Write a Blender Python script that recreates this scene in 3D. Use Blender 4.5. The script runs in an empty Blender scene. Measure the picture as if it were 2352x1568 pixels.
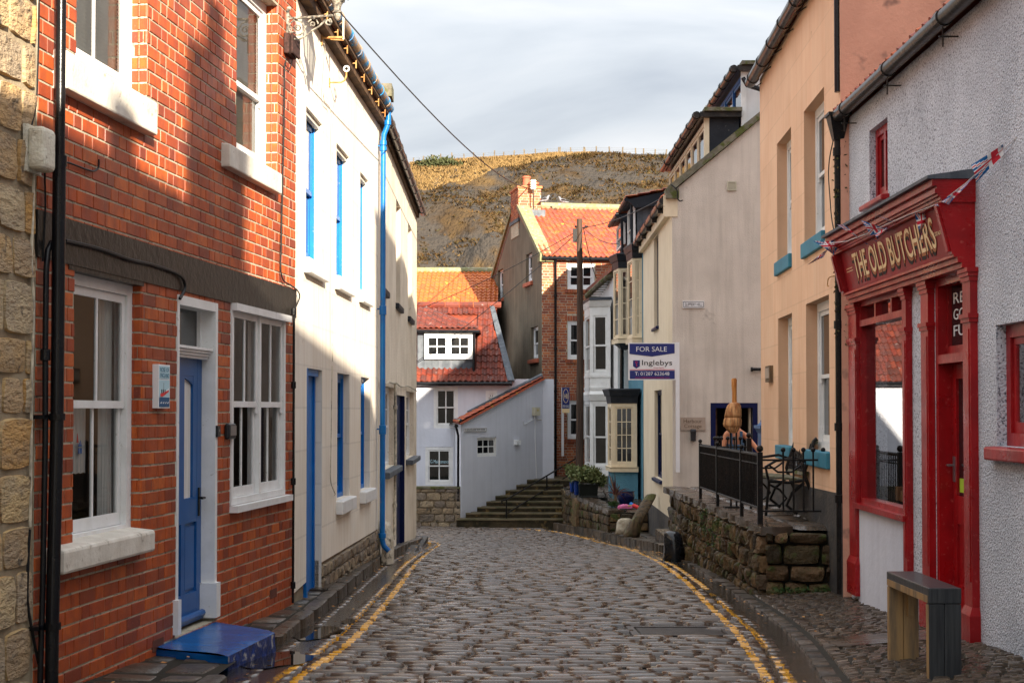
import bpy, bmesh, math, random
from mathutils import Vector, noise
from mathutils.geometry import tessellate_polygon
R = math.radians
rnd = random.Random(7)
sc = bpy.context.scene
V = Vector
# ---------------------------------------------------------------- camera
FPX, CX, CYP, TH = 3500.0, 1176.0, 851.4, R(1.5)
CAM = V((0, 0, 1.65))
cd = bpy.data.cameras.new("camera"); cam = bpy.data.objects.new("camera", cd)
sc.collection.objects.link(cam); sc.camera = cam
cam.location = CAM; cam.rotation_euler = (R(91.5), 0, 0)
cd.sensor_width = 36; cd.lens = 36 * FPX / 2352; cd.shift_y = 67.4 / 2352
cd.clip_start = 0.1; cd.clip_end = 3000
# ---------------------------------------------------------------- light
SUN_AZ, SUN_EL = 20.0, 18.0            # azimuth measured from behind the camera towards its right
w = bpy.data.worlds.new("World"); sc.world = w; w.use_nodes = True
nt = w.node_tree; N = nt.nodes; Lk = nt.links; N.clear()
out = N.new("ShaderNodeOutputWorld"); bg = N.new("ShaderNodeBackground"); bg.inputs[1].default_value = 0.075
sky = N.new("ShaderNodeTexSky"); sky.sky_type = 'NISHITA'; sky.sun_disc = False
sky.sun_elevation = R(SUN_EL); sky.sun_rotation = R(180 - SUN_AZ)
tc = N.new("ShaderNodeTexCoord"); mp = N.new("ShaderNodeMapping"); mp.inputs['Scale'].default_value = (1.0, 1.0, 3.4)
mp.inputs['Location'].default_value = (0.35, 0.0, 0.12); mp.inputs['Rotation'].default_value = (0, R(-9), 0)
n1 = N.new("ShaderNodeTexNoise"); n1.inputs['Scale'].default_value = 3.3; n1.inputs['Detail'].default_value = 7; n1.inputs['Roughness'].default_value = .5
n1.inputs['Distortion'].default_value = .35
cr = N.new("ShaderNodeValToRGB"); e = cr.color_ramp.elements
e[0].position = .30; e[0].color = (4.3, 4.7, 5.3, 1); e[1].position = .64; e[1].color = (8.0, 8.0, 8.1, 1)
el = e.new(.45); el.color = (5.9, 6.25, 6.7, 1)
mx = N.new("ShaderNodeMixRGB"); mx.inputs[0].default_value = .93
Lk.new(tc.outputs['Generated'], mp.inputs[0]); Lk.new(mp.outputs[0], n1.inputs[0]); Lk.new(n1.outputs[0], cr.inputs[0])
Lk.new(sky.outputs[0], mx.inputs[1]); Lk.new(cr.outputs[0], mx.inputs[2]); sxyz = N.new("ShaderNodeSeparateXYZ"); mr = N.new("ShaderNodeMapRange"); vm = N.new("ShaderNodeMixRGB"); vm.blend_type = 'MULTIPLY'; vm.inputs[0].default_value = 1
mr.inputs[1].default_value = .18; mr.inputs[2].default_value = .9; mr.inputs[3].default_value = .52; mr.inputs[4].default_value = 1.25   # clouds are darker low down
Lk.new(tc.outputs['Generated'], sxyz.inputs[0]); Lk.new(sxyz.outputs[2], mr.inputs[0]); Lk.new(mx.outputs[0], vm.inputs[1]); Lk.new(mr.outputs[0], vm.inputs[2]); Lk.new(vm.outputs[0], bg.inputs[0]); Lk.new(bg.outputs[0], out.inputs[0])
sl = bpy.data.lights.new("sun", 'SUN'); sl.energy = 5.0; sl.angle = R(.4); sl.color = (1, .88, .71)
sun = bpy.data.objects.new("sun", sl); sc.collection.objects.link(sun)
sd = V((math.sin(R(SUN_AZ)) * math.cos(R(SUN_EL)), -math.cos(R(SUN_AZ)) * math.cos(R(SUN_EL)), math.sin(R(SUN_EL))))
sun.rotation_euler = sd.to_track_quat('Z', 'Y').to_euler(); sun.location = sd * 40
sc.view_settings.view_transform = 'Standard'; sc.view_settings.look = 'None'
sc.view_settings.exposure = 1.72; sc.view_settings.gamma = 1
sc.cycles.max_bounces = 6; sc.cycles.diffuse_bounces = 3; sc.cycles.glossy_bounces = 3
sc.cycles.transparent_max_bounces = 12
# ---------------------------------------------------------------- helpers
def ray(px, py):
    xc = (px - CX) / FPX; yc = -(py - CYP) / FPX
    return V((xc, math.cos(TH) - yc * math.sin(TH), math.sin(TH) + yc * math.cos(TH)))
def at(px, py, Y):
    r = ray(px, py); return CAM + r * (Y / r.y)
class Fac:                                   # a vertical plane: s along it, z up, d outwards
    def __init__(s, a, b):
        s.o = V((a[0], a[1], 0)); d = V((b[0], b[1], 0)) - s.o; s.L = d.length; s.u = d.normalized()
        n = V((s.u.y, -s.u.x, 0)); s.n = n if n.dot(-s.o) > 0 else -n
    def P(s, t, z, d=0): return s.o + s.u * t + s.n * d + V((0, 0, z))
    def uv(s, px, py, d=0):
        r = ray(px, py); k = (s.o + s.n * d - CAM).dot(s.n) / r.dot(s.n); p = CAM + r * k
        return (p - s.o).dot(s.u), p.z
    def rect(s, pa, pb, top, bot, d=0):      # pixel columns pa..pb, pixel points on top and bottom edges
        a = s.uv(pa, top[1], d)[0]; b = s.uv(pb, top[1], d)[0]
        return min(a, b), max(a, b), s.uv(bot[0], bot[1], d)[1], s.uv(top[0], top[1], d)[1]
WL = {}
def props(o, label=None, cat=None, group=None, kind=None):
    if label: o['label'] = label
    if cat: o['category'] = cat
    if group: o['group'] = group
    if kind: o['kind'] = kind
    return o
def thing(name, label, cat, loc=(0, 0, 0), group=None):
    o = bpy.data.objects.new(name, None); sc.collection.objects.link(o); o.location = loc
    o.empty_display_size = .2; WL[o.name] = V(loc); return props(o, label, cat, group)
MT = {}
class MB:
    def __init__(s): s.v = []; s.f = []; s.m = []; s.t = []
    def add(s, vs, fs, mi=0, uv=None):
        b = len(s.v); s.v += [tuple(x) for x in vs]
        s.t += (uv if uv else [(x[0] + x[1], x[2]) for x in vs])
        for f in fs: s.f.append([b + i for i in f]); s.m.append(mi)
    def box(s, P, a0, a1, b0, b1, c0, c1, mi=0):
        q = [(a, b, c) for c in (c0, c1) for b in (b0, b1) for a in (a0, a1)]
        s.add([P(*x) for x in q], [(0, 1, 3, 2), (4, 6, 7, 5), (0, 4, 5, 1), (2, 3, 7, 6), (0, 2, 6, 4), (1, 5, 7, 3)], mi, [(x[0] + x[2], x[1]) for x in q])
    def hexa(s, p, mi=0):                     # 8 points: bottom 4 (ring) then top 4 (ring)
        s.add(p, [(0, 1, 2, 3), (4, 5, 6, 7), (0, 1, 5, 4), (1, 2, 6, 5), (2, 3, 7, 6), (3, 0, 4, 7)], mi)
    def prism(s, pts, off, mi=0):             # polygon of 3D points pushed by vector off
        n = len(pts); off = V(off)
        s.add(list(pts) + [V(p) + off for p in pts], [tuple(range(n)), tuple(range(n, 2 * n))] + [(i, (i + 1) % n, n + (i + 1) % n, n + i) for i in range(n)], mi)
    def tube(s, pts, r, n=8, mi=0, cap=True):
        pts = [V(p) for p in pts]; rs = r if isinstance(r, (list, tuple)) else [r] * len(pts)
        rings = []; prev = None
        for i, p in enumerate(pts):
            t = (pts[min(i + 1, len(pts) - 1)] - pts[max(i - 1, 0)])
            if t.length < 1e-9: t = V((0, 0, 1))
            t.normalize()
            a = prev if prev is not None else (V((0, 0, 1)) if abs(t.z) < .9 else V((1, 0, 0)))
            x = (a - t * a.dot(t));
            if x.length < 1e-6: x = V((1, 0, 0)).cross(t)
            x.normalize(); prev = x; y = t.cross(x)
            rings.append([p + (x * math.cos(2 * math.pi * k / n) + y * math.sin(2 * math.pi * k / n)) * rs[i] for k in range(n)])
        vs = [q for ring in rings for q in ring]; fs = []
        for i in range(len(pts) - 1):
            for k in range(n): fs.append((i * n + k, i * n + (k + 1) % n, (i + 1) * n + (k + 1) % n, (i + 1) * n + k))
        if cap: fs += [tuple(range(n)), tuple(range((len(pts) - 1) * n, len(pts) * n))]
        s.add(vs, fs, mi)
    def lathe(s, c, prof, n=16, mi=0):
        c = V(c); s.tube([c + V((0, 0, z)) for _, z in prof], [max(r, .0005) for r, _ in prof], n, mi)
    def ball(s, c, r, n=10, mi=0, sz=1):
        s.lathe(c, [(r * math.sin(math.pi * i / 8), -r * sz * math.cos(math.pi * i / 8)) for i in range(9)], n, mi)
    def build(s, name, mats, parent=None, smooth=False, recalc=True):
        base = WL[parent.name] if parent else V((0, 0, 0))
        me = bpy.data.meshes.new(name); me.from_pydata([(x[0] - base.x, x[1] - base.y, x[2] - base.z) for x in s.v], [], s.f)
        ms = mats if isinstance(mats, (list, tuple)) else [mats]
        for m in ms: me.materials.append(MT[m])
        if len(ms) > 1:
            for p, mi in zip(me.polygons, s.m): p.material_index = mi
        ul = me.uv_layers.new(name="UVMap"); li = [0.0] * (2 * len(me.loops))
        for i, l in enumerate(me.loops): t = s.t[l.vertex_index]; li[2 * i] = t[0]; li[2 * i + 1] = t[1]
        ul.data.foreach_set("uv", li)
        if recalc:
            bm = bmesh.new(); bm.from_mesh(me); bmesh.ops.recalc_face_normals(bm, faces=bm.faces); bm.to_mesh(me); bm.free()
        if smooth:
            me.polygons.foreach_set("use_smooth", [True] * len(me.polygons))
            if smooth != 'all':
                try: me.set_sharp_from_angle(angle=R(40))
                except Exception: pass
        me.update()
        o = bpy.data.objects.new(name, me); sc.collection.objects.link(o); WL[o.name] = base
        if parent: o.parent = parent
        return o
def fbox(F, name, m, parent, *boxes, smooth=False):
    b = MB()
    for q in boxes: b.box(F.P, *q)
    return b.build(name, m, parent, smooth)
XY = lambda a, b, c: V((a, b, c))
# ---------------------------------------------------------------- materials
def mat(name, c1, c2=None, sc_=3.0, rough=.75, c3=None, s3=60, f3=.35, streak=None, bump=0, bs=60, bd=.01, kind='noise',
        isl=None, lines=None, metal=0, spec=.18, coat=0, wet=None, stretch=None, rvar=0, coord='pos', det=5):
    m = bpy.data.materials.new(name); m.use_nodes = True; t = m.node_tree; A = t.nodes; K = t.links
    bs_ = A['Principled BSDF']; geo = A.new("ShaderNodeNewGeometry"); P = geo.outputs['Position']
    if coord == 'uv':
        u = A.new("ShaderNodeTexCoord"); P = u.outputs['UV']
    if stretch:
        q = A.new("ShaderNodeMapping"); q.inputs['Scale'].default_value = stretch; K.new(P, q.inputs[0]); PS = q.outputs[0]
    else: PS = P
    def nz(scale, src=None, detail=None):
        n = A.new("ShaderNodeTexNoise"); n.inputs['Scale'].default_value = scale; n.inputs['Detail'].default_value = det if detail is None else detail
        n.inputs['Roughness'].default_value = .6; K.new(src or P, n.inputs[0]); return n.outputs[0]
    def ramp(src, a, b, ca=(0, 0, 0, 1), cb=(1, 1, 1, 1)):
        r = A.new("ShaderNodeValToRGB"); r.color_ramp.elements[0].position = a; r.color_ramp.elements[1].position = b
        r.color_ramp.elements[0].color = ca; r.color_ramp.elements[1].color = cb; K.new(src, r.inputs[0]); return r.outputs[0]
    def mix(f, a, b, mode='MIX'):
        x = A.new("ShaderNodeMixRGB"); x.blend_type = mode
        for i, q in enumerate((f, a, b)):
            if isinstance(q, (int, float)): x.inputs[i].default_value = q
            elif isinstance(q, (tuple, list)): x.inputs[i].default_value = (*q[:3], 1)
            else: K.new(q, x.inputs[i])
        return x.outputs[0]
    if isl:
        r = A.new("ShaderNodeValToRGB"); els = r.color_ramp.elements; n = len(isl)
        els[0].color = (*isl[0], 1); els[0].position = 0
        els[1].color = (*isl[-1], 1); els[1].position = 1
        for i in range(1, n - 1): q = els.new(i / (n - 1)); q.color = (*isl[i], 1)
        K.new(geo.outputs['Random Per Island'], r.inputs[0]); col = r.outputs[0]
        if c2: col = mix(mix(.5, ramp(nz(sc_, PS), .42, .62), (0, 0, 0)), col, c2)
    else:
        col = mix(ramp(nz(sc_, PS), .38, .62), c1, c2 or tuple(x * .82 for x in c1))
    if streak:
        q = A.new("ShaderNodeMapping"); q.inputs['Scale'].default_value = (7, 7, .35) if coord == 'pos' else (7, .35, 1); K.new(P, q.inputs[0])
        col = mix(mix(streak[3] if len(streak) > 3 else .5, (0, 0, 0), ramp(nz(1.3, q.outputs[0]), .46, .72)), col, streak[:3])
    if c3:
        col = mix(ramp(nz(s3, P, 3), 1 - f3 - .12, 1 - f3), col, c3)
    bumps = []
    if lines:
        u = A.new("ShaderNodeTexCoord"); b = A.new("ShaderNodeTexBrick"); K.new(u.outputs['UV'], b.inputs[0])
        b.inputs['Scale'].default_value = 1; b.inputs['Brick Width'].default_value = lines[0]; b.inputs['Row Height'].default_value = lines[1]
        b.inputs['Mortar Size'].default_value = lines[2]; b.inputs['Mortar Smooth'].default_value = .2
        b.inputs['Color1'].default_value = (1, 1, 1, 1); b.inputs['Color2'].default_value = (.93, .93, .93, 1); b.inputs['Mortar'].default_value = (lines[3],) * 3 + (1,)
        col = mix(1.0, col, b.outputs[0], 'MULTIPLY')
    K.new(col, bs_.inputs['Base Color'])
    if rvar or wet:
        rr = A.new("ShaderNodeMapRange"); K.new(nz(wet or 2.0), rr.inputs[0]); rr.inputs[1].default_value = .35; rr.inputs[2].default_value = .65
        rr.inputs[3].default_value = max(.02, rough - rvar); rr.inputs[4].default_value = rough + rvar; K.new(rr.outputs[0], bs_.inputs['Roughness'])
    else: bs_.inputs['Roughness'].default_value = rough
    bs_.inputs['Metallic'].default_value = metal; bs_.inputs['Specular IOR Level'].default_value = spec
    if coat: bs_.inputs['Coat Weight'].default_value = coat; bs_.inputs['Coat Roughness'].default_value = .08
    if bump:
        bp = A.new("ShaderNodeBump"); bp.inputs['Strength'].default_value = bump; bp.inputs['Distance'].default_value = bd
        if kind == 'vor':
            v = A.new("ShaderNodeTexVoronoi"); v.inputs['Scale'].default_value = bs; K.new(P, v.inputs[0]); K.new(v.outputs[0], bp.inputs['Height'])
        else: K.new(nz(bs, PS if stretch else P, 4), bp.inputs['Height'])
        K.new(bp.outputs[0], bs_.inputs['Normal'])
    MT[name] = m; return m
mat('brick', (.4, .08, .03), c2=(.24, .04, .018), sc_=9, rough=.5, rvar=.1, spec=.35, isl=[(.52, .10, .016), (.40, .068, .013), (.56, .125, .02), (.30, .05, .016), (.47, .088, .014), (.18, .038, .02), (.53, .105, .016)],
    streak=(.12, .03, .02, .4), c3=(.40, .12, .06), s3=55, f3=.26, bump=.35, bs=90, bd=.004)
mat('brick_far', (.4, .12, .05), c2=(.25, .08, .05), sc_=4, rough=.7, isl=[(.46, .15, .06), (.36, .10, .045), (.2, .07, .05), (.52, .19, .08), (.4, .12, .05), (.27, .08, .05)], bump=.3, bs=60)
mat('mortar', (.5, .45, .34), (.40, .36, .27), rough=.9, bump=.4, bs=120, c3=(.22, .2, .16), s3=20, f3=.34)
mat('black_paint', (.016, .014, .012), (.024, .02, .016), rough=.32, bump=.6, bs=14, bd=.012, c3=(.12, .11, .1), s3=25, f3=.2)
mat('pipe_black', (.005, .005, .007), (.009, .009, .01), rough=.25, bump=.15, bs=30, spec=.3)
mat('iron', (.006, .006, .007), (.014, .012, .011), sc_=20, rough=.4, bump=.4, bs=60, c3=(.05, .03, .02), s3=30, f3=.25)
mat('lamp_iron', (.03, .03, .03), (.35, .32, .26), sc_=26, rough=.5, bump=.5, bs=60, c3=(.3, .12, .05), s3=30, f3=.25)
mat('rust', (.35, .14, .04), (.5, .3, .12), sc_=20, rough=.85, bump=.5, bs=60)
mat('rusty_box', (.07, .035, .03), (.03, .018, .016), sc_=30, rough=.85, bump=.9, bs=90)
mat('white_paint', (.80, .80, .79), (.72, .72, .70), sc_=5, rough=.38, bump=.12, bs=30, c3=(.42, .38, .32), s3=22, f3=.22)
mat('white_upvc', (.82, .83, .84), (.78, .79, .8), rough=.3)
mat('sill_paint', (.72, .68, .60), (.62, .57, .49), sc_=6, rough=.6, bump=.5, bs=30, bd=.008, c3=(.35, .3, .24), s3=14, f3=.26, streak=(.45, .4, .33, .4))
mat('blue_door', (.014, .10, .31), (.012, .085, .27), rough=.32, spec=.3)
mat('blue_trim', (.004, .16, .52), (.004, .12, .42), rough=.4, spec=.25, c3=(.4, .4, .4), s3=30, f3=.2)
mat('blue_pipe', (.004, .11, .36), (.004, .15, .44), rough=.35, spec=.35, c3=(.25, .12, .05), s3=9, f3=.24, bump=.2, bs=30)
mat('blue_gutter', (.03, .25, .5), (.02, .18, .42), sc_=4, rough=.5, c3=(.30, .2, .12), s3=7, f3=.46, bump=.6, bs=30)
mat('blue_step', (.0, .10, .34), (.0, .07, .25), sc_=5, rough=.24, spec=.35, bump=.5, bs=9, bd=.012)
mat('blue_chipped', (.01, .05, .25), (.02, .03, .09), sc_=12, rough=.4, bump=.9, bs=22, bd=.02, c3=(.5, .48, .42), s3=11, f3=.33)
mat('navy', (.003, .008, .06), (.005, .01, .045), rough=.4)
mat('cream_block', (.86, .80, .70), (.80, .73, .62), sc_=1.2, rough=.8, bump=.25, bs=40, c3=(.42, .34, .24), s3=5, f3=.15, streak=(.62, .5, .36, .5), lines=(.95, .42, .012, .87), coord='pos')
mat('cream_rough', (.78, .69, .56), (.66, .57, .45), sc_=1.5, rough=.9, bump=.8, bs=26, bd=.02, streak=(.5, .42, .33, .4), c3=(.35, .3, .24), s3=9, f3=.2)
mat('cream_smooth', (.80, .69, .52), (.72, .61, .45), c3=(.4, .33, .24), s3=5, f3=.15, sc_=1.2, rough=.75, bump=.25, bs=40, streak=(.6, .47, .3, .35))
mat('grey_render', (.68, .60, .52), (.58, .51, .44), sc_=1.0, rough=.9, bump=.75, bs=48, bd=.02, streak=(.33, .28, .23, .35), c3=(.28, .23, .19), s3=2.2, f3=.2)
mat('orange_render', (.84, .55, .36), (.79, .50, .32), sc_=1.5, rough=.85, bump=.3, bs=40, c3=(.45, .25, .15), s3=7, f3=.17, lines=(.85, .42, .010, .88), streak=(.7, .36, .2, .4))
mat('orange_reveal', (.66, .41, .26), (.6, .37, .23), sc_=1.5, rough=.85, bump=.3, bs=40)
mat('pink_render', (.80, .42, .29), (.70, .36, .25), sc_=1.6, rough=.9, bump=.6, bs=20, c3=(.36, .2, .15), s3=3.5, f3=.3)
mat('roughcast', (.66, .69, .74), (.52, .55, .60), sc_=.9, rough=.75, bump=.8, bs=72, bd=.009, kind='vor', c3=(.13, .14, .17), s3=62, f3=.36, det=3)
mat('pale_wall', (.66, .68, .75), (.60, .62, .69), sc_=1.0, rough=.8, bump=.3, bs=14, bd=.02, streak=(.45, .46, .5, .25))
mat('white_render', (.76, .76, .76), (.7, .7, .7), rough=.8, bump=.3, bs=30, streak=(.55, .52, .46, .3))
mat('dark_render', (.16, .135, .10), (.11, .095, .07), sc_=1.3, rough=.9, bump=.5, bs=30, streak=(.25, .2, .13, .7))
mat('blue_render', (.12, .29, .38), (.10, .25, .34), sc_=2, rough=.75, bump=.9, bs=24, bd=.03, streak=(.07, .16, .2, .35))
mat('teal', (.05, .22, .31), (.04, .18, .26), rough=.6, bump=.2, bs=30)
mat('plinth', (.05, .05, .052), (.09, .08, .07), sc_=3, rough=.6, bump=.7, bs=20, bd=.02, c3=(.2, .17, .13), s3=9, f3=.25)
mat('sandstone', (.42, .30, .17), c2=(.27, .22, .17), sc_=4, rough=.85, isl=[(.55, .38, .18), (.46, .31, .16), (.38, .29, .19), (.56, .32, .11), (.42, .34, .24), (.58, .43, .23), (.5, .28, .09)],
    bump=1.0, bs=14, bd=.04, c3=(.1, .085, .07), s3=9, f3=.28, stretch=(1, 1, 2.2))
mat('rubble_wet', (.12, .09, .06), c2=(.025, .022, .012), sc_=5, rough=.45, isl=[(.11, .066, .032), (.055, .038, .022), (.15, .09, .045), (.045, .034, .024), (.08, .058, .028), (.18, .11, .05), (.07, .032, .016)],
    bump=1.0, bs=16, bd=.05, c3=(.06, .075, .02), s3=6, f3=.34)
mat('rubble_dry', (.3, .22, .14), c2=(.12, .10, .08), sc_=6, rough=.8, isl=[(.33, .24, .15), (.24, .18, .12), (.40, .31, .2), (.20, .16, .13), (.3, .25, .19)], bump=1.0, bs=16, bd=.04, c3=(.06, .06, .05), s3=9, f3=.3)
mat('stone_mortar', (.34, .28, .19), (.24, .19, .13), rough=.95, bump=.7, bs=30)
mat('dark_mortar', (.03, .025, .018), (.018, .016, .011), rough=.8, bump=.7, bs=30)
mat('step_stone', (.06, .044, .024), (.02, .018, .01), sc_=4, rough=.45, bump=.7, bs=14, bd=.02, c3=(.2, .13, .05), s3=5, f3=.3)
mat('step_edge', (.15, .115, .07), (.07, .065, .03), sc_=4, rough=.4, bump=.6, bs=16, bd=.02, spec=.3)
mat('flag_wet', (.045, .034, .024), (.085, .06, .042), sc_=3, rough=.26, spec=.4, bump=.6, bs=12, bd=.015, rvar=.15)
mat('kerb_stone', (.075, .055, .04), c2=(.02, .015, .010), sc_=5, rough=.36, spec=.35, isl=[(.06, .042, .028), (.10, .07, .046), (.035, .027, .02), (.075, .06, .045)], bump=.9, bs=12, bd=.025, rvar=.12)
mat('flagstones', (.1, .08, .06), c2=(.045, .036, .028), sc_=4, rough=.42, isl=[(.13, .10, .075), (.09, .07, .05), (.16, .11, .07), (.075, .065, .055)], bump=.7, bs=14, bd=.02, rvar=.16)
mat('tile_orange', (.6, .2, .05), c2=(.42, .12, .05), sc_=6, rough=.6, isl=[(.50, .13, .022), (.42, .10, .02), (.55, .155, .028), (.38, .085, .02), (.47, .125, .025)], bump=.3, bs=30, c3=(.5, .42, .05), s3=4.5, f3=.235)
mat('tile_red', (.5, .12, .06), c2=(.2, .07, .08), sc_=7, rough=.55, isl=[(.46, .105, .03), (.36, .075, .025), (.52, .135, .035), (.27, .055, .03), (.40, .09, .028)], bump=.3, bs=30, c3=(.5, .42, .06), s3=5, f3=.245)
mat('tile_dark', (.3, .07, .045), c2=(.05, .028, .024), sc_=5, rough=.5, isl=[(.20, .035, .02), (.14, .03, .02), (.24, .05, .025), (.10, .032, .026), (.18, .05, .035)], bump=.3, bs=30, c3=(.4, .35, .33), s3=6, f3=.22)
mat('ridge_moss', (.19, .2, .09), (.26, .23, .15), sc_=6, rough=.9, bump=.5, bs=20, c3=(.4, .38, .3), s3=10, f3=.3)
mat('lead', (.06, .07, .085), (.10, .115, .13), sc_=6, rough=.55, bump=.3, bs=15, streak=(.18, .19, .22, .5))
mat('dark_trim', (.016, .019, .026), (.026, .03, .038), rough=.5, c3=(.14, .14, .14), s3=14, f3=.2)
mat('cream_trim', (.76, .64, .46), (.7, .58, .41), sc_=6, rough=.5, c3=(.3, .24, .15), s3=16, f3=.22)
mat('gutter_black', (.02, .02, .021), (.045, .038, .033), sc_=8, rough=.28, bump=.3, bs=20, c3=(.25, .22, .18), s3=12, f3=.24)
mat('slab_moss', (.13, .12, .09), (.2, .18, .13), sc_=6, rough=.9, bump=.9, bs=14, bd=.03, c3=(.09, .1, .03), s3=5, f3=.4)
mat('glass_dark', (.006, .007, .008), (.01, .011, .012), sc_=2, rough=.03, spec=.6, bump=.05, bs=3, bd=.02)
mat('red_paint', (.38, .004, .007), (.26, .003, .006), sc_=3, rough=.34, spec=.35, bump=.3, bs=16, c3=(.46, .07, .06), s3=22, f3=.27, streak=(.16, .01, .01, .35), rvar=.1)
mat('sign_red', (.30, .008, .014), (.24, .006, .010), sc_=4, rough=.45, bump=.1, bs=30, stretch=(1, 1, .2))
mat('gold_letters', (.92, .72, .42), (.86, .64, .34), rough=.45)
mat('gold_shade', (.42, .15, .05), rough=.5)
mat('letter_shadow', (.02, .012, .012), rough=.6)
mat('white_letters', (.8, .8, .8), rough=.5)
mat('navy_print', (.03, .04, .17), (.028, .037, .16), rough=.3)
mat('red_print', (.6, .02, .08), rough=.4)
mat('board_white', (.8, .79, .8), (.74, .73, .73), rough=.35, c3=(.4, .37, .33), s3=14, f3=.2)
mat('black_letters', (.02, .02, .022), rough=.5)
mat('stone_plaque', (.42, .33, .26), (.38, .3, .24), rough=.8, bump=.4, bs=30)
mat('plaque_blue', (.45, .65, .72), (.42, .62, .7), rough=.4)
mat('sea_blue', (.02, .09, .2), (.03, .12, .26), rough=.4)
mat('ink_blue', (.03, .16, .26), rough=.4)
mat('curtain', (.75, .74, .7), (.62, .61, .58), sc_=3, rough=.9, stretch=(9, 9, .3), bump=.5, bs=2, bd=.05)
mat('interior', (.20, .15, .11), (.12, .09, .07), sc_=1, rough=.9)
mat('blind', (.72, .68, .58), (.6, .55, .45), rough=.7)
mat('old_wood', (.20, .13, .07), (.09, .065, .045), sc_=2, rough=.7, stretch=(30, 30, 1.2), bump=.5, bs=2, bd=.01)
mat('pole_wood', (.10, .06, .04), (.045, .03, .025), sc_=2, rough=.75, stretch=(22, 22, .8), bump=.9, bs=2, bd=.02, c3=(.2, .18, .16), s3=8, f3=.2)
mat('bench_grey', (.05, .053, .055), (.028, .03, .033), sc_=2, rough=.38, stretch=(24, 24, 1.2), bump=.25, bs=2, bd=.01, coat=.25)
mat('bench_wood', (.40, .25, .11), (.16, .12, .08), sc_=1.3, rough=.6, stretch=(9, 9, 1.0), bump=.3, bs=3, bd=.01)
mat('varnished', (.62, .27, .07), (.42, .15, .035), sc_=1.4, rough=.35, stretch=(40, 10, 6), bump=.2, bs=3, coat=.3)
mat('carved', (.66, .36, .16), (.36, .15, .06), sc_=2.2, rough=.5, stretch=(9, 9, 3), bump=.6, bs=3, bd=.02)
mat('skin', (.62, .27, .15), (.54, .23, .13), sc_=8, rough=.5)
mat('hair', (.10, .055, .03), (.06, .03, .018), sc_=3, rough=.5, stretch=(40, 40, 4), bump=.6, bs=2)
mat('denim', (.06, .12, .2), (.045, .09, .16), sc_=40, rough=.85)
mat('bin_blue', (.03, .10, .24), (.05, .14, .3), sc_=4, rough=.45)
mat('pot_blue', (.008, .045, .27), (.006, .035, .2), sc_=5, rough=.15, coat=.4)
mat('pot_navy', (.006, .01, .06), (.008, .014, .08), rough=.25, coat=.3)
mat('planter_black', (.005, .007, .006), (.009, .011, .01), rough=.3)
mat('leaf', (.10, .14, .045), isl=[(.07, .10, .035), (.13, .16, .06), (.2, .21, .09), (.09, .13, .04), (.26, .25, .13)], rough=.55)
mat('leaf_dark', (.03, .07, .02), isl=[(.03, .07, .02), (.05, .10, .025), (.02, .05, .02)], rough=.5)
mat('petal', (.6, .02, .14), isl=[(.65, .02, .14), (.5, .01, .2), (.7, .05, .12)], rough=.6)
mat('cordyline', (.10, .035, .035), isl=[(.12, .035, .035), (.07, .03, .03), (.16, .07, .05), (.2, .15, .09)], rough=.5)
mat('pink_shoe', (.75, .2, .42), rough=.5)
mat('toy_red', (.75, .05, .05), rough=.45)
mat('toy_blue', (.03, .2, .6), rough=.45)
mat('yellow_plastic', (.55, .45, .12), rough=.5)
mat('white_stone', (.62, .56, .45), (.40, .34, .25), sc_=6, rough=.8, bump=.9, bs=18, bd=.03, c3=(.09, .08, .06), s3=10, f3=.3)
mat('driftwood', (.15, .10, .055), (.06, .045, .03), sc_=2, rough=.5, stretch=(8, 8, 1.5), bump=1.0, bs=4, bd=.05, c3=(.13, .13, .05), s3=5, f3=.35)
mat('coal', (.008, .009, .011), (.014, .014, .016), sc_=4, rough=.12, bump=.7, bs=5, bd=.03, coat=.5)
mat('cable', (.015, .015, .016), rough=.45)
mat('cable_cream', (.62, .55, .42), (.3, .27, .22), sc_=12, rough=.7)
mat('meter_cream', (.58, .55, .42), (.5, .47, .36), rough=.6)
mat('alarm_box', (.72, .69, .58), (.55, .5, .4), sc_=14, rough=.8, bump=.9, bs=60, c3=(.2, .16, .1), s3=20, f3=.27)
mat('terracotta', (.45, .13, .07), (.36, .1, .06), rough=.7)
mat('grey_feather', (.16, .17, .19), (.3, .3, .32), sc_=30, rough=.7)
mat('post_wood', (.16, .13, .09), (.1, .08, .06), rough=.9)
mat('wire', (.3, .3, .3), rough=.5, metal=.6)
mat('flag_red', (.6, .03, .05), rough=.75)
mat('flag_white', (.78, .76, .74), rough=.75)
mat('flag_blue', (.015, .12, .32), rough=.75)
mat('sticker', (.45, .65, .05), rough=.5)
mat('ivy', (.04, .07, .02), isl=[(.05, .08, .02), (.12, .08, .03), (.03, .05, .02)], rough=.6)
mat('water', (.02, .017, .014), rough=.02, spec=.8)
mat('hillgrass', (.11, .07, .03), (.05, .032, .017), sc_=.16, rough=.95, c3=(.055, .047, .04), s3=.15, f3=.50, bump=1.0, bs=1.1, bd=1.2, det=10)
mat('hill_tuft', (.4, .26, .1), isl=[(.17, .10, .038), (.10, .06, .024), (.14, .08, .03), (.07, .043, .02), (.06, .056, .02), (.22, .14, .055)], rough=.9)
mat('straw', (.6, .42, .18), isl=[(.27, .17, .07), (.19, .12, .045), (.32, .21, .09)], rough=.9)
mat('bush', (.05, .06, .025), isl=[(.045, .055, .022), (.07, .075, .03)], rough=.8)
mat('earth', (.08, .065, .05), (.05, .04, .03), rough=.9)
mat('brown_board', (.13, .075, .04), (.06, .035, .022), sc_=6, rough=.8, bump=.5, bs=20)
mat('air_brick', (.14, .05, .035), (.07, .03, .02), rough=.9)
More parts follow.
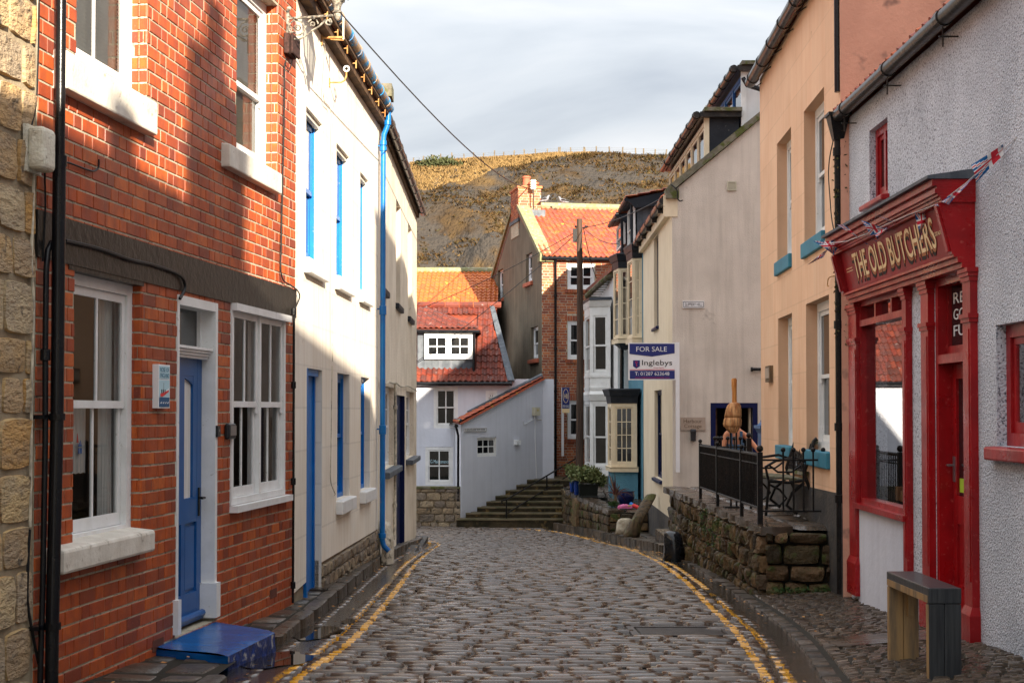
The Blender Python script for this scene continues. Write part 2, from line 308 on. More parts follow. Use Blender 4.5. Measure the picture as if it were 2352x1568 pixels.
mat('manhole', (.045, .04, .038), (.07, .06, .055), sc_=10, rough=.35, metal=.3, bump=.6, bs=60)
mat('keysafe', (.03, .03, .033), rough=.3)
mat('steel', (.35, .35, .36), rough=.3, metal=.8)
# clear window glass: mostly see-through with a mirror-like skin
def glass_mat():
    m = bpy.data.materials.new('glass_clear'); m.use_nodes = True; t = m.node_tree; A = t.nodes; K = t.links; A.clear()
    o = A.new("ShaderNodeOutputMaterial"); mx = A.new("ShaderNodeMixShader"); tr = A.new("ShaderNodeBsdfTransparent"); gl = A.new("ShaderNodeBsdfGlossy")
    fr = A.new("ShaderNodeFresnel"); fr.inputs[0].default_value = 1.6; tr.inputs[0].default_value = (.8, .82, .82, 1); gl.inputs['Roughness'].default_value = .01
    mu = A.new("ShaderNodeMath"); mu.operation = 'MULTIPLY_ADD'; mu.inputs[1].default_value = .5; mu.inputs[2].default_value = .02; mu.use_clamp = True
    K.new(fr.outputs[0], mu.inputs[0]); K.new(mu.outputs[0], mx.inputs[0]); K.new(tr.outputs[0], mx.inputs[1]); K.new(gl.outputs[0], mx.inputs[2]); K.new(mx.outputs[0], o.inputs[0])
    MT['glass_clear'] = m
glass_mat()
# road setts: island colours, wet gloss, worn yellow double lines from the UV (distance to each pair of lines)
def sett_mat(name, cols, mort=False):
    m = mat(name, cols[0], c2=tuple(x * .5 for x in cols[0]), sc_=5, rough=.19 if not mort else .05, rvar=.15 if not mort else .04, wet=1.3, isl=None if mort else cols, bump=.35 if not mort else .5, bs=40, bd=.006, spec=.55 if not mort else .9,
            c3=tuple(x * .5 for x in cols[0]), s3=35, f3=.22)
    t = m.node_tree; A = t.nodes; K = t.links; b = A['Principled BSDF']
    u = A.new("ShaderNodeTexCoord"); sp = A.new("ShaderNodeSeparateXYZ"); K.new(u.outputs['UV'], sp.inputs[0])
    g = A.new("ShaderNodeNewGeometry"); nn = A.new("ShaderNodeTexNoise"); nn.inputs['Scale'].default_value = 14; nn.inputs['Detail'].default_value = 6; nn.inputs['Roughness'].default_value = .7; K.new(g.outputs[0], nn.inputs[0])
    n2 = A.new("ShaderNodeTexNoise"); n2.inputs['Scale'].default_value = 1.1; K.new(g.outputs[0], n2.inputs[0])
    def math_(op, a, b_):
        q = A.new("ShaderNodeMath"); q.operation = op
        for i, x in enumerate((a, b_)):
            if isinstance(x, (int, float)): q.inputs[i].default_value = x
            else: K.new(x, q.inputs[i])
        return q.outputs[0]
    tot = None
    for ch in (0, 1):
        a = math_('ABSOLUTE', sp.outputs[ch], 0); d = math_('ABSOLUTE', math_('SUBTRACT', a, .078), 0)
        k = math_('LESS_THAN', math_('ADD', d, math_('MULTIPLY', math_('SUBTRACT', nn.outputs[0], .5), .06)), .033)
        tot = k if tot is None else math_('MAXIMUM', tot, k)
    wear = math_('GREATER_THAN', math_('ADD', nn.outputs[0], math_('MULTIPLY', n2.outputs[0], .6)), .74 if not mort else .82)
    fac = math_('MULTIPLY', math_('MULTIPLY', tot, wear), .9)
    mx = A.new("ShaderNodeMixRGB"); old = b.inputs['Base Color'].links[0].from_socket
    K.new(fac, mx.inputs[0]); K.new(old, mx.inputs[1]); mx.inputs[2].default_value = (.70, .33, .015, 1); K.new(mx.outputs[0], b.inputs['Base Color'])
sett_mat('setts', [(.10, .064, .040), (.062, .042, .030), (.14, .094, .062), (.078, .052, .035), (.045, .033, .026), (.115, .070, .044), (.085, .062, .047)])
sett_mat('sett_joint', [(.05, .046, .042)], True)
mat('small_setts', (.1, .08, .06), c2=(.03, .022, .016), sc_=6, rough=.3, rvar=.14, spec=.4, isl=[(.085, .06, .042), (.12, .085, .055), (.055, .042, .032), (.16, .115, .08)], bump=.3, bs=30)
# ---------------------------------------------------------------- ground levels and street lines
def lerp_tab(tab, x):
    if x <= tab[0][0]: return tab[0][1]
    for (a, p), (b, q) in zip(tab, tab[1:]):
        if x <= b:
            t = (x - a) / (b - a); return p + (q - p) * t
    return tab[-1][1]
ZR = [(0, .10), (9, -.06), (10.5, -.12), (14.5, -.30), (21, -.47), (25, -.68), (31.5, -1.08), (38, -1.28), (44, -1.36), (70, -1.4)]
XL = [(0, -1.8), (31.2, -1.8), (31.6, -1.9), (34.5, -6.5), (40, -7)]
XR = [(0, 1.7), (8, 1.84), (9.5, 1.94), (12, 2.24), (13.9, 2.38), (17.8, 2.44), (24.6, 2.43), (28, 2.38), (32.6, 2.02), (35.5, 1.6), (37.3, 1.08), (38.2, .95), (40, .9)]
def smooth_tab(tab, x, h=1.0): return (lerp_tab(tab, x - h) + 2 * lerp_tab(tab, x) + lerp_tab(tab, x + h)) / 4
zr = lambda y: smooth_tab(ZR, y, 1.2)
xr = lambda y: smooth_tab(XR, y, .8)
xl = lambda y: lerp_tab(XL, y)
YL = [(5, -1.56), (9.5, -1.5), (12, -1.35), (18, -1.38), (28, -1.49), (30, -1.50), (31.5, -1.62), (32.6, -2.0), (33.2, -2.9)]
YR = [(5, 1.5), (8, 1.58), (9.5, 1.70), (13.2, 1.99), (18, 2.15), (25, 2.16), (29, 2.06), (33, 1.72), (36, 1.2), (37.2, .6), (37.5, -.2)]
def dline(x, y):
    return (x - smooth_tab(YL, y, .6), x - smooth_tab(YR, y, .6)) if y < 37.5 else (9, 9)
def pillow(mb, P, a0, a1, b0, b1, c, h, jit=.0, mi=0, uvf=None, us=(-1, -.82, 0, .82, 1), vs=(-1, -.7, .7, 1), tilt=.0, deep=.03, rough=0.0):
    ca, cb = (a0 + a1) / 2, (b0 + b1) / 2; ha, hb = (a1 - a0) / 2, (b1 - b0) / 2
    ta, tb = rnd.uniform(-tilt, tilt), rnd.uniform(-tilt, tilt); k1, k2, k3, k4 = [rnd.uniform(-jit, jit) for _ in range(4)]
    vv = []; uv = []; nu, nv = len(us), len(vs)
    for v in vs:
        for u in us:
            a = ca + ha * u * (1 - .10 * v ** 4) + k1 * v + k2 * u * v; b = cb + hb * v * (1 - .16 * u ** 4) + k3 * u + k4 * u * v
            edge = abs(u) == 1 or abs(v) == 1
            hh = c - deep if edge else c + h * (1 - .35 * abs(u) ** 4) * (1 - .35 * v * v) + ta * u + tb * v + (rnd.uniform(-rough, rough) if rough else 0)
            vv.append(P(a, b, hh)); uv.append(uvf(a, b) if uvf else (a, b))
    mb.add(vv, [(j * nu + i, j * nu + i + 1, (j + 1) * nu + i + 1, (j + 1) * nu + i) for j in range(nv - 1) for i in range(nu - 1)], mi, uv)
RP = lambda a, b, c: V((a, b, zr(b) + c))
# base sheets
mb = MB(); n = 60
mb.add([(-900, -300, -2.2), (900, -300, -2.2), (900, 1600, -2.2), (-900, 1600, -2.2)], [(0, 1, 2, 3)])
props(mb.build('ground', 'earth', recalc=False), kind='structure')
mb = MB(); xs = [-12 + .25 * i for i in range(73)]; ys = [i * .3 for i in range(-10, 146)]
mb.add([(x, y, zr(y) + .001 + .014 * max(0, noise.noise(V((x * 1.1, y * .8, 3))) - .02) * (abs(x) < 3)) for y in ys for x in xs], [(j * 73 + i, j * 73 + i + 1, (j + 1) * 73 + i + 1, (j + 1) * 73 + i) for j in range(len(ys) - 1) for i in range(72)], 0, [dline(x, y) for y in ys for x in xs])
# setts of the carriageway
y = 7.4; row = 0
while y < 38.6:
    pitch = rnd.uniform(.145, .185); x0, x1 = xl(y) + (.36 if y < 31 else .0), xr(y) - .26
    x = x0 - rnd.uniform(0, .15); wob = rnd.uniform(0, 6)
    while x < x1:
        L = rnd.uniform(.2, .42) if rnd.random() < .8 else rnd.uniform(.13, .2); a, b = max(x, x0), min(x + L, x1)
        skip = 12.6 < y < 13.5 and 1.0 < (a + b) / 2 < 1.85
        if b - a > .07 and not skip:
            dy = .014 * math.sin(a * 1.3 + wob)
            pillow(mb, RP, a + .007, b - .008, y + dy + .010, y + dy + pitch - .011, .002 + rnd.uniform(-.006, .005), .021, .006, 1, dline, tilt=.004, us=(-1, -.92, -.4, .4, .92, 1), vs=(-1, -.8, -.3, .3, .8, 1))
        x += L
    y += pitch; row += 1
# lengthwise channel courses
for side in (0, 1):
    for k in range(3 if side == 0 else 2):
        y = 6.5
        while y < (31.0 if side == 0 else 37.0):
            L = rnd.uniform(.2, .33); ym = y + L / 2
            xa = (-1.80 + .12 * k) if side == 0 else xr(ym) - .26 + .13 * k
            P = (lambda a, b, c: V((a, b, zr(b) + c))) if side == 0 else (lambda a, b, c, y0=ym: V((a + xr(b) - xr(y0), b, zr(b) + c)))
            pillow(mb, P, xa + .005, xa + (.113 if side == 0 else .122), y + .005, y + L - .006, -.004 - (.006 if k == 1 else 0), .010, .004, 1, dline, tilt=.003)
            y += L
props(mb.build('road', ['sett_joint', 'setts'], smooth='all', recalc=False), kind='structure')
# puddles: level films of rain water lying in the hollows
mb = MB()
for (px, py, rx, ry) in [(628, 1513, .30, .45), (720, 1452, .22, .5), (1130, 1462, .12, .12), (1370, 1437, .2, .10), (1505, 1498, .11, .09), (1330, 1375, .2, .06), (900, 1385, .12, .3), (1240, 1400, .1, .05),
                         (1390, 1412, .16, .05), (1560, 1480, .1, .06), (820, 1425, .13, .25), (945, 1350, .1, .4), (1480, 1530, .15, .04), (1040, 1500, .1, .04), (1700, 1530, .09, .12)]:
    Y = 12.0
    for _ in range(12): Y = (1.65 - zr(Y)) * FPX / (py - 943)
    c = at(px, py, Y); pts = []
    for k in range(26):
        a = 2 * math.pi * k / 26; q = 1 + .5 * (noise.noise(V((c.x * 3 + math.cos(a) * 1.4, c.y * 3 + math.sin(a) * 1.4, 0))))
        pts.append((c.x + rx * q * math.cos(a), c.y + ry * q * math.sin(a), zr(c.y + ry * q * math.sin(a)) + .0085))
    mb.add(pts, [tuple(range(26))])
props(mb.build('puddle_water', 'water', recalc=False), kind='structure')
# left pavement, raised on rough kerb stones
mb = MB(); wallx = lambda y: -3.703 + .1126 * y if y < 14.5 else (-2.55 + .0331 * y if y < 21.06 else -1.853 - .0114 * (y - 21.06))
PH = lambda y: lerp_tab([(0, .05), (11.5, .06), (14.5, .105), (17, .12)], y)
for i in range(90):
    ya, yb = 5 + i * .295, 5 + (i + 1) * .295
    q = [(wallx(ya) - .1, ya), (-1.9, ya), (-1.9, yb), (wallx(yb) - .1, yb)]
    mb.add([(a, b, zr(b) + PH(b) - .012 - .02 * (a + 1.8)) for a, b in q], [(0, 1, 2, 3)])
y = 5.2
while y < 31.4:
    L = rnd.uniform(.3, .62); P = lambda a, b, c: V((a, b, zr(b) + PH(b) + c - .02 * (a + 1.8))); x = -1.95
    if not 15.9 < y < 17.3:
        while x > wallx(y) - .05:
            W_ = rnd.uniform(.24, .4); pillow(mb, P, x - W_ + .008, x - .008, y + .008, y + L - .01, -.008, .006, .02, 1, tilt=.003, rough=.002); x -= W_
    y += L
mb.box(P, -2.4, -1.94, 15.95, 17.3, -.03, .012, 2)
y = 5
while y < 31.45:
    L = rnd.uniform(.7, 1.3)
    if 10.0 < y + L and y < 11.55 and y + L < 11.8: L = 11.62 - y if y > 10.2 else L
    if not (10.25 < y + L / 2 < 11.6): pillow(mb, lambda a, b, c: V((a, b, zr(b) + PH(b) + c)), -1.955, -1.80 + rnd.uniform(-.006, .006), y + .002, y + L - .002, -.005, .015, .004, 1, deep=.16, us=(-1, -.8, 0, .55, .95, 1), vs=(-1, -.99, -.4, .4, .99, 1), tilt=.003, rough=.004)
    y += L
props(mb.build('left_pavement', ['dark_mortar', 'kerb_stone', 'flag_wet'], smooth=True), kind='structure')
# right pavement: fine setts beside the shop, flagged and kerbed further down
mb = MB(); rx_ = lambda y: 3.50
PZ = lambda x, y: zr(y) + (.02 + .10 * min(1, max(0, (x - xr(y))) / 1.2) if y < 23 else .13)
for i in range(40):
    ya, yb = 5 + i * .5, 5.5 + i * .5
    if 16.4 < ya < 23: continue
    for k in range(4):
        f = lambda y, t: (xr(y) + .02 + (3.6 - xr(y)) * t, y)
        q = [f(ya, k / 4), f(ya, (k + 1) / 4), f(yb, (k + 1) / 4), f(yb, k / 4)]; mb.add([(a, b, PZ(a, b) - .012) for a, b in q], [(0, 1, 2, 3)])
PR = lambda a, b, c: V((a, b, PZ(a, b) + c))
y = 6.8
while y < 16.4:
    p = rnd.uniform(.055, .075); x = xr(y) + .17
    while x < 3.42:
        L = rnd.uniform(.08, .14)
        if not (11.45 < y < 12.1 and x > 2.45): pillow(mb, PR, x, x + L - .008, y, y + p - .008, -.006, .012, .004, 1, us=(-1, -.7, .7, 1), vs=(-1, -.6, .6, 1), tilt=.004)
        x += L
    y += p
mb.box(PR, 2.45, 3.42, 11.47, 12.12, -.05, .008, 2)
y = 6.8
while y < 16.2:
    L = rnd.uniform(.25, .5); ym = y + L / 2; P = lambda a, b, c, y0=ym: V((a + xr(b) - xr(y0), b, zr(b) + c))
    pillow(mb, P, xr(ym) + .005, xr(ym) + .14, y + .005, y + L - .006, .015, .010, .004, 3, tilt=.003); y += L
y = 16.0
while y < 37.4:                               # dark wet kerb stones
    L = rnd.uniform(.4, .85); ym = y + L / 2; P = lambda a, b, c, y0=ym: V((a + xr(b) - xr(y0), b, zr(b) + c)); hh = .02 if y < 23 else .14
    pillow(mb, P, xr(ym), xr(ym) + .19, y + .004, y + L - .006, hh, .012, .012, 3, deep=.17, us=(-1, -.97, -.5, .5, 1), vs=(-1, -.97, 0, .97, 1), tilt=.006, rough=.004); y += L
y = 23.0
while y < 37.4:
    L = rnd.uniform(.35, .7); x = xr(y) + .2
    while x < 3.0:
        W_ = rnd.uniform(.3, .6); pillow(mb, PR, x, x + W_ - .01, y, y + L - .012, -.006, .012, .02, 3, tilt=.005, rough=.003); x += W_
    y += L
for i in range(20):
    ya, yb = 24 + i * .7, 24.7 + i * .7
    q = [(xr(ya) + .02, ya), (3.6, ya), (3.6, yb), (xr(yb) + .02, yb)]; mb.add([(a, b, zr(b) + .12) for a, b in q], [(0, 1, 2, 3)])
props(mb.build('right_pavement', ['dark_mortar', 'small_setts', 'flag_wet', 'kerb_stone'], smooth=True), kind='structure')
# iron cover let into the setts
t = thing('manhole_cover', 'rusty rectangular iron drain cover with slots, set into the cobbled road', 'drain cover', (1.42, 13.05, zr(13.05)))
mb = MB(); P = lambda a, b, c: V((a, b, zr(b) + c))
for q in ((1.0, 1.86, 12.66, 12.72), (1.0, 1.86, 13.38, 13.44), (1.0, 1.06, 12.72, 13.38), (1.80, 1.86, 12.72, 13.38)): mb.box(P, *q, -.03, .014)
mb.build('frame', 'manhole', t)
mb = MB()
for k in range(11): mb.box(P, 1.08, 1.78, 12.735 + k * .059, 12.735 + k * .059 + .04, -.03, .008)
mb.box(P, 1.07, 1.79, 12.725, 13.375, -.035, -.012)
mb.build('grating', 'manhole', t)
# ---------------------------------------------------------------- wall builders
def wallpoly(mb, F, poly, holes, rv=.12, mi=0, ri=None, d=0):
    loops = [[V((a, b, 0)) for a, b in poly]] + [[V((h[0], h[2], 0)), V((h[0], h[3], 0)), V((h[1], h[3], 0)), V((h[1], h[2], 0))] for h in holes]
    flat = [p for l in loops for p in l]
    mb.add([F.P(p.x, p.y, d) for p in flat], tessellate_polygon(loops), mi, [(p.x, p.y) for p in flat])
    for h in holes:
        r = h[4] if len(h) > 4 else rv; c = [(h[0], h[2]), (h[0], h[3]), (h[1], h[3]), (h[1], h[2])]
        for i in range(4):
            (a, b), (e, f) = c[i], c[(i + 1) % 4]
            mb.add([F.P(a, b, d), F.P(e, f, d), F.P(e, f, d - r), F.P(a, b, d - r)], [(0, 1, 2, 3)], mi if ri is None else ri, [(a, b), (e, f), (e + r, f), (a + r, b)])
def bulk(mb, F, s0, s1, z0, ze, depth, zrg=None, mi=0):   # end walls and back wall of a house behind its front
    for s in (s0, s1):
        pts = [F.P(s, z0, 0), F.P(s, ze, 0)] + ([F.P(s, zrg, -depth / 2)] if zrg else []) + [F.P(s, ze, -depth), F.P(s, z0, -depth)]
        mb.add(pts, [tuple(range(len(pts)))], mi)
    mb.add([F.P(s0, z0, -depth), F.P(s1, z0, -depth), F.P(s1, ze, -depth), F.P(s0, ze, -depth)], [(0, 1, 2, 3)], mi)
def plainroof(F, s0, s1, ze, depth, zrg, m, parent, over=.15, th=.1, name='roof'):
    mb = MB(); k = (zrg - ze) / (depth / 2)
    for (da, db) in ((over, -depth / 2), (-depth - over, -depth / 2)):
        za = ze - over * k; n = V((0, 0, th))
        mb.prism([F.P(s0, za, da), F.P(s1, za, da), F.P(s1, zrg, db), F.P(s0, zrg, db)], n)
    return mb.build(name, m, parent)
def pantile(mb, O, U, W_, N_, Lu, Lv, clip=None, tw=.23, th=.30, amp=.045, mi=0):
    nu, nv = int(Lu / tw) + 1, int(Lv / th) + 1; K = 7
    for j in range(nv):
        for i in range(nu):
            uc, vc = (i + .5) * tw, (j + .5) * th
            if uc > Lu or vc > Lv or (clip and not clip(uc, vc)): continue
            dj = rnd.uniform(-.006, .006); vs = []
            for r, (vv, lift) in enumerate(((j * th - .03, .0), (j * th - .03 + .001, .030), (min((j + 1) * th, Lv), .004))):
                for k in range(K + 1):
                    f = k / K; hgt = amp * (.5 + .5 * math.sin(2 * math.pi * (f + .05))) ** 1.3
                    vs.append(O + U * ((i + f * 1.0) * tw + dj) + W_ * (vv + dj) + N_ * (hgt + lift + dj * .6))
            b = K + 1
            mb.add(vs, [(r * b + k, r * b + k + 1, (r + 1) * b + k + 1, (r + 1) * b + k) for r in range(2) for k in range(K)], mi)
    # solid bed under the tiles
def bricks(mb, P, s0, s1, z0, z1, holes=(), mi=0, h=.091, bl=.255, j=.012, th=.006, off=0):
    k = math.floor(z0 / h)
    while k * h < z1:
        zb, zt = max(z0, k * h + j / 2), min(z1, (k + 1) * h - j / 2); zc = (zb + zt) / 2
        if zt - zb > .015:
            x = s0 - .5 - off + (.0 if k % 2 else .174); i = 0
            while x < s1:
                wd = bl if (i % 2 == 0 or (k % 6 in (2, 3) and i % 4 == 1)) else bl / 2
                wd *= rnd.uniform(.96, 1.04)
                iv = [(max(x + j / 2, s0), min(x + wd - j / 2, s1))]
                for q in holes:
                    if q[2] < zc < q[3]:
                        ni = []
                        for a, b in iv:
                            if b <= q[0] or a >= q[1]: ni.append((a, b))
                            else:
                                if a < q[0]: ni.append((a, q[0]))
                                if b > q[1]: ni.append((q[1], b))
                        iv = ni
                for a, b in iv:
                    if b - a > .018:
                        t = th + rnd.uniform(-.0015, .002); e = .003; dz = rnd.uniform(-.0012, .0012)
                        q = [P(a, zb + dz, 0), P(b, zb + dz, 0), P(b, zt + dz, 0), P(a, zt + dz, 0), P(a + e, zb + e + dz, t), P(b - e, zb + e + dz, t), P(b - e, zt - e + dz, t), P(a + e, zt - e + dz, t)]
                        mb.add(q, [(4, 5, 6, 7), (0, 1, 5, 4), (1, 2, 6, 5), (2, 3, 7, 6), (3, 0, 4, 7)], mi)
                x += wd; i += 1
        k += 1
def stone(mb, P, a, b, zb, zt, th, jit, mi, g=.006):
    us = (-1, -.93, -.6, -.25, .15, .5, .93, 1); vs_ = (-1, -.9, -.4, .1, .5, .9, 1); nu, nv = 7, 6; vs = []; sd_ = V((rnd.uniform(0, 99), rnd.uniform(0, 99), 0)); ta, tb = rnd.uniform(-.35, .35) * th, rnd.uniform(-.35, .35) * th; base = rnd.uniform(.2, .7) * th
    ka = [rnd.uniform(-jit, jit) for _ in range(4)]
    for j in range(nv + 1):
        v = vs_[j]
        for i in range(nu + 1):
            u = us[i]; e = max(abs(u), abs(v)); c = (u * u * v * v)
            x = (a + b) / 2 + (b - a - 2 * g) / 2 * u * (1 - .10 * v ** 4) + ka[0] * v * (1 - abs(u)) + ka[1] * v * .5; z = (zb + zt) / 2 + (zt - zb - 2 * g) / 2 * v * (1 - .10 * u ** 4) + ka[2] * u * (1 - abs(v)) * .8 + ka[3] * u * .4
            n_ = noise.noise(V((x * 9, z * 9, 0)) + sd_) * .5 + noise.noise(V((x * 24, z * 24, 0)) + sd_) * .3
            d = -.03 if e > .999 else base + th * .5 * (1 - max(0, (e - .72) / .28) ** 2) + ta * u + tb * v + th * n_
            vs.append(P(x, z, d))
    mb.add(vs, [(j * (nu + 1) + i, j * (nu + 1) + i + 1, (j + 1) * (nu + 1) + i + 1, (j + 1) * (nu + 1) + i) for j in range(nv) for i in range(nu)], mi)
def rubble(mb, P, s0, s1, z0f, z1f, ch=.2, lr=(.18, .5), th=.03, mi=0, jit=.015, top=None):
    k = 0; zmin = min(z0f(s0), z0f(s1)); zmax = max(z1f(s0), z1f(s1)); z = zmin
    while z < zmax:
        hh = ch * rnd.uniform(.75, 1.25); s = s0 - rnd.uniform(0, .2)
        while s < s1:
            L = rnd.uniform(*lr); a, b = max(s, s0), min(s + L, s1); m = (a + b) / 2
            zb, zt = max(z, z0f(m)), min(z + hh, z1f(m))
            if b - a > .05 and zt - zb > .04:
                stone(mb, P, a, b, zb, zt, th, jit, mi)
            s += L
        z += hh
# a sash or casement window: outer box frame, two sashes with bars, panes as sub-part
def window(F, q, d, parent, fm='white_paint', cols=2, rows=1, mid=.5, box=.06, st=.045, bar=.022, gm='glass_dark', name='window', label=None, sashes=True, depth=.07, gd=None, lights=1, horns=False):
    s0, s1, z0, z1 = q; mb = MB(); B = lambda a0, a1, b0, b1, c0, c1: mb.box(F.P, a0, a1, b0, b1, c0, c1)
    B(s0, s0 + box, z0, z1, d - depth, d); B(s1 - box, s1, z0, z1, d - depth, d)
    B(s0 + box, s1 - box, z1 - box, z1, d - depth, d); B(s0 + box, s1 - box, z0, z0 + box, d - depth, d)
    w_ = (s1 - s0 - 2 * box - (lights - 1) * box) / lights; panes = []
    for li in range(lights):
        a0 = s0 + box + li * (w_ + box); a1 = a0 + w_
        if li: B(a0 - box, a0, z0 + box, z1 - box, d - depth, d - .001)
        zm = z0 + box + (z1 - z0 - 2 * box) * mid
        parts = [(zm - st / 2, z1 - box, d - .018), (z0 + box, zm + st / 2, d - .042)] if sashes else [(z0 + box, z1 - box, d - .02)]
        for k, (b0, b1, dd) in enumerate(parts):
            e = .0015 * (k + 1)
            B(a0 + e, a0 + st, b0 + e, b1 - e, dd - .022, dd); B(a1 - st, a1 - e, b0 + e, b1 - e, dd - .022, dd)
            bot = st * (1.5 if (k == 1 or not sashes) else .9)
            B(a0 + st, a1 - st, b0 + e, b0 + bot, dd - .022, dd); B(a0 + st, a1 - st, b1 - st, b1 - e, dd - .022, dd)
            if horns and k == 0:
                for x in (a0 + e, a1 - st): B(x, x + st - e, b0 - .05, b0, dd - .02, dd - .001)
            ga, gb, g0, g1 = a0 + st, a1 - st, b0 + bot, b1 - st
            for i in range(1, cols): x = ga + (gb - ga) * i / cols; B(x - bar / 2, x + bar / 2, g0, g1, dd - .018, dd - .003)
            for i in range(1, rows): z = g0 + (g1 - g0) * i / rows; B(ga, gb, z - bar / 2, z + bar / 2, dd - .017, dd - .004)
            panes.append((ga, gb, g0, g1, dd - .012))
    o = mb.build(name, fm, parent)
    if label: o['label'] = label
    g = MB()
    for (a, b, c, e, dd) in panes: g.add([F.P(a, c, dd), F.P(b, c, dd), F.P(b, e, dd), F.P(a, e, dd)], [(0, 1, 2, 3)])
    g.build('pane', gm, o, recalc=False)
    return o
def room(F, q, d, parent, deep=.9, m='interior'):          # shallow room seen through a clear window
    s0, s1, z0, z1 = q; mb = MB(); mb.box(F.P, s0 - .15, s1 + .15, z0 - .1, z1 + .1, d - deep, d - .10); o = mb.build('room_lining', m, parent)
    me = o.data; bm = bmesh.new(); bm.from_mesh(me)        # open towards the glass
    f = max(bm.faces, key=lambda f: (f.calc_center_median() + WL[o.name] - F.P(0, 0, 0)).dot(F.n)); bmesh.ops.delete(bm, geom=[f], context='FACES_ONLY'); bm.to_mesh(me); bm.free()
    return o
def drape(F, name, m, parent, s0, s1, z0, z1, d, waves=7, amp=.02, scallop=0):
    mb = MB(); n = waves * 6; vs = []
    for k in range(n + 1):
        s = s0 + (s1 - s0) * k / n; dd = d + amp * math.sin(k / 6 * 2 * math.pi); zz = z0 + scallop * abs(math.sin(k / 6 * math.pi))
        vs += [F.P(s, zz, dd), F.P(s, z1, dd * .3 + d * .7)]
    mb.add(vs, [(2 * k, 2 * k + 2, 2 * k + 3, 2 * k + 1) for k in range(n)]); return mb.build(name, m, parent, 'all', recalc=False)
def text(F, s, name, m, parent, s0, s1, z0, z1, d, ext=.003, flip=False, shear=0.0, P=None):
    cu = bpy.data.curves.new('txt', 'FONT'); cu.body = s; cu.extrude = .5; cu.resolution_u = 3; cu.fill_mode = 'BOTH'
    o = bpy.data.objects.new('txt', cu); me = bpy.data.meshes.new_from_object(o)
    vs = [v.co.copy() for v in me.vertices]; fs = [tuple(p.vertices) for p in me.polygons]
    bpy.data.objects.remove(o); bpy.data.curves.remove(cu); bpy.data.meshes.remove(me)
    x0, x1 = min(v.x for v in vs), max(v.x for v in vs); y0, y1 = min(v.y for v in vs), max(v.y for v in vs); P = P or F.P
    mb = MB(); out = []
    for v in vs:
        u = (v.x - x0) / (x1 - x0); u = 1 - u if flip else u
        out.append(P(s0 + (s1 - s0) * u, z0 + (z1 - z0) * (v.y - y0) / (y1 - y0), d + (v.z + .5) * ext))
    mb.add(out, fs); return mb.build(name, m, parent)
def serif(F, s, name, m, parent, s0, s1, z0, z1, d, flip=False, track=1.0):
    """slab-serif lettering: the plain font with small serif bars at the stem ends would be lost at this size, so letters are spaced one by one"""
    n = len(s); wd = (s1 - s0) / n; grp = None
    return text(F, s, name, m, parent, s0, s1, z0, z1, d, flip=flip)
# ================================================================ LEFT SIDE
FB = Fac((-2.724, 8.70), (-2.071, 14.5)); LB = FB.L
# ---- sandstone house at the frame's left edge
FS = Fac((-3.31, 3.5), (-2.726, 8.69)); t = thing('stone_house', 'honey coloured rubble stone house wall at the left edge of the street', 'house', FS.P(0, -.1))
mb = MB(); wallpoly(mb, FS, [(0, -.3), (0, 6.2), (FS.L, 6.2), (FS.L, -.3)], []); bulk(mb, FS, 0, FS.L, -.3, 6.2, 6, 8.2)
mb.build('wall', 'stone_mortar', t)
mb = MB(); rubble(mb, FS.P, 2.2, FS.L - .04, lambda s: -.1, lambda s: 6.2, ch=.27, lr=(.22, .5), th=.022, jit=.012)
mb.build('stonework', 'sandstone', t, True)
plainroof(FS, 0, FS.L, 6.2, 6, 8.2, 'tile_dark', t)
# ---- red brick house
t = BH = thing('brick_house', 'red glazed brick house with black painted lintel beam, white windows and blue door', 'house', FB.P(0, -.1))
R_ = FB.rect
w_ul = R_(174, 338, (174, 0), (300, 213)); w_ul = (w_ul[0], w_ul[1], w_ul[2], 5.35)
w_ur = R_(543, 638, (543, 0), (600, 380)); w_ur = (w_ur[0], w_ur[1], w_ur[2], 5.35)
w_ll = R_(169.5, 325, (169, 614), (289, 1232)); w_ll = (w_ll[0], w_ll[1], w_ll[2], 2.53)
w_lr = R_(528, 652, (528, 700), (527.5, 1160)); w_lr = (w_lr[0], w_lr[1], w_lr[2], 2.53)
dr = R_(405, 497, (405, 672), (405, 1480)); dr = (dr[0], dr[1], .0, 2.5)
holes = [w_ul, w_ur, w_ll, (*w_lr, .05), (*dr, .16)]
mb = MB(); wallpoly(mb, FB, [(0, -.5), (0, 6.0), (LB, 6.0), (LB, -.5)], [h for h in holes], rv=.12); bulk(mb, FB, 0, LB, -.5, 6, 7, 8.2)
mb.build('wall', 'mortar', t)
plainroof(FB, 0, LB, 6.0, 7, 8.4, 'tile_dark', t)
mb = MB()
bricks(mb, FB.P, 0.0, LB - .002, -.4, 2.54, holes); bricks(mb, FB.P, 0.0, LB - .002, 2.79, 5.95, holes)
for q in (w_ul, w_ur, w_ll):                    # brick reveals, with a slim moulded corner
    s = q[1]; bricks(mb, lambda a, b, c: FB.P(s - c, b, -a), 0.0, .115, q[2], q[3], off=.3)
    s0_ = q[0]; bricks(mb, lambda a, b, c: FB.P(s0_ + c, b, -a), 0.0, .115, q[2], q[3], off=.1)
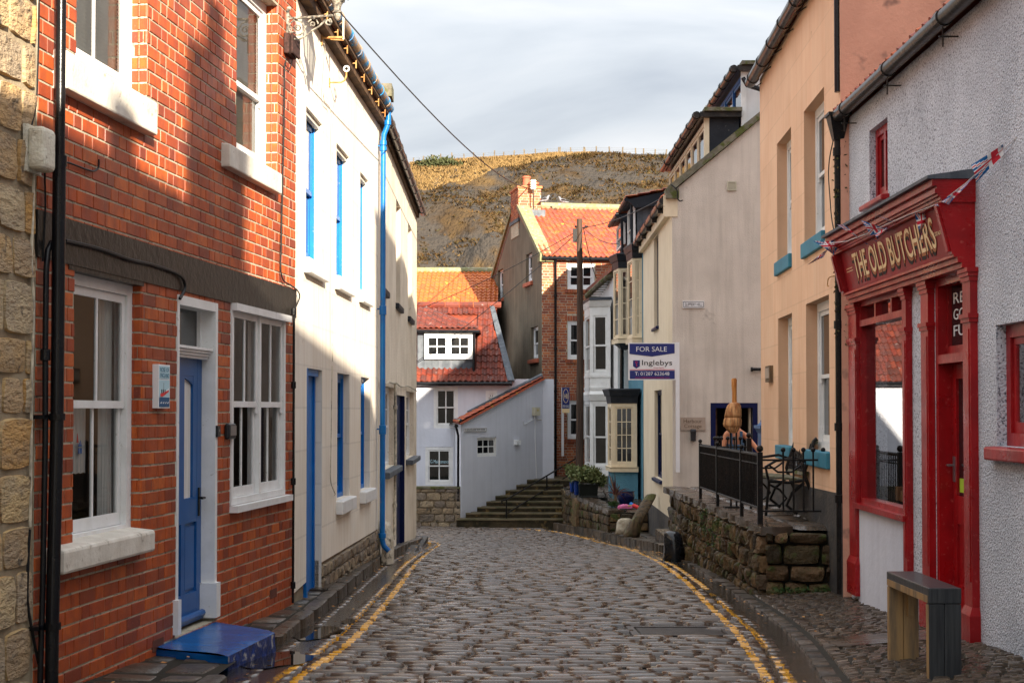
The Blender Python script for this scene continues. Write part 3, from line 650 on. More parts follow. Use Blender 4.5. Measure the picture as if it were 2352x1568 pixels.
# brick ends at the far corner
mb.build('brickwork', 'brick', t)
mb = MB()
for q in (w_ul, w_ur, w_ll):
    for k in range(int((q[3] - q[2]) / .091)):
        z = (math.ceil(q[2] / .091) + k) * .091; mb.tube([FB.P(q[1] + .016, z + .006, -.012), FB.P(q[1] + .016, z + .085, -.012)], .021, 10)
        mb.tube([FB.P(q[1] - .004, z + .006, -.055), FB.P(q[1] - .004, z + .085, -.055)], .010, 8)
mb.build('bullnose_bricks', 'brick', t, True)
mb = MB(); mb.box(FB.P, -.02, LB + .0, 2.53, 2.80, -.02, .018); mb.box(FB.P, w_ll[0] - .1, w_ll[1] + .02, 2.50, 2.529, -.1, .012); mb.build('lintel_beam', 'black_paint', t)
mb = MB()
for a in (1.95, 4.98): 
    mb.box(FB.P, a, a + .225, -.03, .05, 0, .009)
o = mb.build('air_brick', 'air_brick', t)
# upper windows
for q, nm in ((w_ul, 'upper window'), (w_ur, 'upper window')):
    s1 = q[1] - .12 if q is w_ul else q[1] - .13
    o = window(FB, (q[0], q[1] - .0, q[2], q[3]), -.105, t, cols=2 if q is w_ul else 1, rows=1, mid=(1.05 if q is w_ul else .55) if q is w_ul else .42, box=.085, st=.05, gm='glass_clear', sashes=q is w_ur, horns=q is w_ur)
    b = MB(); 
    for k in range(int((q[3] - q[2]) / .028)): z = q[2] + .06 + k * .028; b.add([FB.P(q[0] + .08, z, -.19), FB.P(q[1] - .08, z, -.19), FB.P(q[1] - .08, z + .017, -.172), FB.P(q[0] + .08, z + .017, -.172)], [(0, 1, 2, 3)])
    b.build('blind', 'blind', o, recalc=False)
    room(FB, q, -.12, o)
def sill(F, parent, m, s0, s1, z0, z1, d0, d1, name='sill', bev=.012, slope=.02):
    mb = MB(); b = F.P
    mb.hexa([b(s0, z0, d0), b(s1, z0, d0), b(s1, z0, d1), b(s0, z0, d1), b(s0, z1, d0), b(s1, z1, d0), b(s1, z1 - slope, d1), b(s0, z1 - slope, d1)])
    o = mb.build(name, m, parent); md = o.modifiers.new('bevel', 'BEVEL'); md.width = bev; md.segments = 2; return o
a = FB.uv(155, 150, .09)[0]; b_ = FB.uv(363, 270, .09)[0]; sill(FB, t, 'sill_paint', a, b_, w_ul[2] - .24, w_ul[2] + .005, -.06, .09)
a = FB.uv(529, 370, .08)[0]; b_ = FB.uv(648, 430, .08)[0]; sill(FB, t, 'sill_paint', a, b_, w_ur[2] - .20, w_ur[2] + .005, -.06, .08)
a = FB.uv(148, 1290, .12)[0]; b_ = FB.uv(358, 1250, .12)[0]; zt = FB.uv(148, 1259, .12)[1]; sill(FB, t, 'sill_paint', a, b_, zt - .155, zt + .01, -.08, .12, bev=.02)
# lower left sash with half-drawn net and a warm room behind
q = (w_ll[0], w_ll[1], w_ll[2] - .03, w_ll[3]); mid = (FB.uv(169, 925)[1] - q[2]) / (q[3] - q[2])
o = window(FB, q, -.06, t, cols=2, mid=mid, box=.10, st=.055, bar=.028, gm='glass_clear', depth=.09)
room(FB, q, -.10, o, .75)
mb = MB(); mb.box(FB.P, q[0], q[1], q[2] - .01, q[2] + .03, -.10, .0); mb.build('sill_board', 'white_paint', o)
zb = FB.uv(215, 1085, -.14)[1]; drape(FB, 'net_curtain', 'curtain', o, q[0] + .16, q[0] + .62, zb, FB.uv(215, 925)[1], -.17, 6, .02, .02)
drape(FB, 'net_curtain', 'curtain', o, q[1] - .36, q[1] - .12, q[2] + .12, q[3] - .1, -.16, 5, .02)
mb = MB()
for s in (.30, .45):
    z = zb + .13; mb.box(FB.P, q[0] + s, q[0] + s + .055, z, z + .035, -.15, -.145); mb.prism([FB.P(q[0] + s, z + .045, -.148), FB.P(q[0] + s + .055, z + .045, -.148), FB.P(q[0] + s + .028, z + .085, -.148)], FB.n * .003)
mb.build('curtain_print', 'toy_blue', o)
mb = MB()
for s in (.27, .42): z = zb + .20; mb.prism([FB.P(q[0] + s, z, -.148), FB.P(q[0] + s + .03, z, -.148), FB.P(q[0] + s + .01, z + .06, -.148)], FB.n * .003)
mb.build('curtain_print', 'toy_red', o)
# lower right window: two lights, each with a bar, slim slate sill
mid = (FB.uv(528, 927)[1] - w_lr[2]) / (w_lr[3] - w_lr[2])
o = window(FB, w_lr, .02, t, cols=2, mid=mid, box=.055, st=.055, bar=.028, gm='glass_clear', depth=.08, lights=2, horns=True); room(FB, w_lr, -.05, o, .7)
mb = MB(); mb.box(FB.P, w_lr[0], w_lr[1] + .07, w_lr[3] - .06, w_lr[3] + .0, -.02, .06); mb.build('head_board', 'white_paint', o); mb = MB(); mb.box(FB.P, w_lr[0], w_lr[1] + .08, w_lr[2] - .06, w_lr[2] - .005, -.05, .075); mb.build('sill_board', 'white_paint', o)
L_ = w_lr[1] - w_lr[0]
for k in range(2):
    s = w_lr[0] + .10 + k * L_ * .49; drape(FB, 'curtain', 'curtain', o, s, s + .13, w_lr[2] + .1, w_lr[3] - .1, -.12, 2, .015); drape(FB, 'net_curtain', 'curtain', o, s + .1, s + .36, w_lr[2] + .08, w_lr[2] + .75, -.10, 4, .015, .02)
# door
mb = MB(); s0, s1, z0, z1 = dr; B = lambda *q: mb.box(FB.P, *q)
zt = FB.uv(458, 812, -.05)[1]
B(s0, s0 + .045, z0 + .02, z1, -.16, .012); B(s1 - .045, s1 + .01, z0 + .02, z1, -.16, .012); B(s0 + .045, s1 - .045, z1 - .07, z1, -.16, .010)
B(s0 - .05, s0 + .02, z0 + .03, z0 + .28, -.02, .045); B(s1 - .07, s1 + .035, z0 + .03, z0 + .30, -.155, .035)
for k in range(4): B(s0 + .046, s1 - .046, zt - .04 + k * .022, zt - .02 + k * .022, -.158, -.05 + k * .014)
B(s0 + .046, s0 + .09, zt + .05, z1 - .07, -.155, -.10); B(s1 - .09, s1 - .046, zt + .05, z1 - .07, -.155, -.10)
fr = mb.build('door_frame', 'white_paint', t)
g = MB(); g.box(FB.P, s0 + .09, s1 - .09, zt + .05, z1 - .07, -.14, -.13); g.build('fanlight_pane', 'glass_dark', fr)
da, db = s0 + .047, s1 - .047; zd0, zd1 = z0 + .05, zt - .042; mb = MB(); st = .11; dd = -.10
B(da, da + st, zd0, zd1, dd - .045, dd); B(db - st, db, zd0, zd1, dd - .045, dd); zmid = zd0 + .80
B(da + st, db - st, zd0, zd0 + .2, dd - .045, dd - .001); B(da + st, db - st, zd1 - .13, zd1, dd - .045, dd - .001); B(da + st, db - st, zmid - .06, zmid + .13, dd - .045, dd - .001)
mb.box(FB.P, (da + db) / 2 - .045, (da + db) / 2 + .045, zd0 + .2, zmid - .06, dd - .045, dd - .002)
for (a, b) in ((da + st, (da + db) / 2 - .045), ((da + db) / 2 + .045, db - st)): B(a, b, zd0 + .2, zmid - .06, dd - .03, dd - .022); B(a + .03, b - .03, zd0 + .23, zmid - .09, dd - .03, dd - .010)
door = mb.build('door', 'blue_door', t)
c = (da + db) / 2; n = 10
mb = MB(); arch = [FB.P(da + st, zd1 - .131, dd - .004), FB.P(db - st, zd1 - .131, dd - .004)] + [FB.P(db - st - (db - da - 2 * st) * k / n, zd1 - .24 + .09 * math.sin(math.pi * k / n), dd - .004) for k in range(n + 1)]
mb.prism(arch, -FB.n * .03); gx0, gx1 = FB.uv(424, 950, dd)[0], FB.uv(444, 950, dd)[0]; mb.box(FB.P, da + st, gx0, zmid + .13, zd1 - .13, dd - .04, dd - .0015); mb.box(FB.P, gx1, db - st, zmid + .13, zd1 - .13, dd - .04, dd - .0015); mb.build('arched_rail', 'blue_door', door); mb = MB(); mb.tube([FB.P(da, zd0 + .02, dd + .02), FB.P(db, zd0 + .02, dd + .02)], .03, 8); mb.box(FB.P, da, db, zd0 - .02, zd0 + .04, dd, dd + .03); mb.build('weatherboard', 'blue_door', door)
g = MB(); g.box(FB.P, da + st, db - st, zmid + .13, zd1 - .13, dd - .03, dd - .022); g.build('frosted_pane', 'curtain', door)
g = MB(); g.box(FB.P, db - .085, db - .045, zmid - .02, zmid + .20, dd, dd + .008); g.tube([FB.P(db - .065, zmid + .12, dd), FB.P(db - .065, zmid + .12, dd + .05), FB.P(db - .15, zmid + .12, dd + .055)], .009, 8); g.build('handle', 'iron', door)
# ---- doorstep
t = thing('doorstep', 'chipped blue painted stone doorstep below the blue front door', 'doorstep', (-2.2, 11.2, -.1))
A_, B_, C_, D_ = V((-2.50, 10.72, 0)), V((-1.93, 10.40, 0)), V((-1.78, 11.50, 0)), V((-2.33, 12.02, 0))
mb = MB(); zs = -.005; nx = 14; grid = []
top = lambda u, v: (A_ * (1 - u) + B_ * u) * (1 - v) + (D_ * (1 - u) + C_ * u) * v
vs = []; 
for j in range(nx + 1):
    for i in range(nx + 1):
        p = top(i / nx, j / nx); e = max(0, i / nx - .9) * .12; vs.append(V((p.x, p.y, zs - e + .006 * noise.noise(p * 5))))
mb.add(vs, [(j * (nx + 1) + i, j * (nx + 1) + i + 1, (j + 1) * (nx + 1) + i + 1, (j + 1) * (nx + 1) + i) for j in range(nx) for i in range(nx)])
mb.build('tread', 'blue_step', t, 'all', recalc=False)
mb = MB()
def face(p, q, zlo, n=22):
    vs = []; nrm = (q - p).cross(V((0, 0, 1))).normalized()
    for j in range(6):
        for i in range(n + 1):
            c = p.lerp(q, i / n); f = j / 5; k = (.014 * noise.noise(V((c.x * 9, c.y * 9, f * 3 + 5)))) * (0 < j) + (.0 if j else 0)
            vs.append(V((c.x, c.y, zs - .012 - f * (zs - zlo))) + nrm * k)
    mb.add(vs, [(j * (n + 1) + i, j * (n + 1) + i + 1, (j + 1) * (n + 1) + i + 1, (j + 1) * (n + 1) + i) for j in range(5) for i in range(n)])
face(A_, B_, -.13); mb.build('riser', 'blue_step', t, 'all', recalc=False)
mb = MB(); face(B_, C_, -.22); face(C_, D_, -.2, 8); mb.build('worn_riser', 'blue_chipped', t, 'all', recalc=False)
# ---- name plaque
s0, s1 = FB.uv(364, 885, .05)[0], FB.uv(390, 885, .05)[0]; z1, z0 = FB.uv(364, 836, .05)[1], FB.uv(364, 937, .05)[1]
t = thing('house_plaque', 'white house name plaque lettered ROSE OF ENGLAND above a painted fishing boat', 'sign', FB.P(s0, z0, 0))
fbox(FB, 'board', 'white_upvc', t, (s0, s1, z0, z1, .006, .05)); H = z1 - z0; W_ = s1 - s0; e = .06 * W_
fbox(FB, 'name_panel', 'plaque_blue', t, (s0 + e, s1 - e, z1 - .33 * H, z1 - .035 * H, .05, .053)); fbox(FB, 'picture_sky', 'plaque_blue', t, (s0 + e, s1 - e, z0 + .25 * H, z1 - .36 * H, .05, .053)); fbox(FB, 'picture_sea', 'sea_blue', t, (s0 + e, s1 - e, z0 + .03 * H, z0 + .249 * H, .05, .053))
text(FB, 'ROSE OF', 'lettering', 'ink_blue', t, s0 + .12 * W_, s1 - .12 * W_, z1 - .17 * H, z1 - .07 * H, .053, .001); text(FB, 'ENGLAND', 'lettering', 'ink_blue', t, s0 + .12 * W_, s1 - .10 * W_, z1 - .30 * H, z1 - .20 * H, .053, .001)
mb = MB(); X = lambda u, v: FB.P(s0 + u * W_, z0 + v * H, .0535); mb.prism([X(.12, .33), X(.14, .27), X(.32, .26), X(.86, .38), X(.86, .42)], FB.n * .001); mb.build('boat_hull', 'toy_red', t)
mb = MB(); mb.prism([X(.3, .33), X(.86, .422), X(.86, .46)], FB.n * .001)
for k in range(4): mb.prism([X(.12 + k * .2, .12), X(.2 + k * .2, .10), X(.28 + k * .2, .15), X(.2 + k * .2, .135)], FB.n * .001)
mb.build('bow_and_waves', 'white_upvc', t)
mb = MB()
for u in (.2, .33, .5): mb.prism([X(u, .33), X(u + .07, .33), X(u + .06, .43), X(u + .01, .43)], FB.n * .001)
mb.tube([X(.42, .34), X(.42, .58)], .0012, 4); mb.build('boat_crew', 'letter_shadow', t)
# ---- key safe and bell
q = FB.rect(513, 530, (521, 972), (521, 1008)); t = thing('key_safe', 'black and silver key safe on the brick pier between door and window', 'key safe', FB.P(q[0], q[2]))
mb = MB(); mb.box(FB.P, q[0], q[1], q[2], q[3], .006, .05); o = mb.build('case', 'keysafe', t); md = o.modifiers.new('b', 'BEVEL'); md.width = .018; md.segments = 3
fbox(FB, 'keypad', 'steel', t, (q[0] + .03, q[1] - .015, q[2] + .03, q[3] - .02, .05, .054))
q = FB.rect(492, 498.5, (495, 977), (495, 1003)); t = thing('door_bell', 'small black door bell on the edge of the white door frame', 'bell', FB.P(q[0], q[2])); fbox(FB, 'case', 'keysafe', t, (q[0], q[1], q[2], q[3], .012, .03)); fbox(FB, 'button', 'steel', t, ((q[0] * .6 + q[1] * .4), (q[0] * .4 + q[1] * .6), q[2] + .04, q[2] + .06, .03, .034))
# ---- pipes and cables on the brick house
def onF(F, d): return lambda px, py: F.P(*F.uv(px, py, d), d)
def pipe(name, label, cat, m, pts, r, collars=(), clips=None, group=None, clabel='bracket'):
    t = thing(name, label, cat, pts[-1], group); mb = MB(); mb.tube(pts, r, 12); mb.build('pipe', m, t, True)
    for c, dirn in collars:
        mb = MB(); d = V(dirn).normalized(); rr = r if not isinstance(r, list) else r[0]
        mb.tube([c - d * .035, c - d * .03, c + d * .03, c + d * .035], [rr, rr + .012, rr + .012, rr], 14); mb.build('collar', m, t, True)
    for c, nn in (clips or []):
        mb = MB(); mb.tube([c, c - nn * .12], .009, 6); mb.build('bracket', m, t)
    return t
p = onF(FB, .10); zz = (0, 0, 1)
t = pipe('drainpipe', 'thick black cast iron drainpipe in front of the brick house', 'drainpipe', 'pipe_black', [p(141, -60), p(137, 367)], .030, [(p(137, 370), zz)])
mb = MB(); mb.tube([p(136.5, 362), p(131, 957), p(120, 1440), p(118, 1590)], .0385, 14); mb.build('lower_pipe', 'pipe_black', t, True)
for q in ((131, 957), (121, 1437)):
    mb = MB(); c = p(*q); mb.tube([c - V((0, 0, .02)), c + V((0, 0, .02))], .047, 14); mb.box(lambda a, b, c_: c + FB.u * a + V((0, 0, b)) + FB.n * c_, -.12, .06, -.012, .012, -.09, -.03); mb.build('collar', 'pipe_black', t)
p = onF(FB, .05)
pipe('conduit', 'slim black conduit beside the thick cast iron drainpipe', 'conduit', 'pipe_black', [p(119, 557), p(110, 575), p(106, 620), p(104, 800), p(104, 1000), p(98, 1350), p(92, 1570)], .017, [(p(104, 815), zz)])
def cable(name, label, m, pts, r=.006, cat='cable', clips=0):
    mb = MB(); q = []
    pts = [V(a) for a in pts]
    for i in range(len(pts) - 1):
        a, b, c, d = pts[max(i - 1, 0)], pts[i], pts[i + 1], pts[min(i + 2, len(pts) - 1)]
        for k in range(4):
            t = k / 4; q.append(.5 * ((2 * b) + (c - a) * t + (2 * a - 5 * b + 4 * c - d) * t * t + (3 * b - a - 3 * c + d) * t ** 3))
    q.append(pts[-1]); mb.tube(q, r, 6); return props(mb.build(name, m, None, True), label, cat)
p = onF(FB, .035)
cable('cable', 'thick black cable along the black beam, ending at the white door frame', 'cable', [p(150, 553), p(230, 572), p(300, 597), p(345, 607), p(400, 625), p(420, 640), p(425, 662), p(413, 686)], .012)
p = onF(FB, .02)
cable('cable', 'thin black cable sagging across the sunlit bricks beside the upper drainpipe', 'cable', [p(100, 340), p(107, 372), p(150, 372), p(195, 388), p(215, 393), p(226, 385), p(227, 366)], .006)
cable('cable', 'cream and black cable running down the joint between stone house and brick house', 'cable_cream', [p(77, 400), p(76, 470), p(72, 600), p(77, 700), p(73, 860), p(71, 1050), p(69, 1210)], .009)
cable('cable', 'black cable at the foot of the joint between stone house and brick house', 'cable', [p(68, 1215), p(64, 1300), p(63, 1380), p(76, 1460), p(94, 1550)], .009)
cable('cable', 'thin black cable down the brick edge above the weathered white box', 'cable', [p(90, 0), p(88, 120), p(84, 230), p(70, 300)], .005)
cable('cable', 'thin dark cable between the white box and the thick drainpipe', 'cable', [p(105, 315), p(103, 400), p(104, 480), p(98, 600)], .006)
q = FB.rect(52, 94, (70, 297), (70, 400)); t = thing('alarm_box', 'weathered white box on the joint of stone house and brick house', 'box', FB.P(q[0], q[2])); s0 = FB.uv(57, 350, .02)[0]; s1 = FB.uv(88, 350, .02)[0]
mb = MB(); mb.box(FB.P, s0, s1, q[2] + .01, q[3], .03, .13); o = mb.build('case', 'alarm_box', t); md = o.modifiers.new('b', 'BEVEL'); md.width = .03; md.segments = 3
mb = MB(); mb.box(FB.P, s0 - .01, s1 + .01, q[2], q[3] + .01, .012, .035); mb.build('backplate', 'alarm_box', t)
pb = onF(FB, .03)
cable('cable', 'black cable down the far edge of the brick house from the rusty box', 'cable', [pb(654, 145), pb(652, 300), pb(646, 560), pb(647, 635), pb(668, 655), pb(684, 668), pb(688, 684), pb(676, 712)], .007)
p = onF(FB, .05); pipe('conduit', 'thin black pipe running down the far corner of the brick house', 'conduit', 'pipe_black', [p(675, 706), p(674, 1100), p(672.5, 1384)], .012, [(p(674.5, 716), zz), (p(674, 884), zz), (p(673.5, 1105), zz), (p(673, 1343), zz)])
# ---- street lamp on a scrolled bracket
s_l, z_l = FB.uv(668, 41, .05)
t = thing('street_lamp', 'ornate flaking iron street lamp on a scrolled bracket high on the brick house', 'street lamp', FB.P(s_l, z_l, 0)); G = lambda d, z: FB.P(s_l, z_l + z, .01 + d)
k_ = 1 / 245.0; D2 = lambda px, py: G(max(.0, (px - 668) * k_), (41 - py) * k_)
mb = MB(); mb.box(lambda a, b, c: FB.P(s_l + a, z_l + b, c), -.014, .014, -.17, .08, .012, .035); mb.ball(G(.02, .085), .022)
mb.tube([D2(670, 43), D2(776, 39)], .012, 8)
for x in (691, 731): mb.tube([D2(x - 3, 43), D2(x, 43), D2(x, 43), D2(x + 3, 43)], [.013, .02, .02, .013], 8)
def curve(pts, r): mb.tube([D2(*q) for q in pts], r, 6)
def spiral(cx, cy, r0, r1, a0, turns, rr=.007): curve([(cx + (r0 + (r1 - r0) * i / 22) * math.cos(a0 + turns * 2 * math.pi * i / 22), cy + (r0 + (r1 - r0) * i / 22) * math.sin(a0 + turns * 2 * math.pi * i / 22)) for i in range(23)], rr)
curve([(675, 81), (684, 90), (697, 92), (712, 84), (728, 72), (745, 62), (755, 52), (759, 47)], .009)
spiral(694, 66, 9, 3, 2.6, 1.3); curve([(676, 76), (684, 74), (686, 76), (692, 81), (700, 81), (708, 74), (712, 64), (718, 52), (726, 46)], .008)
curve([(674, 58), (682, 49), (693, 48), (703, 52), (710, 64)], .007); spiral(729, 58, 6, 2.5, 2.5, 1.1); curve([(737, 47), (741, 55), (741, 58)], .007); spiral(765, 54, 8, 3, -1.2, 1.25, .009); spiral(677, 69, 4, 2, 1, 1, .006); spiral(678, 96, 4, 2, 1, 1, .006)
mb.build('bracket', 'lamp_iron', t, True)
Lc = D2(786, 46); mb = MB(); mb.lathe(Lc, [(.02, -.02), (.032, 0), (.034, .035), (.028, .045), (.045, .052), (.045, .062), (.034, .07), (.034, .10), (.045, .13), (.085, .19), (.09, .2)], 14); mb.build('lamp_base', 'lamp_iron', t, True)
mb = MB(); 
for k in range(6):
    a = k * math.pi / 3; c0 = Lc + V((.10 * math.cos(a), .10 * math.sin(a), .2)); c1 = Lc + V((.17 * math.cos(a), .17 * math.sin(a), .55)); mb.tube([c0, c1], .009, 6); a2 = a + math.pi / 3
    mb.tube([c0, Lc + V((.10 * math.cos(a2), .10 * math.sin(a2), .2))], .009, 6); mb.tube([c1, Lc + V((.17 * math.cos(a2), .17 * math.sin(a2), .55))], .011, 6); mb.ball(c0 - V((0, 0, .02)), .012, 6)
mb.build('lantern_frame', 'lamp_iron', t, True)
mb = MB(); mb.tube([Lc + V((0, 0, .2)), Lc + V((0, 0, .55))], [.095, .162], 6, cap=False); mb.build('lantern_glass', 'glass_clear', t)
mb = MB(); mb.lathe(Lc, [(.18, .55), (.14, .62), (.06, .7), (.03, .72), (.03, .76), (.001, .8)], 6); mb.build('lantern_roof', 'lamp_iron', t)
q = FB.rect(649, 672, (660, 85), (660, 132)); t = thing('junction_box', 'corroded brown junction box below the street lamp bracket', 'box', FB.P(q[0], q[2]))
mb = MB(); mb.box(FB.P, q[0], q[1] - .07, q[2], q[3], .008, .06); mb.box(FB.P, q[0] + .05, q[1] - .03, q[2] + .01, q[3] + .005, .06, .085); o = mb.build('case', 'rusty_box', t); md = o.modifiers.new('b', 'BEVEL'); md.width = .012; md.segments = 2
mb = MB(); mb.tube([pb(657, 134), pb(656, 150), pb(660, 157), pb(667, 157), pb(671, 140), pb(670, 132)], .005, 6); mb.build('loose_wires', 'cable', t, True)
# ================================================================ white house with blue trim
FW = Fac((-2.0705, 14.502), (-1.853, 21.06)); LW = FW.L; rw = FW.rect
t = thing('white_house', 'cream rendered house with bright blue window frames and door beside the brick house', 'house', FW.P(0, -.2))
ups = [rw(703.4, 739.7, (703.4, 243.8), (720, 590)), rw(773, 801.8, (773, 328), (790, 628)), rw(827.5, 846, (827.5, 394), (838, 665))]
zsl = FW.uv(707.5, 584.5, .07)[1]; ups = [(a, b, zsl, d) for a, b, c, d in ups]
ddr = rw(705, 739.8, (706.4, 844.7), (706, 1368)); lo = [rw(775, 803, (775, 855.6), (790, 1150)), rw(828.8, 849.9, (828.8, 865), (840, 1130))]; zl = FW.uv(777.8, 1152.7, .07)[1]; lo = [(a, b, zl, d) for a, b, c, d in lo]
zpl = .05; dh = (ddr[0], ddr[1], -.22, ddr[3], .13); mb = MB()
wallpoly(mb, FW, [(0, -.6), (0, 5.72), (LW, 5.72), (LW, zpl - .02), (ddr[1] + .01, zpl), (ddr[1] + .01, -.6)], [(*q, .13) for q in ups + lo] + [dh]) if False else wallpoly(mb, FW, [(0, -.08), (0, 5.72), (LW, 5.72), (LW, zpl - .03), (ddr[1] + .001, zpl), (ddr[1] + .001, ddr[3]), (ddr[0], ddr[3]), (ddr[0], -.05)], [(*q, .13) for q in ups + lo])
mb.add([FW.P(ddr[1], -.25, 0), FW.P(ddr[1], ddr[3], 0), FW.P(ddr[1], ddr[3], -.13), FW.P(ddr[1], -.25, -.13)], [(0, 1, 2, 3)], 0, [(0, -.25), (0, 2), (.13, 2), (.13, -.25)])
mb.add([FW.P(ddr[0], ddr[3], 0), FW.P(ddr[1], ddr[3], 0), FW.P(ddr[1], ddr[3], -.13), FW.P(ddr[0], ddr[3], -.13)], [(0, 1, 2, 3)])
bulk(mb, FW, 0, LW, -.6, 5.72, 7, 8.0); mb.build('wall', 'cream_block', t); plainroof(FW, 0, LW, 5.80, 7, 8.1, 'tile_dark', t, over=.12)
mb = MB(); mb.box(FW.P, ddr[1] + .0, LW, -.9, zpl + .02, -.3, -.03); mb.box(FW.P, 0, ddr[0], -.9, 0, -.3, -.03); mb.build('plinth', 'stone_mortar', t)
mb = MB(); rubble(mb, FW.P, ddr[1] + .02, LW, lambda s: -.75, lambda s: zpl - .01, ch=.12, lr=(.14, .34), th=.022); mb.build('plinth_stones', 'rubble_dry', t, True)
for q in ups + lo:
    window(FW, q, -.075, t, 'blue_trim', cols=2, mid=.5, box=.05, st=.05, depth=.07)
for q in ups:
    sill(FW, t, 'white_paint', q[0] - .13, q[1] + .10, q[2] - .16, q[2], -.08, .07, slope=.01); mb = MB(); mb.box(FW.P, q[0], q[1], q[3] - .05, q[3] - .001, -.125, -.03); mb.build('lintel_slab', 'sill_paint', t)
for q in lo: sill(FW, t, 'white_paint', q[0] - .06, q[1] + .10, q[2] - .16, q[2], -.08, .08, slope=.01)
mb = MB(); mb.box(FW.P, ddr[0] - .0, ddr[0] + .06, -.25, ddr[3] - .002, -.13, .004); mb.box(FW.P, ddr[1] - .06, ddr[1] - .001, -.25, ddr[3] - .002, -.13, -.07); mb.box(FW.P, ddr[0] + .06, ddr[1] - .06, ddr[3] - .07, ddr[3] - .002, -.129, -.03); o = mb.build('door_frame', 'blue_trim', t)
fbox(FW, 'door', 'blue_trim', t, (ddr[0] + .06, ddr[1] - .06, -.22, ddr[3] - .07, -.128, -.09))
mb = MB(); mb.box(FW.P, 0, LW, 5.62, 5.74, -.05, .10); mb.box(FW.P, 0, LW, 5.73, 5.80, -.2, .16); mb.build('eaves_board', 'brown_board', t)
# gutters, downpipe, brackets, wires
t = thing('gutter', 'peeling blue gutter along the eaves of the cream house', 'gutter', FW.P(LW, 5.8, .14)); g0, g1 = FW.P(0, 5.85, .15), FW.P(LW - .05, 5.83, .15)
mb = MB(); mb.tube([g0, g1], .072, 14); mb.build('channel', 'blue_gutter', t, True)
for k in range(9):
    c = g0.lerp(g1, (k + .35) / 9); mb = MB(); mb.tube([c - FW.u * .03, c + FW.u * .03], .080, 14); mb.build('joint', 'blue_gutter', t, True)
    mb = MB(); e = c + FW.n * .0 - V((0, 0, .02)); mb.tube([e + V((0, 0, -.05)), e + V((0, 0, -.19))], .008, 6); mb.tube([FW.P((c - FW.o).dot(FW.u), c.z - .15, -.01), e + V((0, 0, -.13))], .008, 6); mb.build('bracket', 'rust', t)
sd_, zd_ = FW.uv(867, 300, .08); X = lambda z, d=.08: FW.P(LW - .12, z, d)
t = pipe('downpipe', 'bright blue cast iron downpipe at the end of the cream house', 'drainpipe', 'blue_pipe', [X(5.80, .15), X(5.66, .15), X(5.56, .13), X(5.46, .09), X(5.36, .08), X(3.0), X(-.12), X(-.2, .10), X(-.27, .17)], .037, [(X(5.34), zz), (X(5.62, .14), zz), (X(3.06), zz), (X(3.0), zz), (X(1.42), zz), (X(1.36), zz), (X(-.06), zz), (X(5.26), zz)], [(X(3.05), FW.n), (X(1.4), FW.n), (X(-.04), FW.n), (X(5.3), FW.n)])
p = onF(FW, .03)
def pr(F, s, z, d): return F.P(s, z, d)
s_, z_ = FW.uv(742, 87, .02); t = thing('wire_bracket', 'rusty iron wire bracket with a white insulator below the blue gutter', 'bracket', FW.P(s_, z_))
mb = MB(); mb.box(lambda a, b, c: FW.P(s_ + a, z_ + b, c), -.02, .02, -.08, .08, 0, .015); mb.tube([FW.P(s_, z_, 0), FW.P(s_, z_, .24)], .014, 8); mb.tube([FW.P(s_, z_ - .02, .1), FW.P(s_, z_ - .03, .24), FW.P(s_, z_ - .02, .24)], .006, 6); mb.build('arm', 'rust', t)
mb = MB(); mb.tube([FW.P(s_, z_ - .02, .235), FW.P(s_, z_ + .22, .235)], .010, 8); mb.build('insulator', 'sill_paint', t)
s_, z_ = FW.uv(760, 190, .02); t = thing('cable_hook', 'rusty iron cable hook with a white eye on the cream house', 'hook', FW.P(s_, z_))
mb = MB(); mb.box(lambda a, b, c: FW.P(s_ + a, z_ + b, c), -.012, .012, -.05, .05, 0, .012); mb.tube([FW.P(s_, z_, 0), FW.P(s_, z_, .13), FW.P(s_, z_ + .02, .17), FW.P(s_, z_ + .07, .19), FW.P(s_, z_ + .12, .19)], .009, 8); mb.build('arm', 'rust', t)
mb = MB(); mb.tube([FW.P(s_, z_ + .15 + .028 * math.sin(k * math.pi / 6), .19 + .028 * math.cos(k * math.pi / 6)) for k in range(13)], .010, 6); mb.build('eye', 'white_paint', t)
cable('wall_cable', 'thin rusty cable down the cream house from the wire bracket', 'cable_cream', [p(744, 100), p(748, 125), p(744, 180), p(744, 230), p(758, 250), p(763, 300), p(764, 420), p(763, 560), p(762, 700), p(764, 830)], .004)
cable('wall_cable', 'thin cream cable between the door and first window of the cream house', 'cable_cream', [p(763, 840), p(762, 900), p(760, 1040), p(759, 1100), p(766, 1125), p(770, 1133), p(768, 1137)], .005)
Lst = Lc + V((.03, 0, .05)); end = at(1212, 432, 46.6)
mb = MB(); mb.tube([Lst.lerp(end, k / 16) - V((0, 0, .9 * 4 * (k / 16) * (1 - k / 16) * .35)) for k in range(17)], [.007 + .010 * k / 16 for k in range(17)], 5)
props(mb.build('overhead_cable', 'cable', None, True), 'long black overhead cable crossing the sky from street lamp to brick chimney', 'cable')
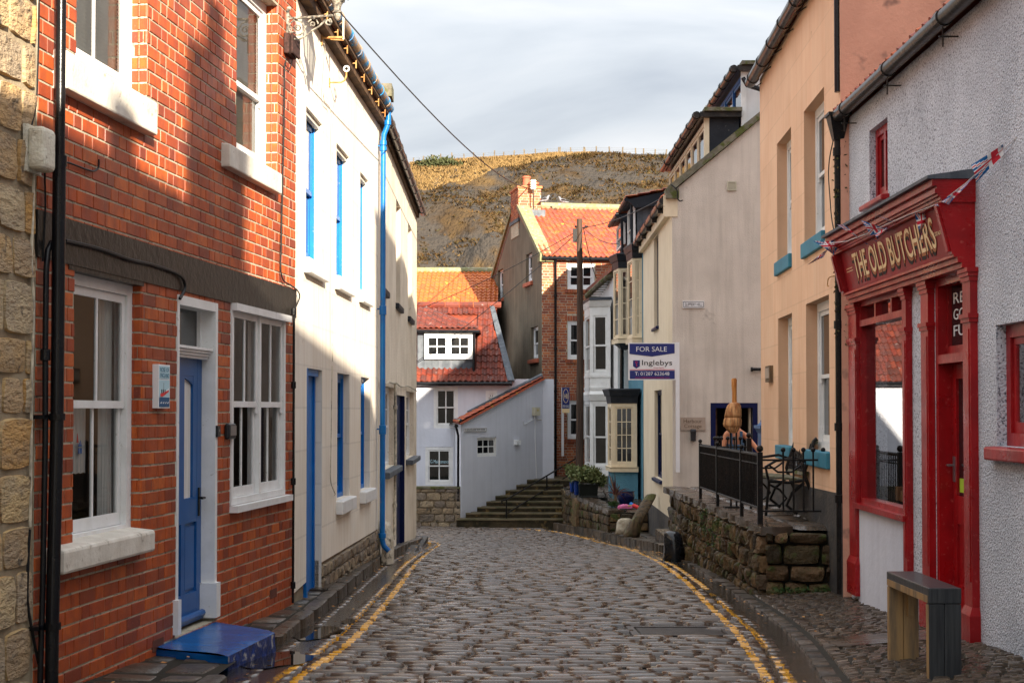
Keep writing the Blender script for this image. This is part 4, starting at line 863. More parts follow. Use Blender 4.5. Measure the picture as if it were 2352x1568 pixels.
# ================================================================ rough rendered cottage at the bend
FR = Fac((-1.853, 21.065), (-1.972, 31.5)); LR = FR.L; rr_ = FR.rect
t = thing('rough_cottage', 'rough cream rendered cottage with navy door at the bend of the street', 'house', FR.P(LR, -1))
U = [rr_(875, 886.5, (875, 391), (880, 657)), rr_(910, 920, (910, 456), (915, 695)), rr_(937.5, 945.5, (937.5, 510), (942, 722))]; zu = FR.uv(893, 681, .05)[1] + .08; U = [(a, b, zu, d) for a, b, c, d in U]
Lw = [rr_(876, 906, (880, 885), (880, 1068)), rr_(933, 951, (935, 898), (935, 1048))]; dd_ = rr_(911, 929, (915, 907), (915, 1236)); z_w = FR.uv(905, 1072, .06)[1]; Lw = [(Lw[0][0], Lw[0][1], z_w, Lw[0][3]), (Lw[1][0], Lw[1][1], z_w - .02, Lw[1][3])]
dH = (dd_[0], dd_[1], -.86, dd_[3]); mb = MB()
wallpoly(mb, FR, [(0, -1.3), (0, 5.72), (LR, 5.72), (LR, -1.5)], [(*q, .14) for q in U + Lw] + [(*dH, .12)]); bulk(mb, FR, 0, LR, -1.6, 5.72, 7, 7.9); mb.build('wall', 'cream_rough', t); plainroof(FR, 0, LR, 5.80, 7, 8.0, 'tile_dark', t, over=.1)
for q in U + Lw:
    window(FR, q, -.09, t, 'white_paint', cols=2 if q in Lw else 1, rows=2 if q in Lw else 1, box=.05, st=.045, depth=.06)
    sill(FR, t, 'lead' if q in Lw else 'dark_trim', q[0] - .1, q[1] + .1, q[2] - .10, q[2], -.08, .06 if q in U else .13, slope=.01)
fbox(FR, 'door', 'navy', t, (dH[0], dH[1], dH[2], dH[3] - .001, -.12, -.07)); fbox(FR, 'door_frame', 'navy', t, (dH[0], dH[0] + .06, dH[2], dH[3] - .002, -.07, .005), (dH[1] - .06, dH[1], dH[2], dH[3] - .002, -.07, .006))
mb = MB(); mb.box(FR.P, dH[0] - .3, dH[1] + .9, -1.2, dH[2] + .0, -.11, -.005); mb.box(FR.P, dH[0] - .2, dH[1] + 1.5, -1.3, -.90, -.0, .02); mb.build('threshold', 'plinth', t)
mb = MB(); mb.box(FR.P, 0.2, LR, 5.64, 5.74, -.05, .05); mb.box(FR.P, 0, LR, 5.735, 5.80, -.2, .12); mb.build('eaves_board', 'brown_board', t)
mb = MB(); s_ = 2.2; mb.box(lambda a, b, c: FR.P(a, b, c), .3, .75, 6.08, 6.26, -.45, .16); mb.box(FR.P, .35, .7, 5.78, 6.08, -.4, -.1); mb.build('chimney_slab', 'slab_moss', t)
t = thing('gutter', 'dark segmented gutter along the eaves of the rough cottage at the bend', 'gutter', FR.P(LR, 5.8, .1)); g0, g1 = FR.P(.05, 5.72, .13), FR.P(LR + .1, 5.75, .13)
mb = MB(); mb.tube([g0, g1], .062, 12); mb.build('channel', 'gutter_black', t, True)
for k in range(11):
    mb = MB(); c = g0.lerp(g1, (k + .5) / 11); mb.tube([c - FR.u * .05, c + FR.u * .05], .072, 12); mb.build('joint', 'gutter_black', t, True)
p = onF(FR, .04); pipe('waste_pipe', 'slim cream pipe beside the navy door of the rough cottage', 'pipe', 'cable_cream', [p(908, 878), p(908.5, 1050), p(905, 1238)], .022, [(p(908, 935), zz), (p(907, 1160), zz)])
cable('cable', 'thin cream cable draped over the windows and door of the rough cottage', 'cable_cream', [p(875, 876), p(885, 882), p(893, 877), p(903, 880), p(910, 879), p(918, 886), p(926, 888), p(936, 886), p(950, 893), p(957, 898)], .012)
# steps at the door and guard stone
t = thing('door_slab', 'dark wet stone slab step outside the navy cottage door', 'step', (-1.8, 28, -.9))
sD = FR.uv(916, 1200)[0]; mb = MB(); pD = lambda a, b, c: FR.P(a, b, c); mb.box(pD, sD - 1.6, sD + 1.6, -.95, -.74, -.02, .26); mb.build('near_slab', 'plinth', t); mb = MB(); mb.box(pD, sD + 1.65, LR + .0, -1.25, -.92, 0, .24); mb.build('far_slab', 'plinth', t)
mb = MB(); c = V((-1.80, 21.35, -.47)); vs = []; nu, nv = 10, 12
for j in range(nv + 1):
    z = .62 * j / nv
    for i in range(nu + 1):
        a = -math.pi / 2 + math.pi * i / nu; k = (1 - (max(0, z - .25) / .38) ** 2.2) ** .5 if z < .62 else .02; r = 1 + .08 * noise.noise(V((i * .5, j * .5, 3)))
        vs.append(c + V((.15 * math.cos(a) * k * r + .0, .28 * math.sin(a) * k * r, z)))
mb.add(vs, [(j * (nu + 1) + i, j * (nu + 1) + i + 1, (j + 1) * (nu + 1) + i + 1, (j + 1) * (nu + 1) + i) for j in range(nv) for i in range(nu)])
props(mb.build('guard_stone', 'white_stone', None, 'all'), 'rounded whitewashed guard stone at the foot of the blue downpipe', 'stone')
# ================================================================ BACKGROUND
# ---- hill with crest fence
def crest(x):
    px = CX + x * FPX / 240; tab = [(700, 388), (940, 374), (1010, 367), (1100, 362), (1200, 357), (1270, 351), (1400, 349), (1540, 354), (1800, 366), (2100, 380)]
    return 1.65 + (943 - lerp_tab(tab, px)) * 240 / FPX
mb = MB(); xs = [-90 + 1.25 * i for i in range(150)]; ys = [150 + 1.25 * j for j in range(84)]
def hz(x, y):
    c = crest(x); t = (y - 186) / (240 - 186)
    b = 6; z = b + (c - b) * (max(0, min(1, t)) ** .8) if t > 0 else 6 - (186 - y) * .25
    if y > 240: z = c + (y - 240) * .03
    f = max(0, min(1, (240 - y) / 16)) ; z += f * (-3.0 * abs(noise.noise(V((x * .09 + y * .03, y * .05, 7)))) + 1.2 + 3.4 * noise.noise(V((x * .05, y * .09, 1))) + 2.6 * noise.noise(V((x * .16, y * .2, 4))) + 1.3 * noise.noise(V((x * .45, y * .4, 9))))
    return z
mb.add([(x, y, hz(x, y)) for y in ys for x in xs], [(j * 150 + i, j * 150 + i + 1, (j + 1) * 150 + i + 1, (j + 1) * 150 + i) for j in range(83) for i in range(149)])
props(mb.build('hill', 'hillgrass', None, 'all', recalc=False), kind='structure')
mb = MB()
for k in range(11000):
    x = rnd.uniform(-24, 34); y = rnd.uniform(196, 241); z = hz(x, y)
    nn = noise.noise(V((x * .12, y * .15, 2)))
    if nn > .05 and rnd.random() < .85: continue
    w_ = rnd.uniform(.2, .5); h_ = rnd.uniform(.15, .5); 
    for q in range(3): a = rnd.uniform(-.6, .6); mb.add([(x + a - w_ * .3, y, z - .05), (x + a + w_ * .3, y + rnd.uniform(-.3, .3), z - .05), (x + a + rnd.uniform(-.5, .5), y - rnd.uniform(.1, .7), z + h_ * rnd.uniform(.5, 1))], [(0, 1, 2)])
props(mb.build('dry_grass', 'hill_tuft', None, recalc=False), kind='stuff')
mb = MB()
for k in range(16000):
    x = rnd.uniform(-26, 8) if rnd.random() < .85 else rnd.uniform(8, 34); y = rnd.uniform(231 + max(0, x + 8) * .45, 242)
    if y > 242: continue
    z = hz(x, y) - .03; h_ = rnd.uniform(.12, .45); a = rnd.uniform(-.4, .5); w_ = rnd.uniform(.05, .16); mb.add([(x - w_, y, z), (x + w_, y + rnd.uniform(-.1, .1), z), (x + a, y - rnd.uniform(0, .3), z + h_)], [(0, 1, 2)])
props(mb.build('straw_grass', 'straw', None, recalc=False), kind='stuff')
def leafball(mb, c, rx, ry, rz, n, sz, up=.3, fl=.6):
    for k in range(n):
        while True:
            d = V((rnd.uniform(-1, 1), rnd.uniform(-1, 1), rnd.uniform(-1, 1)))
            if .25 < d.length < 1: break
        d = d * (.75 + .35 * noise.noise(V((d.x * 2.2 + c[0], d.y * 2.2, d.z * 2.2 + c[2]))))
        p = V(c) + V((d.x * rx, d.y * ry, d.z * rz)); a = V((rnd.gauss(0, 1), rnd.gauss(0, 1), rnd.gauss(0, 1) + up)).normalized() * sz * rnd.uniform(.6, 1.3)
        b = a.cross(V((rnd.gauss(0, 1), rnd.gauss(0, 1), rnd.gauss(0, 1)))).normalized() * sz * .28
        mb.add([p, p + a * .5 + b, p + a, p + a * .5 - b], [(0, 1, 2, 3)])
mb = MB(); leafball(mb, (-11.5, 238, hz(-11.5, 238) + .1), 5, 2, 1.3, 1500, .5); props(mb.build('gorse_bush', 'bush', None, recalc=False), 'low dark green bush on the crest of the dry hill', 'bush')
t = thing('hill_fence', 'post and wire fence along the crest of the hill', 'fence', (0, 242, crest(0)))
pts = []
for px in (900, 925, 948, 970, 992, 1012, 1038, 1066, 1088, 1110, 1135, 1156, 1180, 1205, 1231, 1257, 1284, 1287, 1312, 1341, 1345, 1371, 1402, 1431, 1462, 1480, 1506, 1532):
    x = (px - CX) * 241 / FPX; z = hz(x, 241.5); h_ = rnd.uniform(.8, 1.15); l = rnd.uniform(-.10, .10)
    mb = MB(); mb.box(lambda a, b, c: V((x + a + l * b, 241.5 + c, z + b)), -.10, .10, -.3, h_ + .25, -.10, .10); mb.build('post', 'post_wood', t); pts.append(V((x, 241.5, z)))
mb = MB()
for hh in (.5, .8, 1.05): mb.tube([p + V((0, 0, hh)) for p in pts], .018, 4)
mb.build('wire', 'wire', t)
# ---- brick townhouse with dark gable
FT = Fac((.848, 43.0), (4.85, 43.75)); FG = Fac((.848, 43.0), (-.64, 51.0)); tr = FT.rect
t = TH_ = thing('brick_townhouse', 'tall brick house with dark rendered gable, pantile roof and chimney above the steps', 'house', (.848, 43, -.3))
zc = lambda q: (q[0], q[1], q[2], q[3])
Tw = [tr(1303.7, 1366, (1304, 604), (1304, 664)), tr(1304, 1346, (1304, 737), (1304, 825)), tr(1304, 1347, (1304, 919.6), (1304, 1007.5))]
mb = MB(); wallpoly(mb, FT, [(0, -1.4), (0, 6.0), (4.05, 6.0), (4.05, -1.4)], [(*q, .08) for q in Tw]); mb.build('front_wall', 'mortar', t)
mb = MB(); bricks(mb, FT.P, 0, 4.05, -1.0, 5.98, [(q[0] - .02, q[1] + .02, q[2] - .10, q[3] + .16) for q in Tw], th=.005, h=.077, bl=.225)
for q in Tw:                                   # soldier arch above, brick-on-edge sill below
    k = 0
    while q[0] - .08 + k * .075 < q[1] + .05: mb.box(FT.P, q[0] - .08 + k * .075, q[0] - .08 + k * .075 + .064, q[3] + .005, q[3] + .15, 0, .007); mb.box(FT.P, q[0] - .08 + k * .075, q[0] - .08 + k * .075 + .064, q[2] - .10, q[2] - .005, 0, .06); k += 1
mb.build('brickwork', 'brick_far', t)
window(FT, Tw[0], -.04, t, 'white_upvc', cols=1, rows=1, mid=.48, box=.06, st=.05, lights=2)
window(FT, Tw[1], -.04, t, 'white_upvc', mid=.5, cols=1, box=.06, st=.05); window(FT, Tw[2], -.04, t, 'white_upvc', mid=.5, cols=1, box=.06, st=.05)
gw = [FG.rect(1143, 1155.5, (1149, 619), (1149, 685)), FG.rect(1208, 1222, (1215, 582), (1215, 646.6)), FG.rect(1219, 1236, (1228, 750), (1228, 823))]
ap_s, ap_z = 4.07, 7.75; mb = MB(); wallpoly(mb, FG, [(0, -1.4), (0, 6.0), (ap_s - .7, ap_z - .0), (ap_s + .7, ap_z), (8.13, 6.15), (8.13, -1.4)], [(*q, .15) for q in gw]); mb.build('gable_wall', 'dark_render', t)
for q in gw: window(FG, q, -.09, t, 'white_upvc', cols=1, mid=.48, box=.05, st=.05); sill(FG, t, 'terracotta', q[0] - .12, q[1] + .12, q[2] - .14, q[2] - .01, -.05, .08)
mb = MB(); 
for (a, b) in (((0 - .05, 5.92), (ap_s - .55, ap_z + .06)), ((8.2, 6.08), (ap_s + .55, ap_z + .06))):
    mb.hexa([FG.P(a[0], a[1], .06), FG.P(b[0], b[1], .06), FG.P(b[0], b[1], -.32), FG.P(a[0], a[1], -.32)] + [FG.P(a[0], a[1] + .14, .06), FG.P(b[0], b[1] + .14, .06), FG.P(b[0], b[1] + .14, -.32), FG.P(a[0], a[1] + .14, -.32)])
mb.box(FG.P, -.1, .25, 5.86, 6.0, -.32, .08); mb.build('coping', 'ridge_moss', t)
RZ = 7.93; U_ = FT.u; back = -FT.n; O = FT.P(-.0, 5.98, .12); hd = 4.05; Vv = (back * (hd + .12) + V((0, 0, RZ - 5.98))); Lv = Vv.length; Vv.normalize(); Nn = U_.cross(Vv); Nn = Nn if Nn.z > 0 else -Nn
mb = MB(); sk = (FG.u.dot(FT.u)) / (FG.u.dot(back))   # the roof's left edge follows the gable
pantile(mb, O + Nn * .03, U_, Vv, Nn, 7.0, Lv, clip=lambda u, v: True, tw=.15, th=.37, amp=.04)
def roofbed(mb, O, U, W_, Nn, Lu, Lv): mb.prism([O, O + U * Lu, O + U * Lu + W_ * Lv, O + W_ * Lv], -Nn * .06)
roofbed(mb, O, U_, Vv, Nn, 7.0, Lv); mb.build('roof', 'tile_red', t, True)
mb = MB(); mb.prism([FT.P(0, 6.0, -8.1), FT.P(7, 6.0, -8.1), FT.P(7, RZ, -hd), FT.P(0, RZ, -hd)], V((0, 0, -.06))); mb.build('back_roof', 'tile_dark', t)
mb = MB(); mb.tube([FT.P(.1, RZ + .05, -hd), FT.P(7, RZ + .05, -hd)], .13, 8); mb.build('ridge', 'ridge_moss', t, True)
mb = MB(); mb.box(FT.P, 4.05, 7, -1.4, 6, -.3, -.0); mb.build('side_wall', 'mortar', t)
mb = MB(); mb.tube([FT.P(-.02, 5.95, .15), FT.P(5, 5.95, .15)], .055, 8); mb.build('gutter', 'pipe_black', t, True)
s_, _z = FT.uv(1276, 800, .08); mb = MB(); mb.tube([FT.P(s_, 5.93, .15), FT.P(s_, 5.75, .08), FT.P(s_, -.2, .08)], .036, 8)
for z in (4.9, 3.4, 2.2, .9): mb.tube([FT.P(s_, z - .03, .08), FT.P(s_, z + .03, .08)], .05, 8)
mb.build('downpipe', 'pipe_black', t, True)
mb = MB(); ca = FG.P(ap_s, 0, 0); mb.box(FG.P, ap_s - .62, ap_s + .62, 7.0, 8.45, -.68, .02); st_ = mb.build('chimney_core', 'mortar', t)
mb = MB(); bricks(mb, lambda a, b, c: FG.P(a, b, .02 + c), ap_s - .62, ap_s + .62, 7.55, 8.45, th=.012, h=.08); bricks(mb, lambda a, b, c: FG.P(ap_s - .62 - c, b, -a), -.02, .68, 7.2, 8.45, th=.012, h=.08)
mb.box(FG.P, ap_s - .66, ap_s + .66, 8.45, 8.52, -.72, .06); mb.build('chimney_stack', 'brick_far', t)
mb = MB(); c = FG.P(ap_s - .25, 8.5, -.3); mb.lathe(c, [(.13, 0), (.12, .03), (.115, .30), (.14, .31), (.14, .36), (.10, .37)], 12); mb.build('chimney_pot', 'terracotta', t, True)
mb = MB(); c = FG.P(ap_s - .5, 8.5, -.48); mb.lathe(c, [(.10, 0), (.1, .04), (.16, .08), (.17, .14), (.12, .15)], 12); mb.build('chimney_pot', 'terracotta', t, True)
mb = MB(); mb.box(FG.P, ap_s - .75, ap_s + .7, 7.42, 7.52, .02, .06); mb.box(FG.P, ap_s - .95, ap_s - .62, 7.45, 7.75, -.75, -.1); mb.build('flashing', 'lead', t)
c = at(1225, 425, 46.2); t = thing('tv_aerial', 'small pale TV aerial clamped to the brick chimney', 'aerial', c)
mb = MB(); mb.tube([c + V((0, 0, -1.0)), c + V((0, 0, .1))], .018, 6); mb.tube([c + V((0, 0, -.8)), c + V((-.35, .1, -.75))], .015, 6); mb.build('mast', 'cable', t)
mb = MB(); mb.box(lambda a, b, c_: c + V((a, c_, b)), -.07, .07, -.13, .16, -.03, .03)
for k in range(4): mb.box(lambda a, b, c_: c + V((a, c_, b)), -.1, .1, -.10 + k * .07, -.085 + k * .07, -.045, -.03)
mb.build('panel', 'meter_cream', t)
def pigeon(px, py, Y, label, f=1):
    c = at(px, py, Y); t = thing('pigeon', label, 'bird', c, 'pigeons on the ridge'); mb = MB()
    prof = [(-.17, .0, .012), (-.12, .01, .035), (-.05, .04, .06), (.02, .06, .066), (.07, .085, .05), (.09, .13, .028), (.10, .16, .026), (.125, .172, .02), (.15, .168, .004)]
    mb.tube([c + V((x * f, x * .3, z)) for x, z, r in prof], [r for *_, r in prof], 10)
    for s in (-.02, .02): mb.tube([c + V((.02 * f, s, .02)), c + V((.02 * f, s, -.05))], .006, 5)
    mb.build('pigeon_body', 'grey_feather', t, True); mb = MB(); mb.tube([c + V((-.16 * f, -.07, .02)), c + V((-.02 * f, -.07, .07)), c + V((.05 * f, -.06, .08))], [.005, .03, .02], 6); mb.build('wing', 'letter_shadow', t, True)
pigeon(1252, 462, 46.3, 'grey pigeon on the roof ridge nearer the brick chimney'); pigeon(1293, 465, 46.4, 'grey pigeon on the roof ridge farther from the brick chimney', -1)
# ---- back house with bright orange roof
t = thing('orange_roof_house', 'house with a bright sunlit orange pantile roof below the hill', 'house', (-3, 48, 0)); FO = Fac((-7.2, 48.2), (-.52, 48.2)); ze, zr_ = 4.88, 6.35; dp = 3.6
mb = MB(); mb.box(FO.P, 0, FO.L, -1.4, ze, -7, -.1); mb.build('wall', 'pale_wall', t)
O = FO.P(0, ze, .05); Vv = V((0, dp + .05, zr_ - ze)); Lv = Vv.length; Vv.normalize(); Nn = V((0, -(zr_ - ze), dp)).normalized(); mb = MB(); pantile(mb, O + Nn * .03, FO.u, Vv, Nn, FO.L, Lv, tw=.15, th=.31, amp=.035); roofbed(mb, O, FO.u, Vv, Nn, FO.L, Lv); mb.build('roof', 'tile_orange', t, True)
mb = MB(); mb.prism([FO.P(0, ze, -7.2), FO.P(FO.L, ze, -7.2), FO.P(FO.L, zr_, -dp), FO.P(0, zr_, -dp)], V((0, 0, -.06))); mb.build('back_roof', 'tile_dark', t)
mb = MB(); mb.tube([FO.P(0, zr_ + .05, -dp), FO.P(FO.L, zr_ + .05, -dp)], .13, 8); mb.build('ridge', 'ridge_moss', t, True)
# ---- dormer cottage
FC = Fac((-7.0, 41.8), (1.15, 41.8)); t = thing('dormer_cottage', 'pale grey cottage with dark red pantiles and a lead-clad dormer', 'house', (-2, 41.8, -.5)); fr_ = FC.rect
Cw = [fr_(996, 1052, (1020, 887.4), (1020, 983)), fr_(976.7, 1040.6, (1010, 1026), (1010, 1113)), fr_(1115.5, 1142, (1120, 897), (1120, 925))]; ze = 2.42
mb = MB(); wallpoly(mb, FC, [(0, -1.5), (0, ze + .1), (FC.L, ze + .1), (FC.L, -1.5)], [(*q, .06) for q in Cw]); bulk(mb, FC, 0, FC.L, -1.5, ze, 5.5); mb.build('wall', 'pale_wall', t)
for q in Cw: window(FC, q, -.01, t, 'white_paint', cols=2, mid=.5, box=.08, st=.04, bar=.03, depth=.05)
q = Cw[1]; zm = FC.uv(1000, 1061)[1]
text(FC, 'G Maintenance', 'window_lettering', 'plaque_blue', t, q[0] + .14, q[1] - .10, zm - .03, zm + .07, -.035, .002); text(FC, '07975930584', 'window_lettering', 'white_letters', t, q[0] + .24, q[1] - .16, zm - .62, zm - .54, -.055, .002); text(FC, 'maintenance@email.com', 'window_lettering', 'white_letters', t, q[0] + .20, q[1] - .14, zm - .72, zm - .67, -.055, .002)
O = FC.P(0, ze, .12); zrd, dp = 4.72, 3.4; Vv = V((0, dp + .12, zrd - ze)); Lv = Vv.length; Vv.normalize(); Nn = V((0, -(zrd - ze), dp + .12)).normalized(); mb = MB()
xa0 = -.10; right = lambda v: (xa0 - .55 * v / Lv) - FC.o.x
xd0, xd1 = at(959, 800, 42.2).x, at(1090, 800, 42.2).x
pantile(mb, O + Nn * .03, FC.u, Vv, Nn, FC.L, Lv, clip=lambda u, v: u < right(v) and not (xd0 - FC.o.x + .1 < u < xd1 - FC.o.x - .0 and .55 < v < 3.6), tw=.15, th=.34, amp=.04)
mb.prism([O, O + FC.u * right(0), O + FC.u * right(Lv) + Vv * Lv, O + Vv * Lv], -Nn * .06); mb.build('roof', 'tile_dark', t, True)
mb = MB(); mb.prism([O + Nn * .02 + FC.u * (right(0) - .02), O + FC.u * (right(0) + .17) + Nn * .02, O + FC.u * (right(Lv) + .12) + Vv * Lv + Nn * .02, O + FC.u * (right(Lv) - .02) + Vv * Lv + Nn * .02], Nn * .06); mb.build('verge_flashing', 'lead', t)
mb = MB(); mb.prism([FC.P(0, ze, -7), FC.P(right(Lv) + .2, ze, -7), FC.P(right(Lv) + .2, zrd, -dp), FC.P(0, zrd, -dp)], V((0, 0, -.06))); mb.build('back_roof', 'tile_dark', t)
mb = MB()
for k in range(16):
    a = -.32 - k * .42; mb.tube([V((a, 45.2, zrd + .06)), V((a - .40, 45.2, zrd + .06))], .10, 8)
mb.build('ridge', 'tile_dark', t, True)
mb = MB(); mb.tube([FC.P(0, ze - .03, .18), FC.P(right(0) + .1, ze - .03, .18)], .055, 8); mb.build('gutter', 'pipe_black', t, True)
FD = Fac((xd0, 42.2), (xd1, 42.2)); zb_, zt_ = at(1000, 868, 42.2).z, at(1000, 758, 42.2).z; LD = FD.L; dq = [FD.rect(975, 1024, (1000, 766), (1000, 825)), FD.rect(1033, 1085.5, (1060, 768), (1060, 826))]; dqq = (dq[0][0], dq[1][1], dq[0][2], dq[0][3])
mb = MB(); mb.box(FD.P, 0, LD, zb_ - .2, zt_, -2.6, -.0); dm = mb.build('dormer', 'lead', t)
o = window(FD, dqq, .09, dm, 'white_paint', cols=2, mid=.5, box=.075, st=.045, bar=.026, lights=2, depth=.06, horns=True); mb = MB(); mb.box(FD.P, .02, LD - .02, zt_ - .07, zt_, 0, .11); mb.build('fascia', 'white_paint', dm)
zr2 = 4.62; O2 = V((xd0 - .1, 42.0, zt_ + .02)); V2 = V((0, 2.6, zr2 - zt_)).normalized(); L2 = V((0, 2.6, zr2 - zt_)).length; N2 = V((0, -(zr2 - zt_), 2.6)).normalized(); w2 = LD + .25; mb = MB()
pantile(mb, O2 + N2 * .03, V((1, 0, 0)), V2, N2, w2, L2, clip=lambda u, v: u < w2 - .62 * v, tw=.15, th=.24, amp=.035)
mb.prism([O2, O2 + V((w2, 0, 0)), O2 + V((w2 - .62 * L2, 0, 0)) + V2 * L2, O2 + V2 * L2], -N2 * .05); mb.prism([O2 + V((w2, 0, 0)), O2 + V((w2 - .62 * L2, 0, 0)) + V2 * L2, O2 + V((w2, 2.4, 0))], V((0, 0, -.05))); mb.build('dormer_roof', 'tile_dark', dm, True)
mb = MB(); mb.tube([FD.P(-.08, zt_ - .03, .17), FD.P(LD + .14, zt_ - .05, .17)], .05, 8); mb.tube([FD.P(LD - .02, zt_ - .06, .10), FD.P(LD - .02, zb_ + .05, .10)], .035, 8); mb.build('dormer_gutter', 'pipe_black', dm, True)
# ---- lean-to outbuilding
P0, P1 = (-1.29, 38.6), (.84, 41.8); FL = Fac(P0, P1); FLs = Fac(P0, (-1.56, 41.78)); t = thing('lean_to', 'pale blue-grey lean-to with sloping pantile roof and small six pane window', 'outbuilding', (P0[0], P0[1], -1.3))
lw = FL.rect(1096, 1140.8, (1118, 1004), (1118, 1048)); za, zb_ = FL.uv(1059, 973)[1], FL.uv(1244, 871)[1]
mb = MB(); wallpoly(mb, FL, [(0, -1.7), (0, za), (FL.L, zb_), (FL.L, -1.7)], [(*lw, .06)]); mb.add([FLs.P(0, -1.7), FLs.P(0, za), FLs.P(FLs.L, za), FLs.P(FLs.L, -1.7)], [(0, 1, 2, 3)]); mb.build('wall', 'pale_wall', t)
window(FL, lw, -.02, t, 'white_paint', cols=3, rows=2, sashes=False, box=.04, st=.035, bar=.028, depth=.05)
a, b = FL.P(-.12, za - .02, .08), FL.P(FL.L, zb_, .08); Uo = (V((-1.56, 41.78, za)) - V((P0[0], P0[1], za))); Lu = Uo.length; Uo.normalize(); Vv = (b - a); Lv = Vv.length; Vv.normalize(); Nn = Uo.cross(Vv); Nn.normalize(); Nn = Nn if Nn.z > 0 else -Nn
mb = MB(); pantile(mb, a + Nn * .05, Uo, Vv, Nn, Lu, Lv, clip=lambda u, v: (a + Uo * u + Vv * v).y < 41.85, tw=.24, th=.30, amp=.05); mb.prism([a, b, V((.84, 41.8, zb_)), V((-1.6, 41.78, za))], Nn * .05); mb.build('roof', 'tile_red', t, True)
mb = MB(); mb.tube([V((.84, 41.78, zb_ + .10)), V((-1.2, 41.78, za + .25))], .08, 6); mb.tube([a + V((0, 0, .12)), a + Uo * Lu + V((0, 0, .12))], .03, 6); mb.build('flashing', 'lead', t)
mb = MB(); e = FLs.P(0, za - .05, .12); mb.tube([e, FLs.P(FLs.L, za - .05, .12)], .05, 8); mb.tube([FLs.P(.05, za - .08, .12), FLs.P(.2, za - .3, .06), FLs.P(.3, -1.3, .06)], .033, 8); mb.build('gutter_and_pipe', 'pipe_black', t, True)
def sign(F, name, label, q, txts, bm='board_white', lm='black_letters', flip=False, d=0, border='black_letters', cat='street sign', th=.025, group=None):
    t = thing(name, label, cat, F.P(q[0], q[2], d), group); fbox(F, 'board', bm, t, (q[0], q[1], q[2], q[3], d + .004, d + th))
    if border:
        e = .012; f = .008; a0, a1, b0, b1 = q[0] + e, q[1] - e, q[2] + e, q[3] - e; D0, D1 = d + th, d + th + .003
        fbox(F, 'border', border, t, (a0, a1, b0, b0 + f, D0, D1), (a0, a1, b1 - f, b1, D0, D1), (a0, a0 + f, b0, b1, D0, D1), (a1 - f, a1, b0, b1, D0, D1))
    for (s, u0, u1, v0, v1, *m) in txts:
        W_, H = q[1] - q[0], q[3] - q[2]
        text(F, s, 'lettering', m[0] if m else lm, t, q[0] + u0 * W_, q[0] + u1 * W_, q[2] + v0 * H, q[2] + v1 * H, d + th, .003, flip=flip)
    return t
sign(FL, 'street_sign', 'white street sign reading BARRASS SQUARE on the lean-to wall', FL.rect(1066, 1116.5, (1090, 982), (1090, 991)), [('BARRASS SQUARE', .08, .92, .25, .75)])
q = FL.rect(1181, 1190.5, (1185, 1011), (1185, 1021)); t = thing('wall_vent', 'small square white vent on the lean-to wall', 'vent', FL.P(q[0], q[2])); fbox(FL, 'cowl', 'white_upvc', t, (*q, .01, .09)); fbox(FL, 'flange', 'white_upvc', t, (q[0] - .015, q[1] + .015, q[2] - .015, q[3] + .015, .001, .012))
q = FL.rect(1222, 1234, (1228, 935), (1228, 954)); t = thing('meter_box', 'cream electric meter box high on the lean-to wall', 'box', FL.P(q[0], q[2])); fbox(FL, 'case', 'meter_cream', t, (*q, .005, .10)); fbox(FL, 'warning_label', 'yellow_plastic', t, (q[0] * .6 + q[1] * .4, q[0] * .35 + q[1] * .65, q[2] + .12, q[2] + .17, .10, .102))
p = onF(FL, .02); cable('cable', 'white cable looping beside the meter box on the lean-to', 'white_upvc', [p(1228, 954), p(1226, 962), p(1215, 968), p(1207, 973), p(1203, 973), p(1202, 968)], .008)
cable('cable', 'white cable dropping from the meter box to the steps', 'white_upvc', [p(1229, 955), p(1229, 1000), p(1231, 1060), p(1232, 1098)], .010)
p2 = onF(FT, .03); cable('cable', 'cream cable from the meter box across the brick wall', 'cable_cream', [p(1233, 963), p(1243, 964), p2(1252, 963), p2(1262, 962), p2(1267, 966), p2(1267, 1000), p2(1267, 1040)], .012)
# ---- low stone wall
FWl = Fac((-8, 39.3), (-1.27, 38.85)); t = thing('low_wall', 'low coursed sandstone wall in front of the dormer cottage', 'wall', (-2.5, 39, -1.3)); zt_ = -.33
mb = MB(); mb.box(FWl.P, 0, FWl.L, -1.6, zt_, -.35, -.02); mb.build('core', 'stone_mortar', t); mb = MB(); rubble(mb, FWl.P, 3.0, FWl.L, lambda s: -1.4, lambda s: zt_, ch=.18, lr=(.18, .42), th=.03); mb.build('stonework', 'rubble_dry', t, True)
mb = MB(); mb.box(FWl.P, 0, FWl.L + .05, zt_, zt_ + .05, -.38, .04); mb.build('coping', 'slab_moss', t)
